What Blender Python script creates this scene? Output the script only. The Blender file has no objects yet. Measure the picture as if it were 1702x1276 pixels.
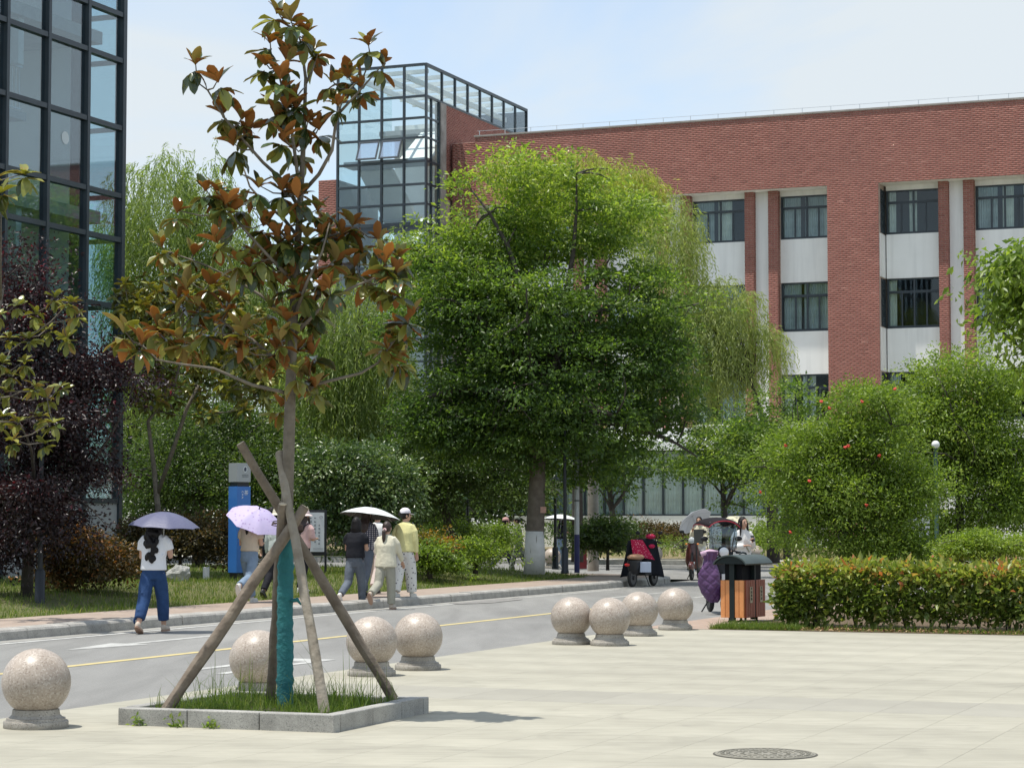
import bpy, math, random
import numpy as np
from mathutils import Vector, Matrix, Euler

R = math.radians
SC = bpy.context.scene
COL = SC.collection

# ------------------------------------------------------------------ camera, sky, sun, exposure
EYE = 1.55
FPX = 3700.0
PITCH = math.atan(224.0 / FPX)
CP, SP = math.cos(PITCH), math.sin(PITCH)
cam = bpy.data.cameras.new("camera")
cam.sensor_width = 36.0
cam.lens = 36.0 * FPX / 1702.0
cam.clip_start = 0.5
cam.clip_end = 2000.0
cam_o = bpy.data.objects.new("camera", cam)
cam_o.location = (0, 0, EYE)
cam_o.rotation_euler = (R(90) + PITCH, 0, 0)
COL.objects.link(cam_o)
SC.camera = cam_o

SUN_DIR = Vector((-0.23, -0.06, 1.0)).normalized()
SUN_EL = math.asin(SUN_DIR.z)
SUN_AZ = math.atan2(SUN_DIR.x, SUN_DIR.y)       # clockwise from +Y
world = bpy.data.worlds.new("World")
SC.world = world
world.use_nodes = True
wn, wl = world.node_tree.nodes, world.node_tree.links
wn.clear()
sky = wn.new("ShaderNodeTexSky")
sky.sky_type = 'NISHITA'
sky.sun_disc = False
sky.sun_elevation = SUN_EL
sky.sun_rotation = SUN_AZ
sky.air_density = 1.0
sky.dust_density = 0.7
sky.ozone_density = 1.3
tc = wn.new("ShaderNodeTexCoord")
mp = wn.new("ShaderNodeMapping"); mp.inputs['Scale'].default_value = (1.6, 1.6, 4.2)
mp.inputs['Rotation'].default_value = (0.0, R(18), R(20))
mp.inputs['Location'].default_value = (0.3, 0.1, 0.25)
nz = wn.new("ShaderNodeTexNoise"); nz.inputs['Scale'].default_value = 2.3
nz.inputs['Detail'].default_value = 7; nz.inputs['Roughness'].default_value = 0.5; nz.inputs['Distortion'].default_value = 0.5
rp = wn.new("ShaderNodeValToRGB")
rp.color_ramp.elements[0].position = 0.42; rp.color_ramp.elements[0].color = (0.30, 0.30, 0.30, 1)
rp.color_ramp.elements[1].position = 0.60; rp.color_ramp.elements[1].color = (0.98, 0.98, 0.98, 1)
mxw = wn.new("ShaderNodeMixRGB"); mxw.inputs['Color2'].default_value = (3.75, 4.1, 4.35, 1)
bg = wn.new("ShaderNodeBackground"); bg.inputs['Strength'].default_value = 0.15
wo = wn.new("ShaderNodeOutputWorld")
wl.new(tc.outputs['Generated'], mp.inputs['Vector']); wl.new(mp.outputs[0], nz.inputs['Vector'])
wl.new(nz.outputs[0], rp.inputs[0]); wl.new(rp.outputs[0], mxw.inputs[0])
wl.new(sky.outputs[0], mxw.inputs[1]); wl.new(mxw.outputs[0], bg.inputs[0]); wl.new(bg.outputs[0], wo.inputs[0])

sl = bpy.data.lights.new("sun", 'SUN')
sl.energy = 3.6
sl.angle = R(0.53)
sl.color = (1.0, 0.955, 0.88)
sun_o = bpy.data.objects.new("sun", sl)
sun_o.rotation_euler = SUN_DIR.to_track_quat('Z', 'Y').to_euler()
sun_o.location = (0, 0, 60)
COL.objects.link(sun_o)

SC.view_settings.view_transform = 'Standard'
SC.view_settings.look = 'None'
SC.view_settings.gamma = 1.0
SC.view_settings.exposure = 0.45
SC.view_settings.use_curve_mapping = False
SC.cycles.max_bounces = 8
SC.cycles.transparent_max_bounces = 24
SC.cycles.caustics_reflective = False
SC.cycles.caustics_refractive = False

# ------------------------------------------------------------------ site geometry helpers
TH = R(22)
AX, AY = math.sin(TH), math.cos(TH)          # "along the road", away from the viewer
BX, BY = math.cos(TH), -math.sin(TH)         # "across", to the right
def ray(x, y):
    v = (x - 851.0) / FPX; w = (638.0 - y) / FPX
    return v, CP - w * SP, SP + w * CP
def G(x, y, z=0.0):
    r = ray(x, y); t = (z - EYE) / r[2]
    return Vector((r[0] * t, r[1] * t, z))
def W(x, y, Y):
    r = ray(x, y); t = Y / r[1]
    return Vector((r[0] * t, Y, EYE + r[2] * t))
def S(b, a, z=0.0):
    return Vector((b * BX + a * AX, b * BY + a * AY, z))
def site(P):
    return P[0] * BX + P[1] * BY, P[0] * AX + P[1] * AY

def tag(o, label=None, cat=None, group=None, kind=None):
    if label: o['label'] = label
    if cat: o['category'] = cat
    if group: o['group'] = group
    if kind: o['kind'] = kind
    return o
def thing(name, label, cat, loc=(0, 0, 0), rotz=0.0, group=None):
    o = bpy.data.objects.new(name, None)
    o.empty_display_size = 0.2
    o.location = loc; o.rotation_euler = (0, 0, rotz)
    COL.objects.link(o)
    return tag(o, label, cat, group)
def link(name, me, parent=None, loc=None, rot=None, scale=None):
    o = bpy.data.objects.new(name, me)
    if parent is not None: o.parent = parent
    if loc is not None: o.location = loc
    if rot is not None: o.rotation_euler = rot
    if scale is not None: o.scale = scale
    COL.objects.link(o)
    return o
def dup(root, loc, rotz, label=None, cat=None, group=None):
    kids = {}
    for o in bpy.data.objects:
        if o.parent is not None: kids.setdefault(o.parent.name, []).append(o)
    r = root.copy(); COL.objects.link(r); r.location = loc; r.rotation_euler = (0, 0, rotz)
    tag(r, label, cat, group)
    def rec(src, dst):
        for ch in kids.get(src.name, []):
            c = ch.copy(); COL.objects.link(c); c.parent = dst
            rec(ch, c)
    rec(root, r)
    return r

def np_mesh(name, V, F, mat=None, tone=None, smooth=False):
    """V (n,3); F (m,k) all the same k."""
    V = np.asarray(V, dtype=np.float32); F = np.asarray(F, dtype=np.int32)
    me = bpy.data.meshes.new(name)
    m, k = F.shape
    me.vertices.add(len(V)); me.vertices.foreach_set("co", V.ravel())
    me.loops.add(m * k); me.loops.foreach_set("vertex_index", F.ravel())
    me.polygons.add(m)
    me.polygons.foreach_set("loop_start", np.arange(0, m * k, k, dtype=np.int32))
    try: me.polygons.foreach_set("loop_total", np.full(m, k, dtype=np.int32))
    except Exception: pass
    if smooth: me.polygons.foreach_set("use_smooth", np.ones(m, dtype=bool))
    me.update(calc_edges=True)
    if tone is not None:
        at = me.attributes.new("tone", 'FLOAT', 'FACE')
        at.data.foreach_set("value", np.asarray(tone, dtype=np.float32))
    if mat is not None: me.materials.append(mat)
    return me

class MB:
    """collects simple shapes into one mesh"""
    def __init__(self): self.v = []; self.f = []; self.mi = []; self.cur = 0
    def add(self, vs, fs):
        n = len(self.v); self.v += [tuple(p) for p in vs]
        for f in fs: self.f.append(tuple(i + n for i in f)); self.mi.append(self.cur)
        return self
    def box(self, c, s, rz=0.0, M=None, taper=1.0):
        x, y, z = s[0] / 2, s[1] / 2, s[2] / 2
        vs = [Vector((sx * x * (taper if sz > 0 else 1), sy * y * (taper if sz > 0 else 1), sz * z)) for sz in (-1, 1) for sx, sy in ((-1, -1), (1, -1), (1, 1), (-1, 1))]
        m = M if M is not None else Matrix.Rotation(rz, 3, 'Z')
        vs = [m @ p + Vector(c) for p in vs]
        return self.add(vs, [(3, 2, 1, 0), (4, 5, 6, 7), (0, 1, 5, 4), (1, 2, 6, 5), (2, 3, 7, 6), (3, 0, 4, 7)])
    def span(self, x0, x1, y0, y1, z0, z1):
        return self.box(((x0 + x1) / 2, (y0 + y1) / 2, (z0 + z1) / 2), (x1 - x0, y1 - y0, z1 - z0))
    def beam(self, p0, p1, w, h):
        p0, p1 = Vector(p0), Vector(p1); d = p1 - p0
        q = d.to_track_quat('Y', 'Z').to_matrix()
        return self.box((p0 + p1) / 2, (w, d.length, h), M=q)
    def tube(self, path, rad, n=8, cap=True, sx=1.0, jit=0.0, rng=None):
        path = [Vector(p) for p in path]
        if not isinstance(rad, (list, tuple)): rad = [rad] * len(path)
        rings = []; up = Vector((0.123, 0.97, 0.2))
        t0 = (path[1] - path[0]).normalized()
        u = t0.cross(up); u = u.normalized() if u.length > 1e-4 else Vector((1, 0, 0))
        vs = []
        for i, p in enumerate(path):
            t = (path[min(i + 1, len(path) - 1)] - path[max(i - 1, 0)]).normalized()
            u = (u - t * u.dot(t)); u = u.normalized() if u.length > 1e-6 else t.orthogonal().normalized()
            w = t.cross(u)
            for k in range(n):
                a = 2 * math.pi * k / n
                r = rad[i] * (1 + (rng.uniform(-jit, jit) if rng else 0))
                vs.append(p + u * math.cos(a) * r * sx + w * math.sin(a) * r)
        fs = []
        for i in range(len(path) - 1):
            for k in range(n):
                a = i * n + k; b = i * n + (k + 1) % n
                fs.append((a, b, b + n, a + n))
        if cap:
            fs.append(tuple(range(n - 1, -1, -1))); fs.append(tuple(range((len(path) - 1) * n, len(path) * n)))
        return self.add(vs, fs)
    def loft(self, rings, n=14, cap=True):
        """rings: (centre, rx, ry) horizontal ellipses"""
        vs = []
        for c, rx, ry in rings:
            for k in range(n):
                a = 2 * math.pi * k / n
                vs.append((c[0] + rx * math.cos(a), c[1] + ry * math.sin(a), c[2]))
        fs = []
        for i in range(len(rings) - 1):
            for k in range(n):
                a = i * n + k; b = i * n + (k + 1) % n
                fs.append((a, b, b + n, a + n))
        if cap:
            fs.append(tuple(range(n - 1, -1, -1))); fs.append(tuple(range((len(rings) - 1) * n, len(rings) * n)))
        return self.add(vs, fs)
    def lathe(self, prof, n=24, c=(0, 0, 0), M=None):
        vs = []; m = M if M is not None else Matrix.Identity(3)
        for r, z in prof:
            for k in range(n):
                a = 2 * math.pi * k / n
                vs.append(m @ Vector((r * math.cos(a), r * math.sin(a), z)) + Vector(c))
        fs = []
        for i in range(len(prof) - 1):
            for k in range(n):
                a = i * n + k; b = i * n + (k + 1) % n
                fs.append((a, b, b + n, a + n))
        fs.append(tuple(range(n - 1, -1, -1))); fs.append(tuple(range((len(prof) - 1) * n, len(prof) * n)))
        return self.add(vs, fs)
    def ell(self, c, r, nu=12, nv=8, M=None):
        m = M if M is not None else Matrix.Identity(3)
        vs = [m @ Vector((0, 0, -r[2])) + Vector(c)]
        for j in range(1, nv):
            ph = -math.pi / 2 + math.pi * j / nv
            for k in range(nu):
                a = 2 * math.pi * k / nu
                vs.append(m @ Vector((r[0] * math.cos(ph) * math.cos(a), r[1] * math.cos(ph) * math.sin(a), r[2] * math.sin(ph))) + Vector(c))
        vs.append(m @ Vector((0, 0, r[2])) + Vector(c))
        fs = [(0, 1 + (k + 1) % nu, 1 + k) for k in range(nu)]
        for j in range(nv - 2):
            for k in range(nu):
                a = 1 + j * nu + k; b = 1 + j * nu + (k + 1) % nu
                fs.append((a, b, b + nu, a + nu))
        L = len(vs) - 1; s = 1 + (nv - 2) * nu
        fs += [(s + k, s + (k + 1) % nu, L) for k in range(nu)]
        return self.add(vs, fs)
    def torus(self, c, R0, r0, n=20, m=8, M=None):
        mm = M if M is not None else Matrix.Identity(3)
        vs = []
        for i in range(n):
            a = 2 * math.pi * i / n
            for j in range(m):
                b = 2 * math.pi * j / m
                vs.append(mm @ Vector(((R0 + r0 * math.cos(b)) * math.cos(a), (R0 + r0 * math.cos(b)) * math.sin(a), r0 * math.sin(b))) + Vector(c))
        fs = [(i * m + j, ((i + 1) % n) * m + j, ((i + 1) % n) * m + (j + 1) % m, i * m + (j + 1) % m) for i in range(n) for j in range(m)]
        return self.add(vs, fs)
    def prism(self, pts, d, M=None, c=(0, 0, 0)):
        """polygon pts in xy, extruded d along z"""
        m = M if M is not None else Matrix.Identity(3); n = len(pts)
        vs = [m @ Vector((p[0], p[1], 0)) + Vector(c) for p in pts] + [m @ Vector((p[0], p[1], d)) + Vector(c) for p in pts]
        fs = [tuple(range(n - 1, -1, -1)), tuple(range(n, 2 * n))] + [(i, (i + 1) % n, n + (i + 1) % n, n + i) for i in range(n)]
        return self.add(vs, fs)
    def mesh(self, name, mats, at=None, smooth=False):
        me = bpy.data.meshes.new(name)
        v = self.v if at is None else [(p[0] - at[0], p[1] - at[1], p[2] - at[2]) for p in self.v]
        me.from_pydata(v, [], self.f)
        for m in (mats if isinstance(mats, (list, tuple)) else [mats]): me.materials.append(m)
        me.polygons.foreach_set("material_index", self.mi)
        if smooth is True: me.polygons.foreach_set("use_smooth", [True] * len(self.f))
        me.update()
        if smooth == 'auto':
            me.polygons.foreach_set("use_smooth", [True] * len(self.f))
            try: me.set_sharp_from_angle(angle=R(38))
            except Exception: pass
        return me
    def build(self, name, mats, parent=None, at=None, smooth=False, bevel=0.0):
        o = link(name, self.mesh(name, mats, at, smooth), parent)
        if bevel:
            b = o.modifiers.new("bevel", 'BEVEL'); b.width = bevel; b.segments = 2; b.limit_method = 'ANGLE'
        return o
def struct(o):
    o['kind'] = 'structure'; return o
def stuff(o):
    o['kind'] = 'stuff'; return o

# ------------------------------------------------------------------ materials
def mat(name, col, rough=0.7, metal=0.0, var=0.0, scale=5.0, col2=None, bump=0.0, bscale=None, spec=0.5, coords='Object', detail=6, emit=None, objvar=0.0, coat=0.0):
    m = bpy.data.materials.new(name); m.use_nodes = True
    n, l = m.node_tree.nodes, m.node_tree.links
    b = n['Principled BSDF']
    b.inputs['Roughness'].default_value = rough; b.inputs['Metallic'].default_value = metal
    b.inputs['Specular IOR Level'].default_value = spec
    b.inputs['Coat Weight'].default_value = coat
    c4 = (*col, 1)
    b.inputs['Base Color'].default_value = c4
    tcn = n.new("ShaderNodeTexCoord")
    last = None
    if var or col2:
        t = n.new("ShaderNodeTexNoise"); t.inputs['Scale'].default_value = scale; t.inputs['Detail'].default_value = detail
        t.inputs['Roughness'].default_value = 0.62
        l.new(tcn.outputs[coords], t.inputs['Vector'])
        r = n.new("ShaderNodeValToRGB")
        c2 = col2 or tuple(min(1, c * (1 + var)) for c in col)
        c1 = col if col2 else tuple(c * (1 - var) for c in col)
        r.color_ramp.elements[0].position = 0.33; r.color_ramp.elements[0].color = (*c1, 1)
        r.color_ramp.elements[1].position = 0.67; r.color_ramp.elements[1].color = (*c2, 1)
        l.new(t.outputs[0], r.inputs[0]); last = r.outputs[0]
        l.new(last, b.inputs['Base Color'])
    if objvar:
        oi = n.new("ShaderNodeObjectInfo"); mr = n.new("ShaderNodeMapRange")
        mr.inputs['To Min'].default_value = 1 - objvar; mr.inputs['To Max'].default_value = 1 + objvar
        hs = n.new("ShaderNodeHueSaturation"); hs.inputs['Color'].default_value = c4
        l.new(oi.outputs['Random'], mr.inputs['Value']); l.new(mr.outputs[0], hs.inputs['Value'])
        if last: l.new(last, hs.inputs['Color'])
        l.new(hs.outputs[0], b.inputs['Base Color']); last = hs.outputs[0]
    if bump:
        t2 = n.new("ShaderNodeTexNoise"); t2.inputs['Scale'].default_value = bscale or scale * 4; t2.inputs['Detail'].default_value = 5
        l.new(tcn.outputs[coords], t2.inputs['Vector'])
        bp = n.new("ShaderNodeBump"); bp.inputs['Strength'].default_value = bump; bp.inputs['Distance'].default_value = 0.02
        l.new(t2.outputs[0], bp.inputs['Height']); l.new(bp.outputs[0], b.inputs['Normal'])
    if emit:
        b.inputs['Emission Color'].default_value = (*emit[0], 1); b.inputs['Emission Strength'].default_value = emit[1]
    return m
def tone_ramp(m, stops, attr="tone"):
    n, l = m.node_tree.nodes, m.node_tree.links
    at = n.new("ShaderNodeAttribute"); at.attribute_name = attr
    r = n.new("ShaderNodeValToRGB")
    e = r.color_ramp.elements
    while len(e) < len(stops): e.new(0.5)
    for i, (p, c) in enumerate(stops):
        e[i].position = p; e[i].color = (*c, 1)
    l.new(at.outputs['Fac'], r.inputs[0])
    return r
LEAFGAIN = 1.24
def leafmat(name, stops, trans=0.35, rough=0.42, spec=0.5, tboost=(1.5, 1.6, 0.7)):
    m = bpy.data.materials.new(name); m.use_nodes = True
    n, l = m.node_tree.nodes, m.node_tree.links
    b = n['Principled BSDF']; out = n['Material Output']
    r = tone_ramp(m, [(p_, tuple(min(0.8, c_ * LEAFGAIN) for c_ in col_)) for p_, col_ in stops])
    l.new(r.outputs[0], b.inputs['Base Color'])
    b.inputs['Roughness'].default_value = rough; b.inputs['Specular IOR Level'].default_value = spec
    if trans:
        t = n.new("ShaderNodeBsdfTranslucent")
        mu = n.new("ShaderNodeMixRGB"); mu.blend_type = 'MULTIPLY'; mu.inputs[0].default_value = 1.0
        mu.inputs[2].default_value = (*tboost, 1)
        l.new(r.outputs[0], mu.inputs[1]); l.new(mu.outputs[0], t.inputs[0])
        mx = n.new("ShaderNodeMixShader"); mx.inputs[0].default_value = min(0.55, trans * 1.3)
        l.new(b.outputs[0], mx.inputs[1]); l.new(t.outputs[0], mx.inputs[2]); l.new(mx.outputs[0], out.inputs[0])
    return m
def glassmat(name, tint, refl=0.08, rough=0.02, rcol=(0.9, 0.95, 1.0)):
    m = bpy.data.materials.new(name); m.use_nodes = True
    n, l = m.node_tree.nodes, m.node_tree.links
    n.remove(n['Principled BSDF']); out = n['Material Output']
    t = n.new("ShaderNodeBsdfTransparent"); t.inputs[0].default_value = (*tint, 1)
    g = n.new("ShaderNodeBsdfGlossy"); g.inputs['Roughness'].default_value = rough; g.inputs[0].default_value = (*rcol, 1)
    lw = n.new("ShaderNodeLayerWeight"); lw.inputs['Blend'].default_value = 0.5
    fr = n.new("ShaderNodeMath"); fr.operation = 'POWER'; fr.inputs[1].default_value = 5.0; l.new(lw.outputs['Facing'], fr.inputs[0])
    ad = n.new("ShaderNodeMath"); ad.operation = 'ADD'; ad.inputs[1].default_value = refl; ad.use_clamp = True
    mx = n.new("ShaderNodeMixShader")
    l.new(fr.outputs[0], ad.inputs[0]); l.new(ad.outputs[0], mx.inputs[0])
    l.new(t.outputs[0], mx.inputs[1]); l.new(g.outputs[0], mx.inputs[2]); l.new(mx.outputs[0], out.inputs[0])
    return m
def granite(name, c1, c2, c3, scale=170.0, rough=0.45, stain=0.25):
    m = mat(name, c1, rough=rough)
    n, l = m.node_tree.nodes, m.node_tree.links; b = n['Principled BSDF']
    tcn = n.new("ShaderNodeTexCoord")
    vo = n.new("ShaderNodeTexVoronoi"); vo.inputs['Scale'].default_value = scale
    l.new(tcn.outputs['Object'], vo.inputs['Vector'])
    bw = n.new("ShaderNodeSeparateColor"); l.new(vo.outputs['Color'], bw.inputs[0])
    r = n.new("ShaderNodeValToRGB"); e = r.color_ramp.elements
    e[0].position = 0.0; e[0].color = (*c3, 1); e[1].position = 1.0; e[1].color = (*c2, 1)
    x = e.new(0.17); x.color = (*c1, 1); x = e.new(0.62); x.color = (*c1, 1)
    l.new(bw.outputs[0], r.inputs[0])
    nz = n.new("ShaderNodeTexNoise"); nz.inputs['Scale'].default_value = 4.0; nz.inputs['Detail'].default_value = 8
    l.new(tcn.outputs['Object'], nz.inputs['Vector'])
    mr = n.new("ShaderNodeMapRange"); mr.inputs['From Min'].default_value = 0.35; mr.inputs['From Max'].default_value = 0.7
    mr.inputs['To Min'].default_value = 1 - stain; mr.inputs['To Max'].default_value = 1.08
    l.new(nz.outputs[0], mr.inputs[0])
    mu = n.new("ShaderNodeMixRGB"); mu.blend_type = 'MULTIPLY'; mu.inputs[0].default_value = 1
    l.new(r.outputs[0], mu.inputs[1]); l.new(mr.outputs[0], mu.inputs[2]); l.new(mu.outputs[0], b.inputs['Base Color'])
    return m
def brickmat(name, stops):
    m = mat(name, (0.3, 0.1, 0.07), rough=0.75, bump=0.3, bscale=40)
    n, l = m.node_tree.nodes, m.node_tree.links; b = n['Principled BSDF']
    r = tone_ramp(m, stops)
    tcn = n.new("ShaderNodeTexCoord")
    nz = n.new("ShaderNodeTexNoise"); nz.inputs['Scale'].default_value = 0.55; nz.inputs['Detail'].default_value = 5
    l.new(tcn.outputs['Object'], nz.inputs['Vector'])
    mr = n.new("ShaderNodeMapRange"); mr.inputs['From Min'].default_value = 0.3; mr.inputs['From Max'].default_value = 0.7
    mr.inputs['To Min'].default_value = 0.92; mr.inputs['To Max'].default_value = 1.07
    l.new(nz.outputs[0], mr.inputs[0])
    mu = n.new("ShaderNodeMixRGB"); mu.blend_type = 'MULTIPLY'; mu.inputs[0].default_value = 1
    l.new(r.outputs[0], mu.inputs[1]); l.new(mr.outputs[0], mu.inputs[2]); l.new(mu.outputs[0], b.inputs['Base Color'])
    return m

M = {}
M['brick'] = brickmat('brick_red', [(0.0, (0.22, 0.078, 0.06)), (0.35, (0.285, 0.106, 0.082)), (0.8, (0.33, 0.132, 0.102)), (1.0, (0.39, 0.175, 0.14))])
M['mortar'] = mat('mortar', (0.50, 0.40, 0.34), 0.9, var=0.1, scale=3)
M['render'] = mat('white_render', (0.84, 0.845, 0.82), 0.85, col2=(0.89, 0.895, 0.87), scale=0.9, bump=0.05)
for _m in ('render',):
    _n, _l = M[_m].node_tree.nodes, M[_m].node_tree.links; _t = _n.new('ShaderNodeTexCoord'); _p = _n.new('ShaderNodeMapping'); _p.inputs['Scale'].default_value = (2.2, 2.2, 0.16); _z = _n.new('ShaderNodeTexNoise'); _z.inputs['Scale'].default_value = 2.0; _z.inputs['Detail'].default_value = 8
    _r = _n.new('ShaderNodeMapRange'); _r.inputs['From Min'].default_value = 0.45; _r.inputs['From Max'].default_value = 0.72; _r.inputs['To Min'].default_value = 1.0; _r.inputs['To Max'].default_value = 0.89
    _x = _n.new('ShaderNodeMixRGB'); _x.blend_type = 'MULTIPLY'; _x.inputs[0].default_value = 1; _b = _n['Principled BSDF'].inputs['Base Color']
    _l.new(_t.outputs['Object'], _p.inputs[0]); _l.new(_p.outputs[0], _z.inputs[0]); _l.new(_z.outputs[0], _r.inputs[0]); _l.new(_b.links[0].from_socket, _x.inputs[1]); _l.new(_r.outputs[0], _x.inputs[2]); _l.new(_x.outputs[0], _b)
M['frame'] = mat('dark_frame', (0.035, 0.048, 0.06), 0.4, var=0.15, scale=2)
M['curtain'] = mat('curtain_cloth', (0.74, 0.74, 0.68), 0.9, var=0.15, scale=3)
M['curtain_grey'] = mat('curtain_grey', (0.48, 0.52, 0.52), 0.9, var=0.2, scale=3)
M['room'] = mat('dark_room', (0.10, 0.11, 0.12), 0.9)
M['win'] = glassmat('window_glass', (0.86, 0.92, 0.92), 0.035)
M['cw'] = glassmat('curtain_wall_glass', (0.74, 0.85, 0.89), 0.13)
M['cw2'] = glassmat('tower_glass', (0.90, 0.95, 0.945), 0.06)
M['inwall'] = mat('interior_wall', (0.78, 0.80, 0.79), 0.9, var=0.06, scale=1)
M['slabc'] = mat('floor_slab', (0.42, 0.43, 0.43), 0.9, var=0.1)
M['steel'] = mat('steel_rail', (0.55, 0.57, 0.58), 0.35, metal=0.7)
M['copc'] = mat('concrete_coping', (0.36, 0.33, 0.30), 0.85, var=0.2, scale=2)
# ------------------------------------------------------------------ ground, road, plaza
M['paving'] = mat('plaza_paving', (0.30, 0.285, 0.228), 0.85, col2=(0.37, 0.352, 0.283), scale=0.9, bump=0.12, bscale=40, coords='Object', detail=9)
def world_noise(m, scale=(1, 1, 1), nscale=1.0, lo=0.85, hi=1.1, fmin=0.35, fmax=0.65, dist=0.0):
    """multiply the base colour by a noise over the ground (worn and stained areas)"""
    n, l = m.node_tree.nodes, m.node_tree.links; b = n['Principled BSDF']
    g = n.new("ShaderNodeNewGeometry"); mpn = n.new("ShaderNodeMapping"); mpn.inputs['Scale'].default_value = scale
    mpn.inputs['Rotation'].default_value = (0, 0, TH)
    nz = n.new("ShaderNodeTexNoise"); nz.inputs['Scale'].default_value = nscale; nz.inputs['Detail'].default_value = 7
    nz.inputs['Distortion'].default_value = dist
    mr = n.new("ShaderNodeMapRange"); mr.inputs['From Min'].default_value = fmin; mr.inputs['From Max'].default_value = fmax
    mr.inputs['To Min'].default_value = lo; mr.inputs['To Max'].default_value = hi
    mu = n.new("ShaderNodeMixRGB"); mu.blend_type = 'MULTIPLY'; mu.inputs[0].default_value = 1
    l.new(g.outputs['Position'], mpn.inputs[0]); l.new(mpn.outputs[0], nz.inputs[0]); l.new(nz.outputs[0], mr.inputs[0])
    cur = b.inputs['Base Color']
    if cur.is_linked: l.new(cur.links[0].from_socket, mu.inputs[1])
    else: mu.inputs[1].default_value = cur.default_value
    l.new(mr.outputs[0], mu.inputs[2]); l.new(mu.outputs[0], cur)
def flat(name, mat_, polys, z, thick=0.0):
    b = MB()
    for poly in polys:
        n = len(b.v); k = len(poly)
        b.v += [tuple(S(p[0], p[1], z)) for p in poly]
        b.f.append(tuple(range(n, n + k))); b.mi.append(0)
    return b.build(name, mat_)
def rect(b0, b1, a0, a1): return [(b0, a0), (b1, a0), (b1, a1), (b0, a1)]

M['earth'] = mat('bare_earth', (0.11, 0.10, 0.06), 0.95, col2=(0.08, 0.11, 0.035), scale=0.7, bump=0.3)
struct(flat('ground', M['earth'], [rect(-400, 400, -60, 700)], -0.10))
M['asphalt'] = mat('worn_asphalt', (0.195, 0.195, 0.185), 0.9, col2=(0.27, 0.265, 0.25), scale=60, bump=0.35, bscale=140)
world_noise(M['asphalt'], (1, 0.22, 1), 0.7, 0.84, 1.08)
world_noise(M['asphalt'], (1, 0.12, 1), 2.2, 0.90, 1.06, 0.35, 0.6, 0.8)
EDGE = -10.25          # plaza edge / road edge
KERB = -17.0           # foot of the far kerb
struct(flat('road', M['asphalt'], [rect(KERB - 0.3, EDGE + 0.6, -20, 56), rect(-90, 60, 56, 73.2)], -0.03))

M['white_paint'] = mat('white_road_paint', (0.54, 0.54, 0.51), 0.75, col2=(0.31, 0.31, 0.295), scale=7, detail=10)
M['yellow_paint'] = mat('yellow_road_paint', (0.62, 0.50, 0.20), 0.75, col2=(0.42, 0.36, 0.20), scale=6, detail=10)
MZ = -0.026
M['gutter'] = mat('gutter_concrete', (0.24, 0.235, 0.215), 0.9, col2=(0.34, 0.33, 0.30), scale=3, detail=9)
struct(flat('gutter', M['gutter'], [rect(KERB + 0.002, -16.70, 5, 51)], MZ))
struct(flat('yellow_centre_line', M['yellow_paint'], [rect(-13.48, -13.34, -10, 40.5)], MZ))
struct(flat('white_edge_line', M['white_paint'], [rect(-16.66, -16.50, 5, 38.2), rect(-16.66, -16.52, 41.5, 47.5)], MZ))
struct(flat('lane_dashes', M['white_paint'], [rect(-15.02, -14.9, 42.0, 46.5), rect(-13.5, -13.38, 43.0, 47.5), rect(-13.5, -13.38, 50, 54)], MZ))
cross = [rect(-12.9 + 0.0, -9.0, a, a + 0.42) for a in (43.2, 45.0, 46.6, 48.2)]
struct(flat('stop_line', M['white_paint'], cross, MZ))
def arrow(bc, a0, sgn):
    return [[(bc - 0.075, a0), (bc + 0.075, a0), (bc + 0.075, a0 + sgn * 2.1), (bc - 0.075, a0 + sgn * 2.1)],
            [(bc - 0.30, a0 + sgn * 2.12), (bc + 0.30, a0 + sgn * 2.12), (bc, a0 + sgn * 3.6)]]
struct(flat('road_arrow', M['white_paint'], arrow(-15.1, 26.6, -1) , MZ))
struct(flat('road_arrow', M['white_paint'], [rect(-11.95, -11.81, 20.4, 22.6), rect(-11.40, -11.26, 20.1, 22.6), rect(-11.81, -11.40, 22.15, 22.6)], MZ))
# patched asphalt by the kerb
M['patch'] = mat('patched_asphalt', (0.15, 0.145, 0.14), 0.9, col2=(0.30, 0.29, 0.27), scale=4, bump=0.5, bscale=60)
struct(flat('road_patch', M['patch'], [[(-16.75, 38.3), (-16.45, 38.0), (-16.1, 38.8), (-16.2, 40.6), (-16.5, 41.4), (-16.8, 40.9)]], MZ + 0.004))

# plaza: slabs with open joints over a bed
M['bed'] = mat('joint_bed', (0.31, 0.29, 0.23), 0.95)
plaza = struct(flat('plaza', M['bed'], [rect(EDGE, 45, -20, 30.2)], -0.006))
for mm in ('paving',):
    world_noise(M[mm], (0.35, 2.6, 1), 2.6, 0.955, 1.035, 0.3, 0.7, 0.6)
    world_noise(M[mm], (1, 1, 1), 0.22, 0.92, 1.06)
    world_noise(M[mm], (0.25, 1.6, 1), 7.0, 0.90, 1.03, 0.28, 0.5, 0.4)
    world_noise(M[mm], (1, 1, 1), 1.1, 0.86, 1.02, 0.26, 0.42, 1.2)
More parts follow.
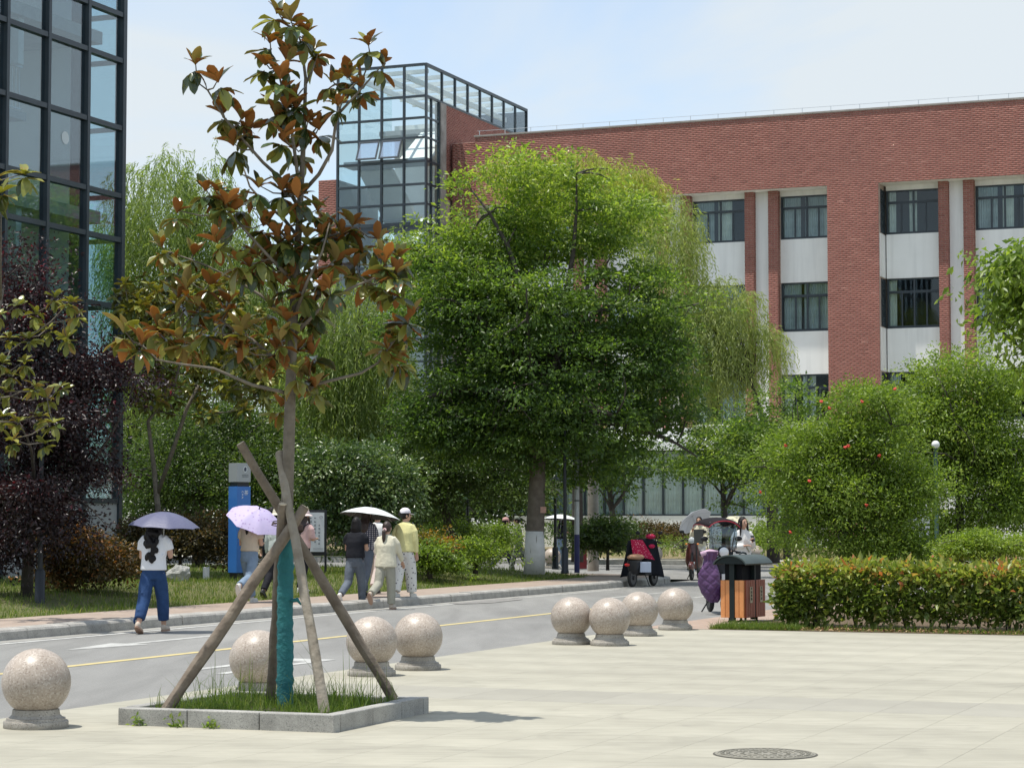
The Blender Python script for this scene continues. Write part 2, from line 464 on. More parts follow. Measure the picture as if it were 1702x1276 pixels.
# every slab carries a slightly different tone
_n, _l = M['paving'].node_tree.nodes, M['paving'].node_tree.links
_oi = _n.new("ShaderNodeObjectInfo"); _mr = _n.new("ShaderNodeMapRange"); _mr.inputs['To Min'].default_value = 0.985; _mr.inputs['To Max'].default_value = 1.015
_hs = _n.new("ShaderNodeHueSaturation"); _bc = _n['Principled BSDF'].inputs['Base Color']
_l.new(_oi.outputs['Random'], _mr.inputs[0]); _l.new(_mr.outputs[0], _hs.inputs['Value']); _l.new(_bc.links[0].from_socket, _hs.inputs['Color']); _l.new(_hs.outputs[0], _bc)
M['paving_grey'] = mat('grey_paving', (0.285, 0.272, 0.226), 0.85, col2=(0.33, 0.315, 0.262), scale=1.2, bump=0.12, bscale=40, objvar=0.04)
SW, SL, JT = 0.62, 1.24, 0.0022
def slab_mesh(mn):
    b = MB(); b.box((0, 0, -0.002), (SW - JT, SL - JT, 0.004)); return b.mesh('paving_slab', M[mn])
sm, smg = slab_mesh('paving'), slab_mesh('paving_grey')
cells = []
nb0, na0 = 0, 0
for i in range(0, 60):
    for j in range(-12, 25):
        b_ = EDGE + 0.02 + (i + 0.5) * SW; a_ = 30.18 - (j + 0.5) * SL
        P = S(b_, a_)
        if P.y < 4: continue
        px = 851 + FPX * P.x / P.y
        if px < -700 or px > 2400 or j < 0: continue
        vis = 0 if (-40 < px < 1745 and P.y > 13.4) else 1
        cells.append((vis, P.y, b_, a_, i, j))
cells.sort()
near = [c for c in cells if c[0] == 0][:300]
rest = [c for c in cells if c[0] == 1] + [c for c in cells if c[0] == 0][300:]
GREY_ROW = 9
for c in near:
    o = link('paving_slab', smg if c[5] == GREY_ROW else sm, plaza, S(c[2], c[3], 0.0), (0, 0, -TH))
rb = MB()
for c in rest:
    rb.box(S(c[2], c[3], -0.002), (SW - JT, SL - JT, 0.004), rz=-TH)
stuff(rb.build('paving_slab_field', M['paving'], plaza))

# planting strip behind the plaza and the corner block on the right
M['soil'] = mat('leaf_littered_soil', (0.07, 0.05, 0.03), 0.95, col2=(0.15, 0.10, 0.055), scale=9, bump=0.6, bscale=30)
struct(flat('planting_bed', M['soil'], [rect(-9.2, 45, 30.2, 42.0)], 0.004))
M['pinkpave'] = mat('pink_brick_paving', (0.34, 0.235, 0.175), 0.85, col2=(0.42, 0.31, 0.24), scale=2, bump=0.1)
def add_bricktex(m, sc, mortar=(0.30, 0.26, 0.22), w=0.2, h=0.1):
    n, l = m.node_tree.nodes, m.node_tree.links; b = n['Principled BSDF']
    g = n.new("ShaderNodeNewGeometry"); mpn = n.new("ShaderNodeMapping"); mpn.inputs['Rotation'].default_value = (0, 0, TH)
    bt = n.new("ShaderNodeTexBrick"); bt.inputs['Scale'].default_value = 1.0
    bt.inputs['Brick Width'].default_value = w; bt.inputs['Row Height'].default_value = h; bt.inputs['Mortar Size'].default_value = 0.008
    cur = b.inputs['Base Color']; src = cur.links[0].from_socket
    l.new(g.outputs['Position'], mpn.inputs[0]); l.new(mpn.outputs[0], bt.inputs[0])
    hs = n.new("ShaderNodeHueSaturation"); hs.inputs['Value'].default_value = 0.82; l.new(src, hs.inputs['Color'])
    l.new(src, bt.inputs['Color1']); l.new(hs.outputs[0], bt.inputs['Color2']); bt.inputs['Mortar'].default_value = (*mortar, 1)
    l.new(bt.outputs[0], cur)
add_bricktex(M['pinkpave'], 1)
struct(flat('pink_pavement', M['pinkpave'], [rect(EDGE, -9.2, 30.2, 42.0), rect(-9.2, 45, 42.0, 43.0)], 0.002))

# far kerb and pavement on the left side of the road
M['kerb'] = granite('kerb_granite', (0.40, 0.385, 0.35), (0.48, 0.46, 0.42), (0.22, 0.21, 0.2), 120, 0.75, 0.3)
def rounded_edge(base, ctr_b, ctr_a, r, n=10):
    return [(ctr_b + r * math.cos(t), ctr_a + r * math.sin(t)) for t in [math.pi / 2 * k / n for k in range(n + 1)]]
CA = 55.0
kerb = thing('kerb', 'weathered grey granite kerb along the lawn across the road', 'kerb', S(KERB, 20, 0), -TH)
kb = MB()
prof = [(0, -0.05), (0, 0.085), (-0.02, 0.112), (-0.06, 0.122), (-0.28, 0.125), (-0.28, -0.05)]
def kstone(L):
    b = MB()
    n = len(prof)
    vs = [(p[0], -L / 2, p[1]) for p in prof] + [(p[0], L / 2, p[1]) for p in prof]
    b.add(vs, [tuple(range(n)), tuple(range(2 * n - 1, n - 1, -1))] + [(i, i + n, (i + 1) % n + n, (i + 1) % n) for i in range(n)])
    return b.mesh('kerb_stone', M['kerb'])
km = kstone(0.992)
rk = random.Random(5)
for k in range(-4, 32):
    o = link('kerb_stone', km, kerb, (rk.uniform(-0.006, 0.006), k + 0.5, rk.uniform(-0.005, 0.005)), (0, 0, rk.uniform(-0.004, 0.004)))
kc = kstone(0.56)
for k in range(8):
    t = (k + 0.5) / 8 * math.pi / 2
    link('kerb_stone', kc, kerb, (-3 + 3 * math.cos(t), 32 + 3 * math.sin(t), 0), (0, 0, t))
for k in range(14):
    link('kerb_stone', km, kerb, (-3.5 - k, 35.0, 0), (0, 0, math.pi / 2))
sw = [(KERB - 0.28, 10), (KERB - 0.28, 52)] + [(KERB - 3 + 2.72 * math.cos(t), 52 + 2.72 * math.sin(t)) for t in [math.pi / 2 * k / 8 for k in range(1, 9)]] + [(-34, 54.72), (-34, 53.4), (KERB - 3, 53.4), (KERB - 2.0, 52), (KERB - 1.85, 50), (KERB - 1.85, 10)]
M['pinkpave2'] = mat('faded_pavement', (0.33, 0.245, 0.19), 0.85, col2=(0.40, 0.32, 0.26), scale=2.5, bump=0.1)
add_bricktex(M['pinkpave2'], 1)
struct(flat('left_pavement', M['pinkpave2'], [sw], 0.118))

# lawn: a mounded sheet
def lawn_z(b, a):
    e = min(max((-18.75 - b) / 3.0, 0), 1); f = min(max((54.0 - a) / 2.5, 0), 1); g = min(max((a - 8) / 5, 0), 1)
    s = lambda t: t * t * (3 - 2 * t)
    return 0.10 + 0.22 * s(e) * s(f) * g + 0.03 * math.sin(b * 1.3) * math.sin(a * 0.9) * s(e) * s(f)
M['turf'] = mat('lawn_soil', (0.085, 0.10, 0.03), 0.95, col2=(0.13, 0.12, 0.045), scale=1.5, bump=0.4)
NB, NA = 60, 60
Vl = []; Fl = []
for i in range(NB + 1):
    for j in range(NA + 1):
        b_ = -18.7 - 60 * (i / NB) ** 1.6; a_ = 8 + 45.5 * j / NA
        if j == NA: a_ = 53.5
        P = S(b_, a_, lawn_z(b_, a_) if 0 < i else 0.09); Vl.append(tuple(P))
for i in range(NB):
    for j in range(NA):
        q = i * (NA + 1) + j; Fl.append((q, q + 1, q + NA + 2, q + NA + 1))
lawn = struct(link('lawn', np_mesh('lawn', Vl, Fl, M['turf'], smooth=True)))

# far side of the cross street
M['palepave'] = mat('pale_pavement', (0.50, 0.48, 0.43), 0.85, col2=(0.58, 0.56, 0.5), scale=1.5)
struct(flat('far_pavement', M['palepave'], [rect(-90, 60, 73.2, 76.4)], 0.12))
M['drysoil'] = mat('dry_soil', (0.26, 0.20, 0.13), 0.95, col2=(0.16, 0.16, 0.06), scale=0.8, bump=0.3)
b = MB()
prof_b = [(73.2, -0.03), (73.2, 0.12)]
b.add([S(-90, 73.19, -0.05), S(60, 73.19, -0.05), S(60, 73.19, 0.13), S(-90, 73.19, 0.13)], [(0, 1, 2, 3)])
struct(b.build('far_kerb', M['kerb']))
b = MB()
for (a0, z0), (a1, z1) in (((76.4, 0.13), (78.2, 0.42)), ((78.2, 0.42), (83.5, 0.5))):
    b.add([S(-90, a0, z0), S(60, a0, z0), S(60, a1, z1), S(-90, a1, z1)], [(0, 1, 2, 3)])
struct(b.build('planted_bank', M['drysoil']))
# ------------------------------------------------------------------ buildings
rng = random.Random(11)
def brick_facing(name, parent, zones, L=0.24, Hh=0.06, J=0.0135, proud=0.012):
    """zones: ('f', x0, x1, z0, z1, y) faces -y; ('r', y0, y1, z0, z1, x) faces +x. One mesh of real bricks in running bond."""
    V = []; F = []; T = []
    for zone in zones:
        kind, p0, p1, z0, z1, q = zone
        rows = int((z1 - z0 + 1e-6) / (Hh + J)); hh = (z1 - z0) / max(rows, 1) - J
        for r in range(rows):
            za = z0 + r * (hh + J) + J / 2; zb = za + hh
            off = (L + J) / 2 if r % 2 else 0.0
            x = p0 - off
            while x < p1 - 0.02:
                xa = max(x + J / 2, p0); xb = min(x + L + J / 2, p1)
                x += L + J
                if xb - xa < 0.03: continue
                d = proud + rng.uniform(-0.0012, 0.0012)
                n = len(V)
                if kind == 'f':
                    V += [(xa, q, za), (xb, q, za), (xb, q, zb), (xa, q, zb), (xa, q - d, za), (xb, q - d, za), (xb, q - d, zb), (xa, q - d, zb)]
                else:
                    V += [(q, xa, za), (q, xb, za), (q, xb, zb), (q, xa, zb), (q + d, xa, za), (q + d, xb, za), (q + d, xb, zb), (q + d, xa, zb)]
                F += [(n + 4, n + 5, n + 6, n + 7), (n, n + 1, n + 5, n + 4), (n + 1, n + 2, n + 6, n + 5), (n + 2, n + 3, n + 7, n + 6), (n + 3, n, n + 4, n + 7)]
                t = min(max(rng.gauss(0.5, 0.17), 0), 1); T += [t] * 5
    return stuff(link(name, np_mesh(name, V, F, M['brick'], tone=T), parent))

RB = thing('brick_building', 'four storey red brick teaching block with white spandrels and a deep brick parapet', 'building', (-2.6, 90.0, 0), -TH)
U1 = 38.0
# parapet band
b = MB(); b.span(1.2, U1, 0.0, 1.3, 14.2, 17.0); o = b.build('parapet', M['mortar'], RB)
brick_facing('brick_course', o, [('f', 1.2, U1, 14.185, 16.98, 0.0)])
b = MB(); b.span(1.15, U1, -0.04, 1.35, 17.0, 17.06); b.build('coping', M['copc'], RB)
b = MB(); b.span(0.05, 1.2, 0.3, 1.3, 4.5, 16.85); o = b.build('parapet_step', M['mortar'], RB)
brick_facing('brick_course', o, [('f', 0.05, 1.2, 10.0, 16.84, 0.3)])
b = MB(); b.span(1.2, U1, 0.03, 1.15, 14.188, 14.1995); b.build('soffit', M['render'], RB)
b = MB(); b.span(0.1, U1, 1.35, 14, 16.3, 16.5); b.build('roof', M['copc'], RB)
# wide piers
def pier(u0, u1):
    b = MB(); b.span(u0, u1, 0.0, 1.35, 0.2, 14.187); o = b.build('brick_pier', M['mortar'], RB)
    brick_facing('brick_course', o, [('f', u0, u1, 0.8, 14.183, 0.0)])
    # louvred side recess facing right
    for z0, z1 in ((12.35, 14.0), (8.8, 10.6), (5.2, 7.05)):
        bb = MB()
        bb.span(u1 + 0.002, u1 + 0.03, 0.28, 0.95, z0, z1)
        k = z0 + 0.06
        while k < z1 - 0.05:
            bb.box((u1 + 0.035, 0.61, k), (0.05, 0.62, 0.02)); k += 0.085
        bb.build('louvre', M['frame'], o)
    for z0, z1 in ((10.65, 12.3), (7.1, 8.75), (4.3, 5.15)):
        bb = MB(); bb.span(u1 + 0.002, u1 + 0.05, 0.10, 0.95, z0, z1)
        bb.build('side_panel', M['render'], o)
pier(15.73, 17.71); pier(27.9, 29.9)
WIN = [(-0.5, 1.7), (3.02, 5.25), (6.57, 8.80), (10.12, 12.35), (13.67, 15.72), (17.80, 19.87), (21.18, 23.35), (24.7, 26.9), (30.0, 32.2), (33.5, 35.7)]
WIN = WIN[1:]
def fin(u0, u1):
    b = MB(); b.span(u0, u1, 0.45, 1.0, 4.2, 14.187); o = b.build('brick_fin', M['mortar'], RB)
    brick_facing('brick_course', o, [('f', u0, u1, 4.3, 14.18, 0.45), ('r', 0.46, 0.75, 4.3, 14.18, u1)])
for (wa, wb), (na, nb) in zip(WIN[:-1], WIN[1:]):
    if wb < 15.8 < nb or wb < 28 < na: continue
    fin(wb, wb + 0.36); fin(na - 0.38, na)
    b = MB(); b.span(wb + 0.36, na - 0.38, 0.72, 1.0, 4.2, 14.187); b.build('white_pilaster', M['render'], RB)
fin(2.64, 3.02)
b = MB(); b.span(0.1, 2.64, 0.9, 1.0, 4.2, 14.187); b.build('white_wall', M['render'], RB)
FL = [(12.32, 14.0), (8.74, 10.64), (5.22, 7.09)]
SPN = [(14.0, 14.187), (10.64, 12.32), (7.09, 8.74), (4.2, 5.22)]
for wa, wb in WIN:
    for z0, z1 in SPN:
        b = MB(); b.span(wa + 0.003, wb - 0.003, 0.86, 1.05, z0, z1); b.build('spandrel', M['render'], RB)
# windows: one frame, four glass panes and curtains shared between all
WW, WH = 2.2, 1.86
def window_frame_mesh():
    b = MB(); t = 0.06
    for x0, x1, z0, z1 in ((0, WW, 0, t), (0, WW, WH - t, WH), (0, t, t, WH - t), (WW - t, WW, t, WH - t)):
        b.span(x0, x1, 0, 0.09, z0, z1)
    b.span(t, WW - t, 0.004, 0.085, 1.34, 1.40)
    b.span(WW / 2 - 0.035, WW / 2 + 0.035, 0.002, 0.088, t, WH - t)
    for x in (0.60, WW - 0.60): b.span(x - 0.03, x + 0.03, 0.012, 0.07, t, 1.34)
    for x0, x1 in ((t, WW / 2 - 0.035), (WW / 2 + 0.035, WW - t)):
        b.span(x0, x1, 0.02, 0.065, t, t + 0.04); b.span(x0, x1, 0.02, 0.065, 1.30, 1.34)
    return b.mesh('window_frame', M['frame'])
wfm = window_frame_mesh()
def pane_mesh(x0, x1, z0, z1, m='win'):
    b = MB(); b.span(x0, x1, 0.038, 0.046, z0, z1); return b.mesh('glass_pane', M[m])
pms = [pane_mesh(0.06, 1.065, 0.1, 1.3), pane_mesh(1.135, 2.14, 0.1, 1.3), pane_mesh(0.06, 1.065, 1.40, 1.8), pane_mesh(1.135, 2.14, 1.40, 1.8)]
def curtain_mesh(w, h, m, folds, seed):
    r = random.Random(seed); b = MB(); n = folds * 6; vs = []
    for i in range(n + 1):
        x = w * i / n; y = 0.05 * math.sin(i * 2 * math.pi / 6 + r.uniform(-.3, .3)) + r.uniform(-.01, .01)
        vs += [(x, y, 0), (x + r.uniform(-.012, .012), y * 0.7, h)]
    b.add(vs, [(2 * i, 2 * i + 2, 2 * i + 3, 2 * i + 1) for i in range(n)])
    return b.mesh('curtain', M[m], smooth=True)
cms = [curtain_mesh(0.42, 1.84, 'curtain', 5, 1), curtain_mesh(0.75, 1.84, 'curtain_grey', 8, 2), curtain_mesh(0.30, 1.84, 'curtain', 4, 3), curtain_mesh(1.05, 1.84, 'curtain_grey', 11, 4), curtain_mesh(0.55, 1.84, 'curtain', 6, 7)]
k = 0
for wa, wb in WIN:
    for z0, z1 in FL:
        k += 1
        w = link('window', wfm, RB, (wa + 0.004, 0.93, z0), None, ((wb - wa - 0.008) / WW, 1, (z1 - z0) / WH))
        for pm in pms: link('glass_pane', pm, w)
        r = random.Random(k * 7 + 3)
        link('curtain', r.choice(cms[:3]), w, (0.05, 0.18, 0.01))
        if r.random() < 0.75:
            c = r.choice(cms); link('curtain', c, w, (r.uniform(0.8, 1.15), 0.17, 0.01))
        if r.random() < 0.6: link('curtain', cms[2], w, (WW - 0.42, 0.18, 0.01))
b = MB()
for z in (4.22, 7.75, 11.3): b.span(0.3, U1, 1.06, 6.0, z, z + 0.15)
b.span(0.3, U1, 5.9, 6.0, 0.3, 16.2)
for wa, wb in WIN: b.span(wb + 0.2, wb + 0.3, 1.06, 5.9, 4.2, 14.2)
b.build('interior', M['room'], RB)
# projecting ground floor
b = MB(); b.span(3.0, 14.6, -1.9, 0.86, 4.16, 4.50); b.span(3.2, 14.4, -1.6, 0.86, 4.5, 5.0); b.build('canopy', M['render'], RB)
b = MB(); b.span(3.2, 14.4, -1.52, -1.3, 0.2, 1.67); b.build('base_wall', M['render'], RB)
b = MB(); b.span(14.4, 15.7, -0.0, 0.9, 0.2, 4.2); b.span(17.75, U1, 0.9, 1.05, 0.2, 4.2); b.build('ground_floor_wall', M['render'], RB)
gw = 0.795
gfr = MB(); gfr.span(0, 0.07, 0, 0.1, 0, 2.49); gfr.span(0.07, gw, 0.01, 0.09, 0, 0.06); gfr.span(0.07, gw, 0.01, 0.09, 2.43, 2.49); gfr.span(0.07, gw, 0.01, 0.09, 1.78, 1.83)
gfm = gfr.mesh('window_frame', M['frame'])
gpb = MB(); gpb.span(0.07, gw, 0.045, 0.053, 0.06, 2.43); gpm = gpb.mesh('glass_pane', M['win'])
gcs = [curtain_mesh(0.78, 2.45, 'curtain', 7, 21), curtain_mesh(0.70, 2.45, 'curtain', 5, 22), curtain_mesh(0.78, 2.45, 'curtain_grey', 8, 23)]
for i in range(14):
    w = link('window', gfm, RB, (3.22 + i * gw, -1.5, 1.67)); link('glass_pane', gpm, w)
    link('curtain', gcs[(i * 5 + 1) % 3 if i % 4 else 0], w, (0.02, 0.22, 0.02))
b = MB(); b.span(3.2, 14.4, 0.6, 0.8, 0.2, 4.1); b.build('interior', M['room'], RB)
# lightning wire on the parapet
b = MB(); b.beam((1.2, 0.2, 17.27), (U1, 0.2, 17.27), 0.014, 0.014); b.build('lightning_wire', M['steel'], RB)
pb = MB(); pb.span(-0.01, 0.01, -0.01, 0.01, 0, 0.22); pm_ = pb.mesh('wire_post', M['steel'])
for i in range(33): link('wire_post', pm_, RB, (1.3 + i * 1.12, 0.2, 17.06))

# ---- glazed stair tower at the left end of the brick block
M['cw_refl'] = glassmat('open_pane_glass', (0.75, 0.86, 0.9), 0.45)
GT = thing('glass_tower', 'glazed stair tower rising above the left end of the red brick block', 'building', (-2.6, 90.0, 0), -TH)
tx = [-4.03, -3.07, -2.06, -1.07, -0.1]
tz = [19.71, 18.44, 17.57, 16.77, 15.82, 14.9, 14.1, 13.31, 13.05, 11.6, 10.5, 9.6, 8.7, 7.8, 6.9, 6.0, 5.0, 4.0, 3.0, 2.0, 0.4]
TY = -2.0
for x in tx:
    b = MB(); b.span(x - 0.04, x + 0.04, TY - 0.03, TY + 0.09, 0.3, 19.71); b.build('mullion', M['frame'], GT)
for z in tz:
    h = 0.045 if z not in (13.31, 13.05) else 0.07
    for x0, x1 in zip(tx[:-1], tx[1:]):
        pass
    b = MB(); b.span(tx[0] + 0.04, tx[-1] - 0.04, TY - 0.022, TY + 0.08, z - h, z + h); b.build('transom', M['frame'], GT)
for i, (x0, x1) in enumerate(zip(tx[:-1], tx[1:])):
    for z1, z0 in zip(tz[:-1], tz[1:]):
        if z1 < 9: continue
        if z1 == 13.31: 
            b = MB(); b.span(x0 + 0.04, x1 - 0.04, TY, TY + 0.05, z0 + .07, z1 - .07); b.build('spandrel', M['frame'], GT); continue
        if z1 == 16.77 and i in (1, 2):
            # awning light pushed open at the bottom
            hgt = z1 - z0 - 0.1; ang = R(24)
            mm = Matrix.Rotation(-ang, 3, 'X')
            c0 = Vector(((x0 + x1) / 2, TY - 0.05, z1 - 0.05)); wd = x1 - x0 - 0.1
            b = MB()
            for cx, cz, sx_, sz_ in ((0, -0.03, wd, 0.06), (0, -hgt + 0.03, wd, 0.06), (-wd / 2 + 0.03, -hgt / 2, 0.06, hgt - 0.12), (wd / 2 - 0.03, -hgt / 2, 0.06, hgt - 0.12)):
                b.box(c0 + mm @ Vector((cx, 0, cz)), (sx_, 0.05, sz_), M=mm)
            o = b.build('awning_window', M['frame'], GT)
            b = MB(); b.box(c0 + mm @ Vector((0, 0, -hgt / 2)), (wd - 0.12, 0.012, hgt - 0.12), M=mm); b.build('glass_pane', M['cw_refl'] if 'cw_refl' in M else M['cw2'], o)
            continue
        b = MB(); b.span(x0 + 0.04, x1 - 0.04, TY + 0.03, TY + 0.042, z0 + h, z1 - h); b.build('glass_pane', M['cw2'], GT)
b = MB(); b.span(tx[0], tx[-1], TY + 0.03, TY + 0.042, 0.4, 8.7); b.build('lower_glazing', M['cw2'], GT)
b = MB(); b.span(tx[0] - 0.02, tx[0] - 0.008, TY + 0.1, 3.2, 4.0, 19.6); b.build('side_glazing', M['cw2'], GT)
# right return: two narrow lights, concrete column, brick wall and the clerestory
sy = [TY + 0.55, TY + 1.29]
for y in sy + []:
    b = MB(); b.span(-0.17, -0.07, y - 0.035, y + 0.035, 4.3, 18.40); b.build('mullion', M['frame'], GT)
for z in tz[1:14]:
    b = MB(); b.span(-0.15, -0.08, TY + 0.09, TY + 1.26, z - 0.04, z + 0.04); b.build('transom', M['frame'], GT)
for (y0, y1) in ((TY + 0.09, TY + 0.515), (TY + 0.585, TY + 1.255)):
    for z1, z0 in zip(tz[1:12], tz[2:13]):
        if z1 - z0 < 0.3: continue
        b = MB(); b.span(-0.125, -0.113, y0, y1, z0 + .045, z1 - .045); b.build('glass_pane', M['cw2'], GT)
M['oldconc'] = mat('stained_concrete', (0.40, 0.38, 0.35), 0.9, col2=(0.24, 0.22, 0.2), scale=2.2, bump=0.2)
b = MB(); b.span(-0.30, -0.02, TY + 1.33, TY + 1.86, 4.3, 18.38); b.build('concrete_column', M['oldconc'], GT)
b = MB(); b.span(-0.4, -0.08, TY + 1.86, 9.0, 12.0, 18.38); o = b.build('side_wall', M['mortar'], GT)
brick_facing('brick_course', o, [('r', TY + 1.9, 9.0, 14.5, 18.37, -0.08)])
cy = [TY] + [TY + 1.59 + 1.33 * i for i in range(8)]
for y in cy[1:]:
    b = MB(); b.span(-0.16, -0.06, y - 0.04, y + 0.04, 18.42, 19.66); b.build('mullion', M['frame'], GT)
b = MB(); b.span(tx[0], -0.04, TY - 0.04, cy[-1], 19.70, 19.78); 
b2 = MB()
b2.span(-0.17, -0.05, TY - 0.035, cy[-1] + 0.04, 19.64, 19.76); b2.span(-0.165, -0.055, TY + 0.08, cy[-1] + 0.04, 18.38, 18.46)
b2.span(tx[0] - 0.05, -0.175, TY - 0.036, TY + 0.09, 19.665, 19.765); b2.span(tx[0] - 0.05, tx[0] + 0.05, TY + 0.09, cy[-1], 19.64, 19.76); b2.span(tx[0], -0.05, cy[-1] - 0.04, cy[-1] + 0.04, 18.46, 19.64)
b2.build('top_rail', M['frame'], GT)
cys = [TY + 0.55] + cy[1:]
for y0, y1 in zip(cy[:-1], cy[1:]):
    b = MB(); b.span(-0.115, -0.103, y0 + 0.06, y1 - 0.04, 18.47, 19.63); b.build('glass_pane', M['cw2'], GT)
# roof slats, interior walls, landings and stair flights
sb_ = MB(); sb_.span(-3.9, -0.25, 0, 0.11, 0, 0.16); slm = sb_.mesh('roof_slat', M['inwall'])
for i in range(9): link('roof_slat', slm, GT, (0, TY + 0.5 + i * 1.3, 19.46))
b = MB()
for x in (-3.1, -2.05, -1.05): b.span(x - 0.05, x + 0.05, TY + 0.2, cy[-1] - 0.1, 19.2, 19.41)
b.build('roof_beam', M['inwall'], GT)
b = MB(); b.span(tx[0] + 0.12, -0.42, 3.2, 3.4, 0.3, 18.3); b.build('inner_wall', M['inwall'], GT)
b = MB()
for z in (17.6, 14.0, 10.4, 6.8): b.span(-3.88, -0.45, 1.6, 3.2, z, z + 0.2)
for z in (15.8, 12.2, 8.6): b.span(-3.88, -0.2, TY + 0.25, TY + 1.2, z, z + 0.2)
b.build('landing', M['slabc'], GT)
b = MB()
for i, z in enumerate((14.1, 15.9, 10.5, 12.3)):
    x0 = -3.7 if i % 2 == 0 else -2.0
    z0, z1 = (z, z + 1.7)
    b.beam((x0 + 0.8, 1.7 if i % 2 == 0 else -0.8, z0), (x0 + 0.8, -0.8 if i % 2 == 0 else 1.7, z1), 1.5, 0.18)
b.build('stair_flight', M['inwall'], GT)
b = MB(); b.span(-4.93, -4.10, -1.9, 2.0, 0.2, 15.3); o = b.build('side_block', M['mortar'], GT)
brick_facing('brick_course', o, [('f', -4.93, -4.10, 11.0, 15.29, -1.9)])

# ---- glazed building at the left edge
LB = thing('glass_building', 'dark framed glass building at the left with stair railings behind the panes', 'building', (-8.84, 50.0, 0), -TH)
ly = [0.0, -1.46, -3.0, -4.52, -6.04, -7.56, -9.1, -10.6]
lz = [1.95, 3.77, 4.77, 6.31, 7.82, 8.82, 10.36, 11.90, 12.95, 14.5, 16.05, 17.1]
for i, y in enumerate(ly):
    b = MB()
    if i == 0: b.span(-0.14, 0.075, y - 0.07, y + 0.07, 0.1, 17.1)
    else: b.span(-0.12, 0.075, y - 0.05, y + 0.05, 0.1, 17.1)
    b.build('mullion', M['frame'], LB)
for z in lz:
    for y1, y0 in zip(ly[:-1], ly[1:]):
        b = MB(); b.span(-0.10, 0.06, y0 + 0.05, y1 - (0.07 if y1 == 0 else 0.05), z - 0.055, z + 0.055); b.build('transom', M['frame'], LB)
for y1, y0 in zip(ly[:-1], ly[1:]):
    for z0, z1 in zip(lz[:-1], lz[1:]):
        b = MB(); b.span(-0.03, -0.018, y0 + 0.05, y1 - 0.05, z0 + 0.055, z1 - 0.055); b.build('glass_pane', M['cw'], LB)
b = MB(); b.span(-0.14, 0.02, -10.6, -0.072, 0.05, 1.895); b.build('base_wall', M['slabc'], LB)
# end face
for z in lz:
    b = MB(); b.span(-1.05, -0.15, -0.05, 0.06, z - 0.05, z + 0.05); b.build('transom', M['frame'], LB)
for z0, z1 in zip(lz[:-1], lz[1:]):
    b = MB(); b.span(-1.02, -0.142, 0.0, 0.012, z0 + 0.05, z1 - 0.05); b.build('glass_pane', M['cw'], LB)
b = MB(); b.span(-1.30, -1.06, -0.10, 0.10, 0.05, 17.1); b.build('corner_post', M['frame'], LB)
b = MB(); b.span(-7.0, -1.31, -0.10, 0.10, 0.05, 17.1); b.span(-7.0, -0.15, -10.75, -10.6, 0.05, 17.1); b.build('inner_wall', M['inwall'], LB)
b = MB(); b.span(-7.2, 0.0, -10.7, 0.1, 17.11, 17.4); b.build('roof', M['slabc'], LB)
b = MB()
for z in (4.15, 8.2, 12.3): b.span(-6.9, -0.45, -10.5, -0.14, z, z + 0.28)
for z in (6.3, 10.35, 14.5): b.span(-6.9, -1.4, -10.5, -1.7, z, z + 0.18)
b.build('floor_slab', M['slabc'], LB)
b = MB()
for z in (12.3, 8.2): b.span(-3.0, -0.6, -3.2, -3.0, z - 1.0, z); b.span(-5.5, -3.0, -6.2, -6.0, z - 1.0, z)
b.build('downstand_beam', M['inwall'], LB)
rb_ = MB(); rb_.span(-0.012, 0.012, -0.012, 0.012, 0.05, 0.98); rbm = rb_.mesh('baluster', M['steel'])
for z in (6.48, 10.53, 14.68):
    b = MB(); b.span(-1.53, -1.47, -8.0, -1.75, z + 1.0, z + 1.05); b.span(-1.52, -1.48, -8.0, -1.75, z + 0.06, z + 0.09); o = b.build('railing', M['steel'], LB)
    for i in range(44): link('baluster', rbm, o, (-1.5, -1.85 - i * 0.14, z))
b = MB(); b.lathe([(0.14, 0), (0.14, 0.003)], 24, c=(-0.016, -2.25, 9.8), M=Matrix.Rotation(R(90), 3, 'Y')); b.build('round_sticker', mat('sticker', (0.6, 0.66, 0.68), 0.6), LB)
# ------------------------------------------------------------------ vegetation
def unit(a): return a / np.maximum(np.linalg.norm(a, axis=-1, keepdims=True), 1e-9)
def leaf_quads(P, D, N, L, Wd, fold=0.25):
    """diamond leaves: base P, direction D, normal N, lengths L, widths Wd -> V (4n,3), F (2n,3)"""
    n = len(P); X = unit(np.cross(D, N)); N2 = np.cross(X, D)
    L = np.broadcast_to(L, (n,))[:, None]; Wd = np.broadcast_to(Wd, (n,))[:, None]
    b = P; t = P + D * L - N2 * L * 0.12
    l = P + D * L * 0.45 + X * Wd * 0.5 + N2 * Wd * fold
    r = P + D * L * 0.45 - X * Wd * 0.5 + N2 * Wd * fold
    V = np.stack([b, r, t, l], 1).reshape(-1, 3)
    i = np.arange(n) * 4
    F = np.stack([np.stack([i, i + 1, i + 2], 1), np.stack([i, i + 2, i + 3], 1)], 1).reshape(-1, 3)
    return V, F
def ell_world(ells, Y, depth=0.85):
    C = []; Rr = []
    for e in ells:
        off = e[4] if len(e) > 4 else 0.0
        s = FPX / (Y + off)
        C.append(tuple(W(e[0], e[1], Y + off))); Rr.append((e[2] / s, depth * (e[2] / s + e[3] / s) / 2, e[3] / s))
    return np.array(C), np.array(Rr)
from mathutils import noise as mnoise
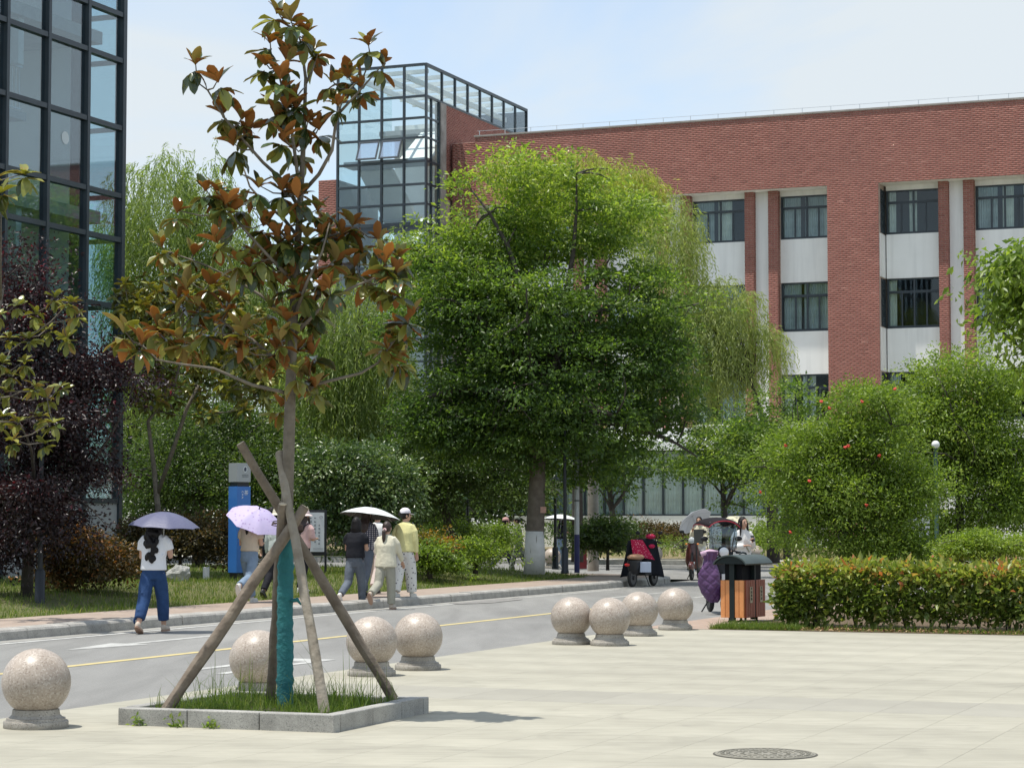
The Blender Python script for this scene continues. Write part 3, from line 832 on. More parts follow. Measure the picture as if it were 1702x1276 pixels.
def sample_ells(g, C, Rr, n, inner=0.3, power=0.45, lumpy=0.30, gaps=None):
    vol = Rr.prod(1) ** 0.8; pk = g.choice(len(C), n, p=vol / vol.sum())
    d = unit(g.normal(size=(n, 3))); r = inner + (1 - inner) * g.random(n) ** power
    # lumpy surface so that the outline is uneven
    Rm = float(np.mean(Rr)); q = C[pk] + d * Rr[pk]; fq = 1.0 / max(0.35, min(1.0, Rm * 0.55)); o_ = g.random(3) * 50
    nz_ = np.array([mnoise.noise(Vector((p_ * fq + o_).tolist())) for p_ in q])
    lump = 1 + lumpy * nz_ + g.normal(scale=0.06, size=n)
    P_ = C[pk] + d * Rr[pk] * (r * lump)[:, None]
    if gaps is not None:
        hole = np.array([mnoise.noise(Vector((p_ * fq * 1.25 * np.array([1, 1, 1.5]) + o_[::-1]).tolist())) for p_ in P_])
        k_ = hole > gaps
        return P_[k_], d[k_]
    return P_, d
def crown_leaves(g, P, Dout, per, spread, L, Wd, up=0.28, droop=0.15, flat=0.5, tonesd=0.16, tjit=0.12, base_tone=0.45, tipzone=None, cl=None):
    n = len(P); k = per
    ct = g.normal(base_tone, tonesd, n) if cl is None else cl + g.normal(base_tone, tonesd * 0.6, n)
    off = g.normal(size=(n, k, 3)) * np.array([1, 1, flat]) * spread
    pos = (P[:, None, :] + off).reshape(-1, 3)
    ax = unit(0.55 * unit(off) + 0.45 * Dout[:, None, :] + np.array([0, 0, -droop]) + g.normal(size=(n, k, 3)) * 0.35).reshape(-1, 3)
    nm = unit(np.array([0, 0, up]) + 0.35 * np.repeat(Dout, k, 0) + g.normal(size=(n * k, 3)) * 0.6)
    Ls = L * np.exp(g.normal(size=n * k) * 0.22)
    V, F = leaf_quads(pos, ax, nm, Ls, Ls * Wd / L)
    T = np.clip(np.repeat(ct, k) + g.normal(size=n * k) * tjit, 0, 1)
    if tipzone is not None:
        T = tipzone(pos, T, g)
    return V, F, np.repeat(T, 2)
BARK = {}
BARK['grey'] = mat('grey_bark', (0.12, 0.10, 0.08), 0.95, col2=(0.20, 0.17, 0.14), scale=6, bump=0.6, bscale=22)
BARK['dark'] = mat('dark_bark', (0.045, 0.038, 0.032), 0.95, col2=(0.08, 0.07, 0.06), scale=6, bump=0.6, bscale=22)
BARK['lime'] = mat('limewashed_bark', (0.62, 0.61, 0.58), 0.95, col2=(0.74, 0.73, 0.70), scale=5, bump=0.4, bscale=20)
def limb_path(p0, p1, g, sag=0.12, n=5):
    p0 = np.array(p0); p1 = np.array(p1); d = p1 - p0; L = np.linalg.norm(d)
    w = g.normal(size=3) * L * 0.08 + np.array([0, 0, L * sag])
    return [tuple(p0 + d * t + w * math.sin(math.pi * t)) for t in np.linspace(0, 1, n)]
def tree(name, label, cat, base, trunk_pts, trunk_r, ells, Y, leafm, n_clump, per, spread, L, Wd, seed, group=None, bark='grey', limbs=14, twigs=70, limb_r=0.09, lime=None, parts=('trunk', 'branch', 'crown'), depth=0.85, inner=0.3, power=0.45, lumpy=0.22, gaps=-0.14, lobes=7, **kw):
    g = np.random.default_rng(seed); base = Vector(base)
    root = thing(name, label, cat, base, 0, group)
    B0 = np.array(base)
    C, Rr = ell_world(ells, Y, depth)
    if lobes:
        Cs, Rs = [], []
        for c_, r_ in zip(C, Rr):
            m_ = max(3, int(lobes * min(1.6, (r_.prod() ** (1 / 3)) / 1.1)))
            dd = unit(g.normal(size=(m_, 3))); f_ = g.uniform(0.38, 0.60, m_)
            for d_, q_ in zip(dd, f_):
                Cs.append(c_ + d_ * r_ * (1.13 - q_)); Rs.append(r_ * q_ * np.array([1.1, 1.1, 0.8]))
        C, Rr = np.array(Cs), np.array(Rs)
    sub = 9
    Pb, Db = sample_ells(g, C, Rr, max(16, int(n_clump / sub / (0.62 if gaps is not None else 1))), inner, power, lumpy, gaps)
    sprad = spread * 2.3
    k_ = len(Pb); szs = np.exp(g.normal(size=k_) * 0.25)
    offs = g.normal(size=(k_, sub, 3)) * np.array([1, 1, 0.38]) * sprad * szs[:, None, None]
    offs[:, :, 2] -= 0.35 * np.linalg.norm(offs[:, :, :2], axis=2) * 0.6
    P = (Pb[:, None, :] + offs).reshape(-1, 3); D = np.repeat(Db, sub, 0)
    stone = np.repeat(g.normal(0, 0.11, k_), sub)
    keep = P[:, 2] > base.z + 0.05; stone = stone[keep]
    P, D = P[keep], D[keep]
    if trunk_pts:
        b = MB(); r = random.Random(seed)
        pts = [tuple(Vector(p) - base) for p in trunk_pts]
        b.tube(pts, trunk_r, 10, jit=0.06, rng=r)
        b.build(parts[0], BARK[bark], root, smooth=True)
        if lime:
            b = MB(); zt = lime
            q0 = Vector(pts[0]); q1 = q0 + (Vector(pts[1]) - q0) * min(1, zt / max(0.01, (Vector(pts[1]) - q0).z))
            f = min(1, zt / max(0.01, (Vector(pts[1]) - Vector(pts[0])).z))
            b.tube([q0 - Vector((0, 0, .05)), q0.lerp(q1, .5), q1], [trunk_r[0] * 1.05, (trunk_r[0] + (trunk_r[0] + (trunk_r[1] - trunk_r[0]) * f)) / 2 * 1.05, (trunk_r[0] + (trunk_r[1] - trunk_r[0]) * f) * 1.045], 12, jit=0.05, rng=r)
            b.build('limewash', BARK['lime'], root, smooth=True)
        # limbs from the upper trunk to spread-out points, twigs from limbs
        top = np.array(trunk_pts[-1]); mid = np.array(trunk_pts[max(0, len(trunk_pts) - 2)])
        ends = []
        cand = P[g.choice(len(P), min(len(P), 400), replace=False)]
        cur = top[None, :]
        for _ in range(limbs):
            dd = np.min(np.linalg.norm(cand[:, None, :] - cur[None, :, :], axis=2), 1); e = cand[np.argmax(dd)]; ends.append(e); cur = np.vstack([cur, e])
        b = MB(); nodes = []
        for e in ends:
            t = g.random() * 0.85; s0 = mid + (top - mid) * t
            e2 = s0 + (e - s0) * 0.92
            pa = limb_path(s0 - B0, e2 - B0, g, 0.10, 6); rr = limb_r * (0.75 + 0.5 * g.random())
            b.tube(pa, [rr, rr * .8, rr * .6, rr * .45, rr * .3, rr * .14], 6)
            nodes += [np.array(p) for p in pa[2:]]
        nodes = np.array(nodes)
        tw = P[g.choice(len(P), min(len(P), twigs), replace=False)] - B0
        for e in tw:
            j = np.argmin(np.linalg.norm(nodes - e, axis=1))
            if np.linalg.norm(nodes[j] - e) < 0.1: continue
            pa = limb_path(nodes[j], e, g, 0.05, 4); rr = limb_r * 0.22
            b.tube(pa, [rr, rr * .8, rr * .6, rr * .3], 4)
        b.build(parts[1], BARK['dark'], root, smooth=True)
    V, F, T = crown_leaves(g, P, D, per, spread, L, Wd, cl=stone, **kw)
    link(parts[2], np_mesh(parts[2], V - B0, F, leafm, tone=T), root)
    return root

LM = {}
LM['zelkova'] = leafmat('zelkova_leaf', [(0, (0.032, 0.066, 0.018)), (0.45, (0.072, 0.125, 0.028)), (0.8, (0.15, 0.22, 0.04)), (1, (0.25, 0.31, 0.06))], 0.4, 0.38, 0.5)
LM['willow'] = leafmat('willow_leaf', [(0, (0.10, 0.145, 0.05)), (0.5, (0.20, 0.255, 0.09)), (1, (0.30, 0.34, 0.14))], 0.42, 0.45, 0.4)
LM['willow_y'] = leafmat('yellowing_willow_leaf', [(0, (0.17, 0.205, 0.05)), (0.5, (0.30, 0.32, 0.08)), (1, (0.42, 0.40, 0.13))], 0.4, 0.45, 0.4)
LM['willow_p'] = leafmat('pale_willow_leaf', [(0, (0.13, 0.17, 0.06)), (0.5, (0.24, 0.28, 0.105)), (1, (0.36, 0.38, 0.17))], 0.4, 0.45, 0.4)
LM['plum'] = leafmat('purple_plum_leaf', [(0, (0.010, 0.007, 0.008)), (0.6, (0.021, 0.012, 0.014)), (0.88, (0.038, 0.012, 0.015)), (1, (0.12, 0.015, 0.026))], 0.22, 0.40, 0.5, (1.6, 0.7, 0.7))
LM['photinia'] = leafmat('photinia_leaf', [(0, (0.04, 0.036, 0.015)), (0.45, (0.08, 0.07, 0.024)), (0.75, (0.20, 0.11, 0.035)), (1, (0.36, 0.15, 0.055))], 0.3, 0.35, 0.5, (1.5, 1.2, 0.6))
LM['hedge'] = leafmat('hedge_leaf', [(0, (0.04, 0.06, 0.016)), (0.5, (0.115, 0.165, 0.032)), (0.8, (0.27, 0.29, 0.07)), (0.92, (0.36, 0.26, 0.09)), (1, (0.40, 0.13, 0.06))], 0.3, 0.35, 0.5)
LM['dark'] = leafmat('dark_evergreen_leaf', [(0, (0.025, 0.048, 0.014)), (0.5, (0.06, 0.10, 0.026)), (1, (0.14, 0.18, 0.045))], 0.33, 0.36, 0.5)
LM['glossy'] = leafmat('glossy_leaf', [(0, (0.03, 0.06, 0.02)), (0.5, (0.08, 0.13, 0.045)), (1, (0.25, 0.30, 0.15))], 0.25, 0.28, 0.6)
LM['bright'] = leafmat('bright_shrub_leaf', [(0, (0.07, 0.115, 0.022)), (0.5, (0.155, 0.225, 0.036)), (1, (0.27, 0.32, 0.065))], 0.36, 0.38, 0.5)
LM['mixed'] = leafmat('flower_bed_leaf', [(0, (0.03, 0.07, 0.015)), (0.5, (0.09, 0.12, 0.02)), (0.8, (0.35, 0.20, 0.03)), (1, (0.45, 0.10, 0.03))], 0.3, 0.4, 0.5)
LM['grass'] = leafmat('grass_blade', [(0, (0.045, 0.085, 0.015)), (0.5, (0.10, 0.155, 0.026)), (0.85, (0.18, 0.20, 0.055)), (1, (0.30, 0.26, 0.12))], 0.35, 0.5, 0.3, (1.3, 1.4, 0.7))

def painted_sun_top(pos, T, g):  # leaf tone raised with height: sunlight on the crown painted into the colour
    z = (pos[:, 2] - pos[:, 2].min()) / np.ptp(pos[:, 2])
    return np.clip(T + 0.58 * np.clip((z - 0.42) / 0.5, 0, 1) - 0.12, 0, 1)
# ---- the large tree with the limewashed trunk
ZY = 54.0
zb = W(888, 949, ZY); zb.z = 0.27
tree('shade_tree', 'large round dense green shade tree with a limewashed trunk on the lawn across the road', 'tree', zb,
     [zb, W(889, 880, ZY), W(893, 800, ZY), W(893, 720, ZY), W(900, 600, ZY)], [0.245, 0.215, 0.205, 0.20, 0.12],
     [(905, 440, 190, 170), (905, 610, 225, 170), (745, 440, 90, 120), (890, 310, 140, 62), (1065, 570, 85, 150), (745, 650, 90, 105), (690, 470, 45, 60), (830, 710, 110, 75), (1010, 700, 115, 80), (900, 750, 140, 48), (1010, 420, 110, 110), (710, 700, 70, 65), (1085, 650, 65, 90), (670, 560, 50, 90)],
     ZY, LM['zelkova'], 7200, 16, 0.14, 0.105, 0.050, 31, limbs=22, twigs=140, limb_r=0.12, lime=0.98, power=0.38, flat=0.42, droop=0.22, tipzone=painted_sun_top, gaps=-0.12, lumpy=0.34, inner=0.25, lobes=7, base_tone=0.5)
# paper notice on the trunk
tg = bpy.data.objects[-1]

# ---- willows: hanging strands
def willow(name, label, base, trunk, ells, Y, n, hang, seed, leafm, L=0.155, Wd=0.03, group=None, step=0.07, trunk_r=(0.2, 0.13, 0.05), spread=0.3):
    g = np.random.default_rng(seed); base = Vector(base)
    root = thing(name, label, 'tree', base, 0, group); B0 = np.array(base)
    b = MB(); b.tube([tuple(Vector(p) - base) for p in trunk], list(trunk_r), 8, jit=0.05, rng=random.Random(seed)); b.build('trunk', BARK['dark'], root, smooth=True)
    C, Rr = ell_world(ells, Y, 0.9)
    P, D = sample_ells(g, C, Rr, n, 0.25, 0.45, 0.35, -0.12)
    n = len(P)
    top = np.array(trunk[-1])
    bb = MB()
    for e in P[g.choice(n, min(n, 24), replace=False)]:
        bb.tube(limb_path(top - B0, e - B0, g, 0.05, 6), [0.035, 0.024, 0.018, 0.012, 0.008, 0.004], 5)
    bb.build('branch', BARK['dark'], root, smooth=True)
    pos = []; dirs = []; tn = []
    for p, d in zip(P, D):
        Lh = hang * (0.45 + 0.75 * g.random()); m = int(Lh / step)
        az = d[:2] + g.normal(size=2) * 0.5; az = az / max(np.linalg.norm(az), 1e-6)
        t = np.linspace(0, 1, m)
        out = spread * (1 - np.exp(-3 * t)) * (0.6 + g.random())
        swing = 0.05 * np.sin(t * 5 + g.random() * 6)
        q = np.stack([p[0] + az[0] * out + swing, p[1] + az[1] * out, p[2] + 0.25 * spread * np.sin(t * 3.0) * 1.2 - Lh * t ** 1.35], 1)
        pos.append(q); tn.append(np.full(m, g.normal(0.5, 0.16)) + (t - 0.5) * 0.1)
        dd = np.gradient(q, axis=0) if m > 2 else np.tile([0, 0, -1.0], (m, 1))
        dirs.append(unit(dd))
    pos = np.concatenate(pos); dirs = np.concatenate(dirs); tn = np.concatenate(tn)
    k = len(pos); side = unit(g.normal(size=(k, 3)))
    ax = unit(dirs * 0.75 + side * 0.65 + np.array([0, 0, -0.25])); nm = unit(g.normal(size=(k, 3)) + np.array([0, 0, 0.5]))
    Ls = L * np.exp(g.normal(size=k) * 0.2)
    V, F = leaf_quads(pos, ax, nm, Ls, Ls * Wd / L, 0.1)
    T = np.clip(tn + g.normal(size=k) * 0.1, 0, 1)
    link('crown', np_mesh('crown', V - B0, F, leafm, tone=np.repeat(T, 2)), root)
    return root
def gp(px, Y, z=0.2):
    v = W(px, 900, Y); v.z = z; return v
b0 = gp(330, 63); willow('willow_tree', 'tall feathery pale green willow standing beside the left glass building', b0, [b0, W(330, 700, 63), W(315, 450, 63)],
    [(265, 340, 75, 105), (215, 400, 45, 120), (370, 400, 70, 85), (310, 520, 110, 110), (240, 600, 60, 90), (420, 480, 80, 110), (340, 300, 40, 70), (450, 560, 80, 110)], 63, 6200, 1.7, 3, LM['willow'])
b0 = gp(590, 61); willow('willow_tree', 'drooping willow filling the gap behind the slender young magnolia trunk', b0, [b0, W(590, 720, 61), W(595, 560, 61)],
    [(580, 540, 80, 90), (620, 610, 60, 90), (520, 620, 70, 100), (660, 430, 40, 60), (600, 690, 100, 60)], 61, 3600, 1.7, 4, LM['willow'])
b0 = gp(1285, 68); willow('willow_tree', 'yellow green willow between the big shade tree and the white brick facade', b0, [b0, W(1282, 740, 68), W(1250, 640, 68)],
    [(1185, 500, 70, 55), (1240, 560, 50, 35), (1275, 560, 28, 22), (1110, 400, 50, 80), (1140, 560, 90, 70), (1200, 610, 60, 45)], 68, 3600, 1.3, 5, LM['willow_p'], spread=0.45)
b0 = gp(960, 70); willow('willow_tree', 'sunlit yellowish willow showing over the top of the big shade tree', b0, [b0, W(960, 700, 70), W(980, 420, 70)],
    [(1000, 305, 105, 45), (880, 285, 60, 30), (1060, 330, 55, 50), (960, 270, 60, 25)], 70, 2600, 1.0, 6, LM['willow_y'])

# ---- purple leaved plum by the left edge
b0 = gp(45, 36.6, 0.2)
def redtips(pos, T, g):
    hi = pos[:, 2] - (pos[:, 2].max() - 1.6)
    return np.clip(T + np.where(hi > 0, 0.30 * (g.random(len(T)) < 0.35), 0.0), 0, 1)
tree('plum_tree', 'dark purple leaved plum tree at the left edge in front of the glass building', 'tree', b0, [b0, W(48, 900, 36.6), W(60, 790, 36.6)], [0.11, 0.09, 0.07],
     [(45, 440, 45, 70), (20, 520, 60, 110), (140, 590, 62, 75), (70, 640, 90, 110), (110, 725, 80, 75), (40, 780, 90, 90), (10, 860, 90, 80), (160, 690, 40, 60), (70, 680, 60, 100, -1.0), (66, 840, 60, 80, -1.0)],
     36.6, LM['plum'], 2600, 17, 0.13, 0.07, 0.036, 41, bark='dark', limbs=12, twigs=60, limb_r=0.05, tipzone=redtips, power=0.6)
b0 = gp(70, 39.5, 0.2)
tree('plum_sapling', 'low purple branch spray of a young plum in front of the glass building base', 'tree', b0, [b0, W(75, 880, 39.5), W(100, 800, 39.5)], [0.05, 0.04, 0.03],
     [(130, 795, 50, 22), (165, 780, 25, 14), (90, 830, 40, 35)], 39.5, LM['plum'], 150, 14, 0.12, 0.06, 0.03, 44, bark='dark', limbs=6, twigs=10, limb_r=0.02)

# ---- clipped photinia ball and dark photinia hedge
def young_tips(pos, T, g):  # coppery young leaves: tone rises towards the top
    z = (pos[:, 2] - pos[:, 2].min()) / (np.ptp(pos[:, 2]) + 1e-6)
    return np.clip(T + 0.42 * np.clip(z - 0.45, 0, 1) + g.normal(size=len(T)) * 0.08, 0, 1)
b0 = G(112, 1001, 0.12)
tree('round_shrub', 'clipped ball shaped photinia shrub with coppery leaves beside the lamp post', 'shrub', b0, [b0, b0 + Vector((0.02, 0, 0.2)), b0 + Vector((0.1, 0, 0.55))], [0.07, 0.06, 0.04],
     [(152, 905, 70, 62), (140, 930, 74, 50), (190, 920, 34, 48)], b0.y, LM['photinia'], 1000, 16, 0.08, 0.062, 0.034, 51, bark='dark', limbs=10, twigs=30, limb_r=0.025, parts=('stem', 'branch', 'foliage'), tipzone=young_tips, power=0.35, base_tone=0.46)
b0 = gp(300, 46.5, 0.3)
tree('photinia_hedge', 'dark reddish photinia hedge behind the woman with the grey blue umbrella', 'hedge', b0, [b0, b0 + Vector((0, 0, 0.3)), b0 + Vector((0, 0, 0.6))], [0.05, 0.04, 0.03],
     [(245, 900, 40, 42), (300, 895, 60, 46), (350, 890, 40, 50), (375, 905, 30, 40)], 46.5, LM['photinia'], 1300, 15, 0.09, 0.062, 0.034, 52, bark='dark', limbs=8, twigs=20, limb_r=0.02, parts=('stem', 'branch', 'foliage'), base_tone=0.22, tipzone=young_tips)

# ---- other shrubs and small trees: (name, label, cat, trunk px list, ells, Y, leaf, clumps, per, L, W, seed)
b0 = gp(580, 51.0, 0.3)
tree('camellia_bush', 'tall rounded bush with pale glinting leaves behind the white notice board', 'shrub', b0, [b0, W(582, 880, 51), W(585, 830, 51)], [0.08, 0.06, 0.04],
     [(580, 790, 82, 72), (640, 830, 55, 55), (540, 840, 50, 50), (600, 870, 80, 45)], 51, LM['glossy'], 1700, 16, 0.13, 0.09, 0.048, 61, bark='dark', limbs=10, twigs=40, limb_r=0.03, parts=('stem', 'branch', 'foliage'), base_tone=0.5, tonesd=0.2)
def shrub(label, px, Y, ells, leafm, n, seed, L=0.08, Wd=0.04, z=0.3, per=15, spread=0.15, name='shrub', cat='shrub', stem_y=None, bark='dark', limb_r=0.025, limbs=9, twigs=30, group=None, **kw):
    b0 = gp(px, Y, z); e0 = max(ells, key=lambda e: e[2] * e[3])
    t2 = W(e0[0], e0[1] + e0[3] * 0.3, Y); t1 = b0.lerp(t2, 0.5)
    return tree(name, label, cat, b0, [b0, t1, t2], [limb_r * 2.6, limb_r * 2, limb_r * 1.4], ells, Y, leafm, n, per, spread, L, Wd, seed, group=group, bark=bark, limbs=limbs, twigs=twigs, limb_r=limb_r, parts=('trunk', 'branch', 'crown') if cat == 'tree' else ('stem', 'branch', 'foliage'), **kw)
shrub('dark green shrub mass behind the blue sign pillar', 330, 57, [(300, 780, 110, 70), (400, 790, 80, 80), (250, 840, 70, 50), (360, 720, 90, 70), (450, 720, 60, 70)], LM['dark'], 2600, 71)
shrub('tall dark evergreen shrub behind the woman with the lilac umbrella', 460, 56, [(450, 800, 55, 85), (480, 860, 45, 60), (420, 850, 50, 60)], LM['dark'], 1300, 72)
shrub('dark understorey tree in the shade left of the limewashed trunk', 760, 60, [(720, 740, 80, 70), (790, 770, 80, 55), (690, 800, 60, 55), (830, 800, 60, 40), (740, 830, 60, 35)], LM['dark'], 2200, 73, cat='tree', name='understorey_tree', limb_r=0.05)
shrub('low clipped green hedge with a flat sunny top behind the thin black pole', 775, 62, [(735, 882, 40, 20), (780, 885, 45, 20), (825, 885, 35, 20), (700, 890, 35, 18)], LM['bright'], 900, 74, z=0.3, name='low_hedge', cat='hedge', L=0.06, Wd=0.035, spread=0.1)
shrub('small round bright green bush on the lawn right of the flower bed', 790, 50.5, [(792, 912, 36, 24), (785, 925, 30, 16)], LM['bright'], 420, 75, z=0.28, L=0.06, Wd=0.034, spread=0.08)
shrub('orange tinged flowering bush in the bed beside the woman in yellow', 712, 49.5, [(715, 893, 30, 20), (705, 905, 26, 16)], LM['mixed'], 320, 76, z=0.28, L=0.06, Wd=0.035, spread=0.08, base_tone=0.62, name='flowering_bush')
shrub('leafy low green bush below the orange flowering bush', 715, 48.5, [(712, 922, 36, 18), (745, 925, 24, 14)], LM['bright'], 420, 77, z=0.25, L=0.07, Wd=0.04, spread=0.08, base_tone=0.35)
shrub('loose dark shrub with bare lower stems left of the parked scooter', 1010, 56.5, [(1010, 885, 36, 26), (985, 890, 24, 22), (1035, 892, 22, 24)], LM['dark'], 420, 78, z=0.25, limbs=16, limb_r=0.018, spread=0.1)
shrub('dark clipped hedge in front of the curtained ground floor windows', 1100, 79, [(1060, 885, 40, 20), (1100, 888, 40, 20), (1135, 890, 32, 20)], LM['photinia'], 800, 79, z=0.45, cat='hedge', name='bank_hedge', base_tone=0.32)
shrub('dark green bank shrub under the shade tree behind the grey pole', 975, 78, [(960, 885, 40, 24), (1015, 888, 40, 20)], LM['dark'], 600, 80, z=0.45)
shrub('sparse green bank bush right of the woman in white', 1275, 78, [(1275, 885, 40, 26), (1250, 895, 26, 18), (1310, 880, 30, 30)], LM['bright'], 500, 81, z=0.45)
shrub('sunlit grassy bush on the bank left of the white umbrella', 1135, 77, [(1135, 903, 22, 11), (1110, 905, 18, 9)], LM['bright'], 70, 82, z=0.4, L=0.09, Wd=0.02)
shrub('thin trunked small tree in front of the left end of the curtained windows', 1026, 74, [(1010, 780, 50, 45), (1045, 755, 45, 40), (985, 740, 45, 45), (1050, 810, 22, 25)], LM['zelkova'], 420, 83, cat='tree', name='young_tree', z=0.45, L=0.10, Wd=0.05, limb_r=0.05)
shrub('small spreading tree in front of the white canopy and curtained windows', 1208, 73, [(1150, 745, 50, 38), (1200, 780, 70, 40), (1240, 740, 50, 45), (1120, 775, 40, 22), (1170, 715, 55, 22), (1215, 815, 40, 22)], LM['zelkova'], 900, 84, cat='tree', name='young_tree', z=0.45, L=0.10, Wd=0.05, limb_r=0.05, base_tone=0.6)
shrub('loose green tree rising left of the pomegranate against the brick pier', 1310, 60, [(1290, 690, 50, 60), (1340, 660, 45, 40), (1255, 730, 40, 60), (1300, 760, 60, 60)], LM['zelkova'], 900, 85, cat='tree', name='young_tree', z=0.0, L=0.09, Wd=0.045, limb_r=0.045, base_tone=0.55)
for i, (px, Y, ee, sd, lb) in enumerate([
    (250, 82, [(230, 780, 90, 80), (330, 790, 100, 80), (280, 700, 100, 70)], 201, 'far green tree closing the gap between the glass building and the blue sign'),
    (480, 84, [(440, 780, 90, 90), (540, 760, 80, 100), (600, 800, 70, 70)], 202, 'far green tree behind the camellia bush and the notice board'),
    (700, 83, [(690, 790, 90, 80), (780, 780, 80, 80), (840, 800, 60, 60)], 203, 'far green tree seen under the left side of the shade tree')]):
    shrub(lb, px, Y, ee, LM['dark'], 1500, sd, L=0.2, Wd=0.1, spread=0.3, z=0.3, cat='tree', name='far_tree', limb_r=0.06, per=14)
# pomegranate with red flowers
PY = 45.0
pom = shrub('big bright green pomegranate bush with red flowers behind the front hedge', 1400, PY, [(1405, 770, 125, 95), (1425, 690, 90, 60), (1500, 800, 60, 95), (1330, 770, 70, 75), (1385, 875, 120, 60), (1470, 880, 90, 55), (1420, 800, 110, 80), (1300, 850, 40, 55), (1480, 650, 18, 40), (1370, 690, 40, 40)], LM['bright'], 4800, 91, cat='shrub', name='pomegranate_bush', L=0.075, Wd=0.03, z=0.0, spread=0.12, limb_r=0.045, limbs=18, twigs=90)
M['petal'] = mat('red_petal', (0.55, 0.05, 0.025), 0.5, var=0.2, scale=20)
fl = MB(); r = random.Random(4)
for k in range(7):
    a = k * 2 * math.pi / 7; fl.ell((0.035 * math.cos(a), 0.035 * math.sin(a), 0.03 + r.uniform(-.008, .008)), (0.03, 0.03, 0.022), 6, 4)
fl.lathe([(0.008, -0.045), (0.026, 0.0), (0.028, 0.02)], 8)
flm = fl.mesh('flower', M['petal'], smooth=True)
for i, (x, y) in enumerate([(1305, 741), (1405, 744), (1410, 742), (1488, 647), (1378, 679), (1365, 668), (1432, 668), (1313, 885), (1263, 818), (1462, 758), (1345, 800), (1440, 840)]):
    p = W(x, y, PY - 2.0 * math.sqrt(max(0.05, 1 - ((x - 1400) / 170) ** 2)) - 0.35)
    link('flower', flm, pom, p - pom.location, (r.uniform(-1, 1), r.uniform(-1, 1), r.uniform(0, 6)), (0.62,) * 3)
# trees on the right
shrub('broad light green multi stemmed tree at the right edge behind the pale hedge', 1590, 54, [(1600, 670, 85, 105), (1650, 770, 85, 105), (1560, 810, 50, 55), (1515, 690, 50, 65), (1680, 610, 50, 70), (1580, 770, 70, 60), (1690, 850, 60, 50), (1540, 740, 40, 60), (1550, 860, 60, 55), (1620, 865, 80, 50), (1505, 720, 60, 80), (1690, 760, 60, 80)], LM['bright'], 4800, 92, cat='tree', name='garden_tree', L=0.085, Wd=0.04, z=0.0, limb_r=0.05, limbs=20, twigs=90, base_tone=0.5)
shrub('drooping large leaved branch of a tree reaching in at the upper right edge', 1800, 34, [(1714, 440, 30, 55), (1720, 520, 34, 45), (1708, 395, 18, 22), (1745, 590, 26, 30), (1790, 480, 60, 110)], LM['bright'], 1100, 93, cat='tree', name='overhanging_tree', L=0.13, Wd=0.06, z=0.0, limb_r=0.03, limbs=5, twigs=24, spread=0.15, droop=0.6, per=13)
# low pale hedge behind, right
shrub('low pale green hedge behind the right end of the front hedge', 1640, 42, [(1590, 905, 45, 18), (1640, 903, 50, 20), (1690, 903, 45, 20), (1740, 903, 40, 20)], LM['bright'], 1100, 94, cat='hedge', name='low_hedge', L=0.05, Wd=0.028, z=0.0, base_tone=0.65, spread=0.07)

# ---- clipped hedge at the back of the plaza
g = np.random.default_rng(77)
hb0, hb1, ha0, ha1, hz = -8.34, 6.0, 30.75, 32.1, 0.84
hbase = S(-1.0, 31.45, 0)
HE = thing('clipped_hedge', 'long clipped box hedge with yellow green and coppery tips along the back of the plaza', 'hedge', hbase, -TH)
n = 6400
u = g.random((n, 3)); face = g.random(n)
Pb = hb0 + (hb1 - hb0) * u[:, 0]; Pa = ha0 + (ha1 - ha0) * u[:, 1]; Pz = 0.16 + (hz - 0.16) * u[:, 2]
out = np.zeros((n, 3))
fr = face < 0.52; tp = (face >= 0.52) & (face < 0.86); en = (face >= 0.86) & (face < 0.90); ins = face >= 0.90
Pa = np.where(fr, ha0 + 0.12 * u[:, 1] ** 1.5 * 2 + 0.05 * np.sin(Pb * 3.1) + 0.10 * (0.5 - u[:, 2]) ** 2, Pa); out[fr] = (0, -1, 0.35)
Pz = np.where(tp, hz - 0.10 * u[:, 2] + 0.03 * np.sin(Pb * 2.3) + 0.02 * np.sin(Pb * 7 + Pa * 5) + 0.05 * ((Pa - ha0) > 0.8) * (Pb > -4.5), Pz); out[tp] = (0, -0.15, 1)
Pb = np.where(en, hb0 + 0.12 * u[:, 0], Pb); out[en] = (-1, -0.3, 0.3); out[ins] = (0, -0.5, 0.5)
Pl = np.stack([Pb + 1.0, Pa - 31.45, Pz], 1)
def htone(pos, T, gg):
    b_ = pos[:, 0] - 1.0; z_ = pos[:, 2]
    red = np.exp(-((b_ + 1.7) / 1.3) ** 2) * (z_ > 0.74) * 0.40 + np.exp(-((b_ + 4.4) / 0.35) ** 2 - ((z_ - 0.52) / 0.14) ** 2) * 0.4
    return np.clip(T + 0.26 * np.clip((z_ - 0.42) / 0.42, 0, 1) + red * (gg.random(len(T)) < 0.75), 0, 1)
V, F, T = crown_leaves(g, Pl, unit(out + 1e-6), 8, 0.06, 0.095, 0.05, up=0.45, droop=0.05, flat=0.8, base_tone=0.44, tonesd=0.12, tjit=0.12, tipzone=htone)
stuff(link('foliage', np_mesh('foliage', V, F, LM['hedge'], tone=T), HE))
b = MB(); r = random.Random(9)
for k in range(70):
    x = r.uniform(hb0 + 0.1, hb1) + 1.0; y = r.uniform(ha0 + 0.2, ha1 - 0.1) - 31.45
    for q in range(3):
        b.tube([(x, y, 0), (x + r.uniform(-.1, .1), y + r.uniform(-.1, .1), 0.3), (x + r.uniform(-.28, .28), y + r.uniform(-.25, .25), 0.72)], [0.013, 0.01, 0.004], 5)
stuff(b.build('stem', BARK['dark'], HE))

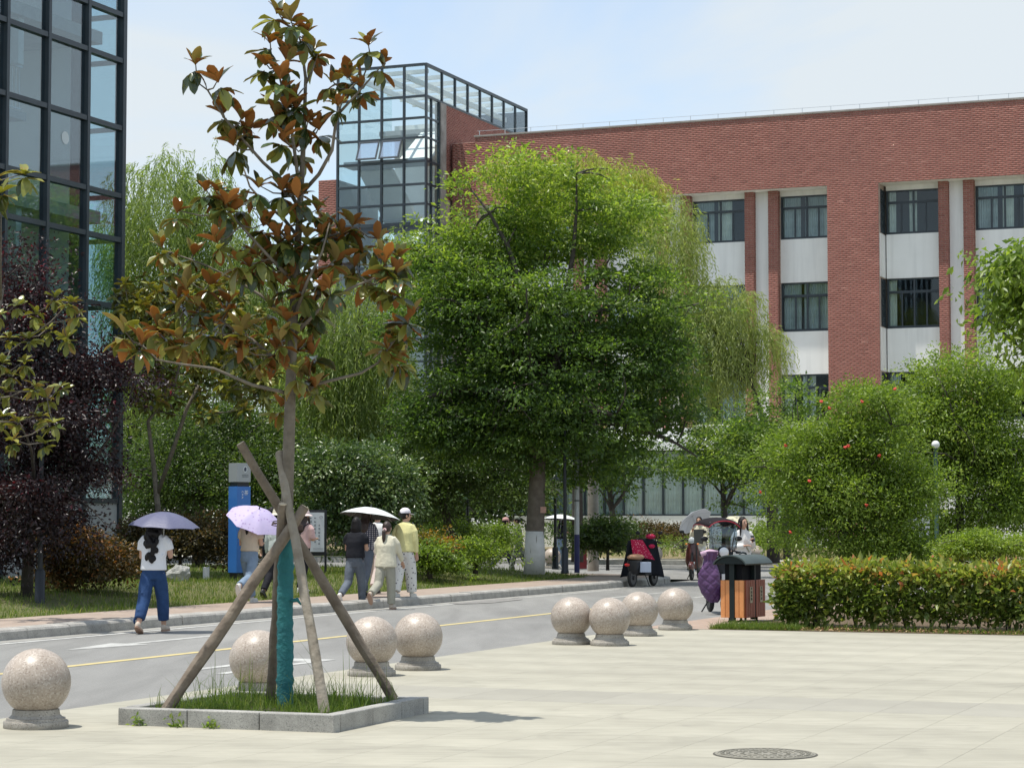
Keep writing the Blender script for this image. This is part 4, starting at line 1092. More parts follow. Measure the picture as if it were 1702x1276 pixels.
# ---- leaf litter under the hedge and grass strips
LM['litter'] = leafmat('dry_leaf', [(0, (0.10, 0.05, 0.025)), (0.6, (0.22, 0.12, 0.06)), (1, (0.36, 0.26, 0.15))], 0.1, 0.7, 0.2, (1, 1, 1))
g = np.random.default_rng(5)
n = 1700
P = np.stack([g.uniform(-8.3, 7, n), 30.26 + np.abs(g.normal(0, 0.35, n)), np.full(n, 0.012)], 1)
Pw = np.stack([P[:, 0] * BX + P[:, 1] * AX, P[:, 0] * BY + P[:, 1] * AY, P[:, 2] + g.random(n) * 0.02], 1)
d = g.normal(size=(n, 3)) * np.array([1, 1, 0.15]); V, F = leaf_quads(Pw, unit(d), unit(np.array([0, 0, 1]) + g.normal(size=(n, 3)) * 0.3), g.uniform(0.04, 0.09, n), g.uniform(0.02, 0.045, n))
tag(stuff(link('leaf_litter', np_mesh('leaf_litter', V, F, LM['litter'], tone=np.repeat(g.random(n), 2)))), 'dry fallen leaves scattered under the clipped hedge', 'leaf litter')
def grass(name, label, pts, h, w, seed, lean=0.45, base=0.5, matn='grass'):
    g = np.random.default_rng(seed); n = len(pts)
    az = g.uniform(0, 2 * math.pi, n); ln = np.abs(g.normal(0, lean, n))
    hh = h * np.exp(g.normal(size=n) * 0.35)
    d = np.stack([np.cos(az) * ln, np.sin(az) * ln, np.ones(n)], 1); d = unit(d)
    sd = np.stack([-np.sin(az + g.normal(size=n) * .8), np.cos(az + g.normal(size=n) * .8), np.zeros(n)], 1)
    b0 = pts - sd * (w / 2); b1 = pts + sd * (w / 2)
    mid = pts + d * (hh * 0.55)[:, None]
    tip = pts + d * hh[:, None] + np.stack([np.cos(az), np.sin(az), -0.4 * np.ones(n)], 1) * (hh * ln * 0.6)[:, None]
    m0 = mid - sd * (w * 0.36); m1 = mid + sd * (w * 0.36)
    V = np.stack([b0, b1, m1, m0, tip], 1).reshape(-1, 3); i = np.arange(n) * 5
    F = np.stack([np.stack([i, i + 1, i + 2], 1), np.stack([i, i + 2, i + 3], 1), np.stack([i + 3, i + 2, i + 4], 1)], 1).reshape(-1, 3)
    T = np.repeat(np.clip(g.normal(base, 0.2, n), 0, 1), 3)
    o = link(name, np_mesh(name, V, F, LM[matn], tone=T))
    return tag(stuff(o), label, 'grass')
def site_pts(b, a, z):
    return np.stack([b * BX + a * AX, b * BY + a * AY, z], 1)
g = np.random.default_rng(6)
n = 85000
bb_ = -18.85 - 13 * g.random(n) ** 1.3; aa_ = 22 + 31.3 * g.random(n)
kp = ~((bb_ > -19.2 - 0.0) & (aa_ > 51.5)) & (aa_ < 53.2)
bb_, aa_ = bb_[kp], aa_[kp]
zz = np.array([lawn_z(x, y) for x, y in zip(bb_, aa_)]) - 0.005
patch = np.sin(bb_ * 1.7 + 1) * np.sin(aa_ * 0.9) + g.normal(size=len(bb_)) * 0.7
sel = patch > -0.9
grass('lawn_grass', 'short sunlit grass on the mounded lawn across the road', site_pts(bb_[sel], aa_[sel], zz[sel]), 0.085, 0.011, 61, 0.6, 0.55)
n = 9000
bb_ = -9.25 + 1.3 * g.random(n) ** 0.8 + 5 * (g.random(n) < 0.22) * g.random(n); aa_ = 30.25 + np.abs(g.normal(0, 0.55, n)) * (0.35 + 0.65 * (bb_ < -6))
sel = aa_ < 33
grass('verge_grass', 'rough grass around the litter bin and hedge foot at the plaza edge', site_pts(bb_[sel], aa_[sel], np.full(sel.sum(), 0.003)), 0.07, 0.008, 62, 0.6, 0.5)
n = 2500
grass('bank_grass', 'bright grass at the foot of the planted bank across the street', site_pts(g.uniform(-28, -14, n), g.uniform(76.5, 78.5, n), np.full(n, 0.2)), 0.28, 0.02, 63, 0.5, 0.6)
# ------------------------------------------------------------------ planter, young magnolia and its props
M['planter'] = granite('planter_granite', (0.36, 0.35, 0.32), (0.45, 0.44, 0.40), (0.20, 0.2, 0.19), 150, 0.7, 0.3)
M['dirty'] = mat('planter_soil', (0.07, 0.06, 0.035), 0.95, bump=0.5)
PA, PB = 14.62, -7.30          # near right corner of the planter (along, across)
PS = 1.80
PR = -TH + R(1.5)
PXX, PXY = math.cos(PR), math.sin(PR)
pl_loc = S(PB, PA) + Vector((-PXX - PXY, -PXY + PXX, 0)) * (PS / 2)
mag_loc = S(-8.15, 15.47)
PLN = thing('planter', 'square granite edged tree planter on the plaza holding the young magnolia', 'planter', pl_loc, PR)
hh = PS / 2; kt = 0.12; kh = 0.13
r = random.Random(3)
segs = [(-hh, -0.31), (-0.31, 0.29), (0.29, hh)]
def kblock(x0, x1, y0, y1):
    b = MB(); b.span(x0 + 0.003, x1 - 0.003, y0 + 0.003, y1 - 0.003, -0.01, kh + r.uniform(-.003, .003)); b.build('edge_stone', M['planter'], PLN, bevel=0.008)
for x0, x1 in segs: kblock(x0, x1, -hh, -hh + kt)
for x0, x1 in segs: kblock(x0, x1, hh - kt, hh)
for y0, y1 in ((-hh + kt, -0.2), (-0.2, 0.35), (0.35, hh - kt)):
    kblock(hh - kt, hh, y0, y1); kblock(-hh, -hh + kt, y0, y1)
b = MB(); b.span(-hh + kt + .004, hh - kt - .004, -hh + kt + .004, hh - kt - .004, 0.0, 0.085); b.build('soil', M['dirty'], PLN)
g = np.random.default_rng(8)
def in_planter(n, edge=0.74):
    x = g.uniform(-edge, edge, n); y = g.uniform(-edge, edge, n)
    return np.stack([pl_loc.x + x * PXX - y * PXY, pl_loc.y + x * PXY + y * PXX, np.full(n, 0.08)], 1), x, y
pts, x, y = in_planter(5200)
dens = np.sin(x * 5 + 1) * np.sin(y * 4) + g.normal(size=len(x)) * 0.8
grass('planter_grass', 'uneven weedy grass growing inside the granite planter', pts[dens > -0.5], 0.095, 0.006, 81, 0.5, 0.42)
pts, x, y = in_planter(900)
kk = (np.abs(x) > 0.1) & (y > -0.35) & (g.random(len(x)) < 0.55)
grass('tall_weeds', 'tall thin grass stems standing in the planter around the trunk', pts[kk], 0.25, 0.006, 82, 0.35, 0.5)
# weeds sprouting at the foot of the planter
def weed(p, s, seed):
    gg = np.random.default_rng(seed); n = 26
    P = np.array(p)[None, :] + gg.normal(size=(n, 3)) * np.array([.028, .012, .0]) * s + np.array([0, 0, 1]) * gg.random((n, 1)) ** 2 * 0.07 * s
    V, F = leaf_quads(P, unit(gg.normal(size=(n, 3)) + np.array([0, 0, .5])), unit(gg.normal(size=(n, 3)) + np.array([0, -1, 1])), 0.045 * s, 0.02 * s)
    return V, F, np.repeat(gg.random(n), 2)
for i, (x_, s_) in enumerate(((-0.72, 1.0), (-0.38, 1.1), (-0.10, 1.0))):
    p = pl_loc + Vector((x_ * PXX + (hh + .02) * PXY, x_ * PXY - (hh + .02) * PXX, 0.005))
    V, F, T = weed((0, 0, 0), s_, 300 + i)
    o = link('weed', np_mesh('weed', V, F, LM['bright'], tone=T), None, p)
    tag(o, ['small weed growing at the far left end of the planter front', 'spreading weed at the foot of the first planter stone near its joint', 'upright weed at the foot of the middle planter stone'][i], 'weed', 'weeds at the foot of the planter')

# trunk and limbs of the young magnolia, placed by where they stand on the plaza
MY = mag_loc.y
mb = mag_loc + Vector((0, 0, 0.08))
def mp_(x, y, dy=0.0): return W(x, y, MY + dy)
M['magbark'] = mat('magnolia_bark', (0.11, 0.092, 0.07), 0.9, col2=(0.19, 0.165, 0.13), scale=9, bump=0.5, bscale=30)
trunk = [mb, mp_(474, 1000), mp_(476, 880), mp_(480, 740), mp_(483, 640), mp_(488, 520), mp_(494, 420), mp_(498, 350), mp_(503, 270), mp_(506, 200), mp_(508, 130), mp_(500, 70), mp_(488, 40)]
tr_r = [0.058, 0.054, 0.05, 0.046, 0.042, 0.036, 0.030, 0.026, 0.021, 0.017, 0.013, 0.008, 0.005]
MG = thing('magnolia_tree', 'slender young magnolia with rusty leaf undersides propped upright in the granite planter', 'tree', mb)
O3 = Vector(mb)
b = MB(); b.tube([p - O3 for p in trunk], tr_r, 12, jit=0.05, rng=random.Random(2)); b.build('trunk', M['magbark'], MG, smooth=True)
# teal cloth wrap, slightly spiralled
M['wrap'] = mat('teal_cloth', (0.012, 0.115, 0.13), 0.8, col2=(0.02, 0.16, 0.165), scale=7, bump=0.8, bscale=25)
b = MB(); n = 30; path = []; rad = []
for i in range(n + 1):
    t = i / n; z = 0.0 + 1.32 * t
    q0 = trunk[0].lerp(trunk[1], min(1, z / (trunk[1].z - mb.z))) if z < trunk[1].z - mb.z else trunk[1].lerp(trunk[2], (z - trunk[1].z + mb.z) / (trunk[2].z - trunk[1].z))
    path.append(q0 - O3); rad.append(0.062 - 0.004 * t + (0.006 if i % 2 else 0.0) + (0.004 if i % 5 == 0 else 0))
b.tube(path, rad, 14, jit=0.05, rng=random.Random(6))
kp = path[19]; b.tube([kp + Vector((0.05, -0.05, 0)), kp + Vector((0.10, -0.06, 0.01)), kp + Vector((0.13, -0.06, -0.03))], [0.012, 0.018, 0.006], 6)
b.build('trunk_wrap', M['wrap'], MG, smooth=True)
limbs = [
    [(497, 345), (470, 300, -.05), (437, 270, -.1), (400, 228, -.15), (372, 195, -.15), (345, 150, -.15), (329, 138, -.15)],
    [(372, 195, -.15), (364, 172, -.1), (363, 150, -.1)],
    [(500, 400), (470, 362, .1), (432, 330, .15), (415, 310, .2), (400, 265, .2)],
    [(503, 320), (530, 290, -.1), (552, 250, -.15), (558, 205, -.15), (566, 175, -.15), (580, 150, -.15), (605, 125, -.15), (618, 95, -.15)],
    [(562, 190, -.15), (590, 160, -.2), (625, 120, -.2), (640, 105, -.2)],
    [(500, 330), (492, 270, -.1), (484, 210, -.12), (474, 170, -.12), (465, 130, -.12), (452, 95, -.12)],
    [(505, 250), (520, 220, .1), (532, 205, .1)], [(508, 140), (520, 115, .0), (528, 90, .0)],
    [(483, 655), (455, 648, -.2), (420, 640, -.3), (385, 625, -.4), (355, 612, -.4), (300, 605, -.45), (262, 598, -.5), (238, 575, -.5)],
    [(484, 610), (450, 590, .1), (420, 565, .15), (385, 545, .2), (350, 520, .2), (318, 495, .2)],
    [(487, 540), (440, 495, .3), (400, 470, .3), (340, 440, .3), (285, 420, .3)],
    [(484, 655), (520, 640, .1), (560, 630, .15), (600, 620, .2), (628, 603, .2), (645, 580, .2), (672, 545, .2)],
    [(486, 560), (530, 515, -.1), (580, 480, -.2), (640, 455, -.2), (660, 448, -.2)],
    [(490, 470), (450, 430, -.2), (400, 375, -.2), (365, 335, -.2)],
    [(492, 440), (530, 400, .2), (570, 385, .2), (592, 378, .2)],
    [(488, 530), (510, 470, -.2), (535, 420, -.25), (548, 370, -.25)],
]
allp = [trunk[i].lerp(trunk[i + 1], f) for i in range(4, len(trunk) - 1) for f in (0, .33, .66)]
for L_ in limbs:
    pts = [mp_(p[0], p[1], p[2] if len(p) > 2 else 0.0) for p in L_]
    k = len(pts); r0 = 0.017 if L_[0][1] > 250 else 0.012
    b = MB(); b.tube([p - O3 for p in pts], [r0 * (1 - 0.72 * i / (k - 1)) for i in range(k)], 7); b.build('branch', M['magbark'], MG, smooth=True)
    allp += pts[1:] + [pts[i].lerp(pts[i + 1], .5) for i in range(k - 1)]
# leaves: solid, thin, glossy green above and rusty felt below
M['magtop'] = mat('magnolia_leaf_top', (0.045, 0.085, 0.028), 0.22, spec=0.6, objvar=0.35)
M['magtop2'] = mat('magnolia_young_leaf_top', (0.29, 0.31, 0.07), 0.28, spec=0.6, objvar=0.3)
M['magbot'] = mat('magnolia_leaf_felt', (0.36, 0.145, 0.034), 0.8, objvar=0.3)
M['magbot2'] = mat('magnolia_leaf_pale_felt', (0.30, 0.22, 0.07), 0.8, objvar=0.25)
def translucent(m, col, fac):
    n, l = m.node_tree.nodes, m.node_tree.links
    t = n.new("ShaderNodeBsdfTranslucent"); t.inputs[0].default_value = (*col, 1); mx = n.new("ShaderNodeMixShader"); mx.inputs[0].default_value = fac
    l.new(n['Principled BSDF'].outputs[0], mx.inputs[1]); l.new(t.outputs[0], mx.inputs[2]); l.new(mx.outputs[0], n['Material Output'].inputs[0])
translucent(M['magbot'], (0.70, 0.27, 0.04), 0.30); translucent(M['magbot2'], (0.5, 0.36, 0.07), 0.25)
translucent(M['magtop'], (0.45, 0.30, 0.04), 0.22); translucent(M['magtop2'], (0.60, 0.55, 0.09), 0.40)
def mag_leaf(mats, cup, curl, seed):
    """unit length leaf along +y, top +z"""
    r = random.Random(seed); bend = r.uniform(-.16, .16); wave = r.uniform(0, .035)
    prof = [(0.0, 0.015), (0.12, 0.075), (0.35, 0.18), (0.6, 0.22), (0.82, 0.165), (0.94, 0.075)]
    b = MB(); th = 0.012
    rows = []
    for t, w in prof:
        z = -curl * t * t; w *= 1 + r.uniform(-.06, .06)
        bx_ = bend * t * t; wz = wave * math.sin(t * 9 + seed)
        rows.append([(bx_ - w, t, z + cup * w + wz), (bx_, t, z), (bx_ + w, t, z + cup * w * 0.8 - wz)])
    tip = (bend + r.uniform(-.02, .02), 1.0, -curl)
    for side, dz, mi in ((1, 0.0, 0), (-1, -th, 1)):
        b.cur = mi; vs = [(x, y, z + dz) for row in rows for x, y, z in row] + [(tip[0], tip[1], tip[2] + dz)]
        fs = []
        for i in range(len(rows) - 1):
            for j in (0, 1):
                a = i * 3 + j; fs.append((a, a + 1, a + 4, a + 3))
        e = (len(rows) - 1) * 3; fs += [(e, e + 1, e + 6 - 3), (e + 1, e + 2, e + 3)]
        if side < 0: fs = [tuple(reversed(f)) for f in fs]
        b.add(vs, fs)
    b.mi = list(b.mi)
    return b
LEAFSETS = {}
def leafset(key, mats):
    LEAFSETS[key] = [mag_leaf(mats, c, k, s).mesh('leaf', mats, smooth=True) for c, k, s in ((0.35, 0.1, 1), (0.5, 0.28, 2), (0.25, 0.45, 3), (0.6, -0.12, 4), (0.75, 0.15, 5), (0.4, 0.6, 6), (0.15, 0.2, 7))]
leafset('mature', [M['magtop'], M['magbot']]); leafset('young', [M['magtop2'], M['magbot']]); leafset('pale', [M['magtop2'], M['magbot2']])
M['maggreen'] = mat('magnolia_leaf_green_back', (0.20, 0.24, 0.065), 0.6, objvar=0.3); translucent(M['maggreen'], (0.62, 0.62, 0.12), 0.42)
leafset('green', [M['magtop'], M['maggreen']]); leafset('lime', [M['magtop2'], M['maggreen']])
def rosette(cpos, size, r, kind=None, tilt=None):
    """list of (position, matrix, length, set) for one whorl of leaves"""
    out = []
    ax = Vector((r.uniform(-.35, .35), r.uniform(-.35, .35), 1)).normalized() if tilt is None else tilt
    q = ax.to_track_quat('Z', 'Y').to_matrix()
    nu = r.choice((6, 7, 8)); nl = r.choice((8, 9, 10)); lush_ = kind == 'lush'
    for ring, n, el0, el1 in ((0, nu, 12 if lush_ else 38, 55 if lush_ else 74), (1, nl, -62, 8)):
        a0 = r.uniform(0, 6.28)
        for k in range(n):
            az = a0 + k * 2 * math.pi / n + r.uniform(-.25, .25); el = R(r.uniform(el0, el1))
            d = Vector((math.cos(az) * math.cos(el), math.sin(az) * math.cos(el), math.sin(el)))
            nrm = Vector((-math.cos(az) * math.sin(el), -math.sin(az) * math.sin(el), math.cos(el)))
            nrm = (nrm + Vector((r.uniform(-.3, .3), r.uniform(-.3, .3), 0))).normalized()
            x = d.cross(nrm).normalized(); nrm = x.cross(d)
            m = Matrix((x, d, nrm)).transposed()
            L = size * r.uniform(0.62, 1.15) * (1.0 if ring == 0 else 1.05)
            ks = r.choice(('young', 'pale', 'pale', 'lime', 'young')) if kind == 'gold' else r.choice(('lime', 'lime', 'lime', 'green', 'pale')) if kind == 'lush' else (r.choice(('mature', 'mature', 'young', 'pale')) if ring == 0 else r.choice(('mature', 'green', 'green', 'lime')))
            p = Vector(cpos) - ax * (0.02 + 0.05 * ring)
            out.append((p, q @ m, L, ks))
    return out
def place_leaves(root, leaves, origin, limit, r, stuffname='foliage'):
    leaves.sort(key=lambda t: t[0].y - 0.5 * t[2])
    r2 = random.Random(1)
    keep = leaves[:limit] if len(leaves) <= limit else None
    if keep is None:
        idx = sorted(range(len(leaves)), key=lambda i: leaves[i][0].y - 2.2 * leaves[i][2] + r2.uniform(0, .6))
        keep = [leaves[i] for i in idx[:limit]]; rest = [leaves[i] for i in idx[limit:]]
    else: rest = []
    for p, m, L, ks in keep:
        me = r.choice(LEAFSETS[ks])
        o = bpy.data.objects.new('leaf', me); o.parent = root
        o.matrix_local = Matrix.Translation(p - origin) @ m.to_4x4() @ Matrix.Scale(L, 4)
        COL.objects.link(o)
    if rest:
        allmats = [M['magtop'], M['magtop2'], M['magbot'], M['magbot2'], M['maggreen']]
        b = MB()
        for p, m, L, ks in rest:
            me = r.choice(LEAFSETS[ks]); idx = [allmats.index(x) for x in me.materials]
            n0 = len(b.v)
            b.v += [tuple(m @ (v.co * L) + p - origin) for v in me.vertices]
            for pl in me.polygons: b.f.append(tuple(i + n0 for i in pl.vertices)); b.mi.append(idx[pl.material_index])
        stuff(link(stuffname, b.mesh(stuffname, allmats, smooth=True), root))
ros = [(483, 32), (449, 68), (521, 82), (478, 100), (508, 55), (325, 104), (362, 133), (402, 195), (388, 238), (412, 215), (441, 105), (466, 128), (468, 158), (458, 188), (492, 178), (512, 200), (530, 212), (612, 72), (636, 104), (578, 126), (600, 142), (562, 172), (472, 228), (490, 245), (430, 308), (494, 325), (528, 348), (362, 318), (295, 350), (384, 350), (402, 338), (438, 372), (546, 368), (586, 372), (560, 398), (596, 400), (510, 392), (480, 398), (425, 425), (415, 440), (446, 440), (268, 408), (288, 440), (310, 478), (500, 440), (540, 432), (524, 462), (660, 450), (640, 432), (655, 478), (682, 525), (668, 545), (645, 578), (236, 568), (262, 535), (300, 560), (404, 545), (400, 572), (430, 592), (460, 578), (466, 562), (518, 585), (512, 622), (524, 640), (468, 672), (350, 470), (380, 500), (345, 545), (560, 430), (590, 440), (620, 460), (500, 480), (470, 470), (450, 510), (360, 400), (330, 505), (520, 525), (470, 420)]
r = random.Random(14); leaves = []
ros += [(x + r.choice((-1, 1)) * r.uniform(18, 34), y + r.uniform(-26, 26)) for x, y in ros if (y > 280 and r.random() < .5) or (y <= 280 and r.random() < .22)]
for i, (x, y) in enumerate(ros):
    near = min(allp, key=lambda p: (p - mp_(x, y)).length)
    dy = near.y - MY + r.uniform(-.22, .22)
    c = mp_(x, y, dy)
    near = min(allp, key=lambda p: (p - c).length + (0.15 if p.z > c.z else 0))
    if (near - c).length > 0.04:
        b = MB(); mid = near.lerp(c, .55) + Vector((0, 0, -0.03))
        b.tube([near - O3, mid - O3, c - O3], [0.008, 0.006, 0.004], 5); b.build('twig', M['magbark'], MG)
    leaves += rosette(c, r.uniform(.145, .18), r, 'gold' if y > 400 and r.random() < .42 else None)
place_leaves(MG, leaves, O3, 300, r)

# wooden props
M['pole'] = mat('weathered_pole', (0.13, 0.10, 0.075), 0.9, col2=(0.23, 0.19, 0.145), scale=7, bump=0.7, bscale=18)
M['pole_grey'] = mat('grey_pole', (0.30, 0.27, 0.22), 0.9, col2=(0.20, 0.17, 0.13), scale=8, bump=0.7, bscale=18)
def pole(p0, p1, r0, r1, label, m='pole'):
    p0, p1 = Vector(p0), Vector(p1)
    root = thing('support_pole', label, 'pole', p0, 0, 'wooden poles propping the young magnolia')
    rr = random.Random(int(p0.x * 1000)); n = 9
    w = [Vector((rr.uniform(-.006, .006), rr.uniform(-.006, .006), 0)) for _ in range(n + 1)]
    b = MB(); b.tube([(p1 - p0) * (i / n) + w[i] for i in range(n + 1)], [(r0 + (r1 - r0) * i / n) * rr.uniform(.94, 1.07) for i in range(n + 1)], 10, jit=0.05, rng=rr)
    b.build('shaft', M[m], root, smooth='auto')
    d = (p1 - p0).normalized()
    M['cut'] = M.get('cut') or mat('cut_wood', (0.50, 0.42, 0.30), 0.8, var=0.15, scale=20)
    b = MB(); b.lathe([(r1 * 0.9, 0), (r1 * 0.86, 0.006)], 10, c=(p1 - p0) + d * 0.001, M=d.to_track_quat('Z', 'Y').to_matrix()); b.build('cut_end', M['cut'], root)
    return root
def site_from(px, py, dy, z=None):
    v = W(px, py, MY + dy); 
    if z is not None: v.z = z
    return v
def on_planter(px, py, z=0.10): return G(px, py, z)
pole(on_planter(276, 1180), W(507, 843, MY - 0.10), 0.047, 0.040, 'wooden prop leaning from the left corner of the planter up to the trunk', 'pole')
pole(on_planter(655, 1163), W(400, 737, MY + 0.18), 0.043, 0.037, 'long wooden prop from the right planter edge with its top sticking out left', 'pole')
pole(on_planter(540, 1186), W(465, 752, MY + 0.05), 0.042, 0.034, 'pale split wooden prop standing in front of the trunk at the planter front', 'pole_grey')
_pb = W(450, 1150, MY + .42); _pb.z = .08
pole(_pb, W(470, 838, MY - 0.14), 0.04, 0.034, 'short dark wooden prop just left of the teal wrapped trunk', 'pole')
M['wire'] = mat('rusty_wire', (0.10, 0.06, 0.04), 0.7)
b = MB(); c = mp_(476, 872) 
for k in range(3): b.torus((0, 0, k * 0.012), 0.115 - 0.004 * k, 0.004, 20, 5, Matrix.Rotation(R(6 * k - 6), 3, 'X'))
wr = b.build('wire_tie', M['wire'], None); wr.location = c; tag(wr, 'thin rusty wire binding the wooden props to the magnolia trunk', 'wire')

# magnolia at the left edge (two big leaf whorls reach into view) and the one behind it
def side_magnolia(label, base, trunk_px, Y, spots, size, seed, limit, cat='tree', dyr=0.25, ks_=None):
    r = random.Random(seed); base = Vector(base)
    root = thing('magnolia_tree', label, cat, base)
    pts = [base] + [W(x, y, Y) for x, y in trunk_px]
    b = MB(); b.tube([p - base for p in pts], [0.075 * (1 - 0.75 * i / (len(pts) - 1)) for i in range(len(pts))], 10, jit=.05, rng=r); b.build('trunk', M['magbark'], root, smooth=True)
    al = [pts[i].lerp(pts[i + 1], f) for i in range(1, len(pts) - 1) for f in (0, .25, .5, .75)]
    lv = []
    sp = sorted(spots, key=lambda s: (s[0] - trunk_px[-1][0]) ** 2 + (s[1] - trunk_px[-1][1]) ** 2)
    for (x, y, *sz_) in sp:
        c = W(x, y, Y + r.uniform(-dyr, dyr))
        near = min(al, key=lambda p: (p - c).length + max(0, p.z - c.z + 0.1))
        b = MB(); mid = near.lerp(c, .5) + Vector((0, 0, -0.05)); L0 = (near - c).length
        b.tube([near - base, mid - base, c - base], [0.008 + 0.006 * L0, 0.007 + .003 * L0, 0.005], 5); b.build('branch', M['magbark'], root, smooth=True)
        al += [mid, c]
        lv += rosette(c, sz_[0] if sz_ else size, r, ks_)
    place_leaves(root, lv, base, limit, r)
    return root
b0 = gp(-30, 31.5, 0.15)
side_magnolia('broad magnolia with yellow green leaf whorls in front of the dark plum tree', b0, [(-35, 850), (-25, 700), (-10, 560), (5, 480)], 31.5, [(92, 492), (118, 500), (60, 520), (30, 505), (16, 560), (58, 640), (88, 700), (30, 700), (78, 660), (10, 650), (128, 520), (48, 560), (4, 600), (100, 640), (66, 690), (20, 620), (0, 520), (-40, 560), (-50, 650), (-70, 500), (80, 545), (40, 600), (110, 560), (20, 730), (75, 735), (5, 690), (42, 288, .30), (2, 318, .30), (-40, 300, .28)], 0.185, 32, 300, dyr=0.8, ks_='lush')
b0 = gp(272, 47.0, 0.25)
r = random.Random(61); spots = []
for cx, cy, rx, ry, n in ((300, 545, 110, 80, 84), (405, 585, 60, 75, 36), (245, 610, 55, 70, 32), (330, 650, 105, 40, 28), (225, 500, 40, 45, 24), (420, 650, 45, 35, 14), (340, 490, 70, 35, 20), (250, 490, 60, 30, 14)):
    for _ in range(n):
        a = r.uniform(0, 6.28); q = math.sqrt(r.random()); spots.append((cx + rx * q * math.cos(a), cy + ry * q * math.sin(a)))
side_magnolia('full grown dense magnolia with a leaning forked trunk behind the grey blue umbrella', b0, [(262, 840), (255, 770), (246, 700), (290, 640), (310, 560)], 47.0, spots, 0.21, 33, 300, dyr=1.3, ks_='lush')
fk = bpy.data.objects[[o.name for o in bpy.data.objects if o.name.startswith('magnolia_tree')][-1]]
b = MB(); b.tube([W(262, 820, 47) - b0, W(290, 740, 46.8) - b0, W(310, 680, 46.6) - b0, W(330, 640, 46.6) - b0], [0.05, 0.045, 0.04, 0.03], 8); b.build('fork', M['magbark'], fk, smooth=True)
b = MB(); b.tube([Vector((0, 0, -.05)), (W(268, 900, 47) - b0)], [0.115, 0.095], 10, jit=.05, rng=r); b.build('limewash', BARK['lime'], fk, smooth=True)

# ------------------------------------------------------------------ granite ball bollards
M['ball'] = granite('pink_granite', (0.41, 0.345, 0.285), (0.54, 0.48, 0.415), (0.27, 0.215, 0.175), 95, 0.42, 0.2)
M['ballbase'] = granite('grey_granite', (0.36, 0.33, 0.28), (0.44, 0.41, 0.36), (0.2, 0.18, 0.16), 110, 0.6, 0.35)
BL = thing('ball_bollard', 'granite ball bollard standing alone at the left edge of the plaza', 'bollard', S(-9.56, 14.18), 0.3, 'granite ball bollards')
b = MB(); b.ell((0, 0, 0.335), (0.255, 0.255, 0.25), 48, 28); b.build('ball', M['ball'], BL, smooth=True)
b = MB(); b.lathe([(0.237, 0.0), (0.24, 0.008), (0.24, 0.045), (0.235, 0.052), (0.222, 0.053), (0.218, 0.062), (0.217, 0.072), (0.195, 0.076), (0.185, 0.09), (0.178, 0.094), (0.172, 0.135), (0.15, 0.14)], 48); b.build('base', M['ballbase'], BL, smooth='auto')
bl = [(-9.35, 17.25, 'granite ball bollard half hidden behind the teal wrapped trunk'), (-9.62, 20.09, 'granite ball bollard right of the planter, crossed by a wooden prop'), (-9.56, 21.07, 'granite ball bollard just behind the one crossed by the wooden prop'),
      (-9.72, 26.02, 'left hand ball bollard of the four standing at the plaza corner'), (-9.19, 25.95, 'front ball bollard of the four at the plaza corner'), (-9.58, 28.23, 'third ball bollard of the corner four, partly hidden by the front one'), (-9.63, 29.95, 'rearmost ball bollard of the corner four, nearest the litter bin')]
bl[3] = (bl[3][0], bl[3][1], 'ball bollard closest to the road among the four at the plaza corner')
for i, (b_, a_, lb) in enumerate(bl):
    dup(BL, S(b_, a_), 0.7 * i, lb)
for px, py, z, lb in ((918, 944, 0.12, 'far pale ball bollard between the shade tree trunk and the black lamp post'), (1088, 938, 0.12, 'far pale ball bollard behind the red and black scooter cover'), (1257, 937, 0.12, 'far ball bollard beside the woman in white')):
    p = G(px, py, z); dup(BL, p, 0.5, lb)
# the far three show bigger than the near ones: they stand on the far pavement

# ------------------------------------------------------------------ litter bin
M['slat'] = mat('orange_wood', (0.60, 0.23, 0.07), 0.5, col2=(0.70, 0.31, 0.11), scale=(4), bump=0.1, objvar=0.12, coat=0.1)
M['slat_red'] = mat('red_wood', (0.24, 0.055, 0.028), 0.5, col2=(0.30, 0.08, 0.04), scale=4, objvar=0.12, coat=0.1)
M['binmetal'] = mat('dark_green_metal', (0.010, 0.018, 0.018), 0.55, spec=0.3)
M['lid'] = mat('grey_green_lid', (0.055, 0.075, 0.07), 0.5, metal=0.2, var=0.15, scale=3)
M['plate'] = mat('bin_label_plate', (0.42, 0.36, 0.25), 0.5, metal=0.3)
M['ink'] = mat('dark_ink', (0.05, 0.045, 0.04), 0.7)
BIN = thing('litter_bin', 'twin litter bin with orange and red slats and a curved dark roof', 'litter bin', S(-9.45, 32.75), R(59))
# local: x = long side (two bins side by side), y = depth; the -y face carries the labels
LX, LYy, z0, z1 = 0.37, 0.19, 0.09, 0.63
b = MB(); b.span(-LX + .02, LX - .02, -LYy + .02, LYy - .02, z0, z1 - .02); b.build('liner', M['binmetal'], BIN)
def slat(x0, x1, y0, y1, m): 
    b = MB(); b.span(x0, x1, y0, y1, z0 - .02, z1); b.build('slat', M[m], BIN, bevel=0.004)
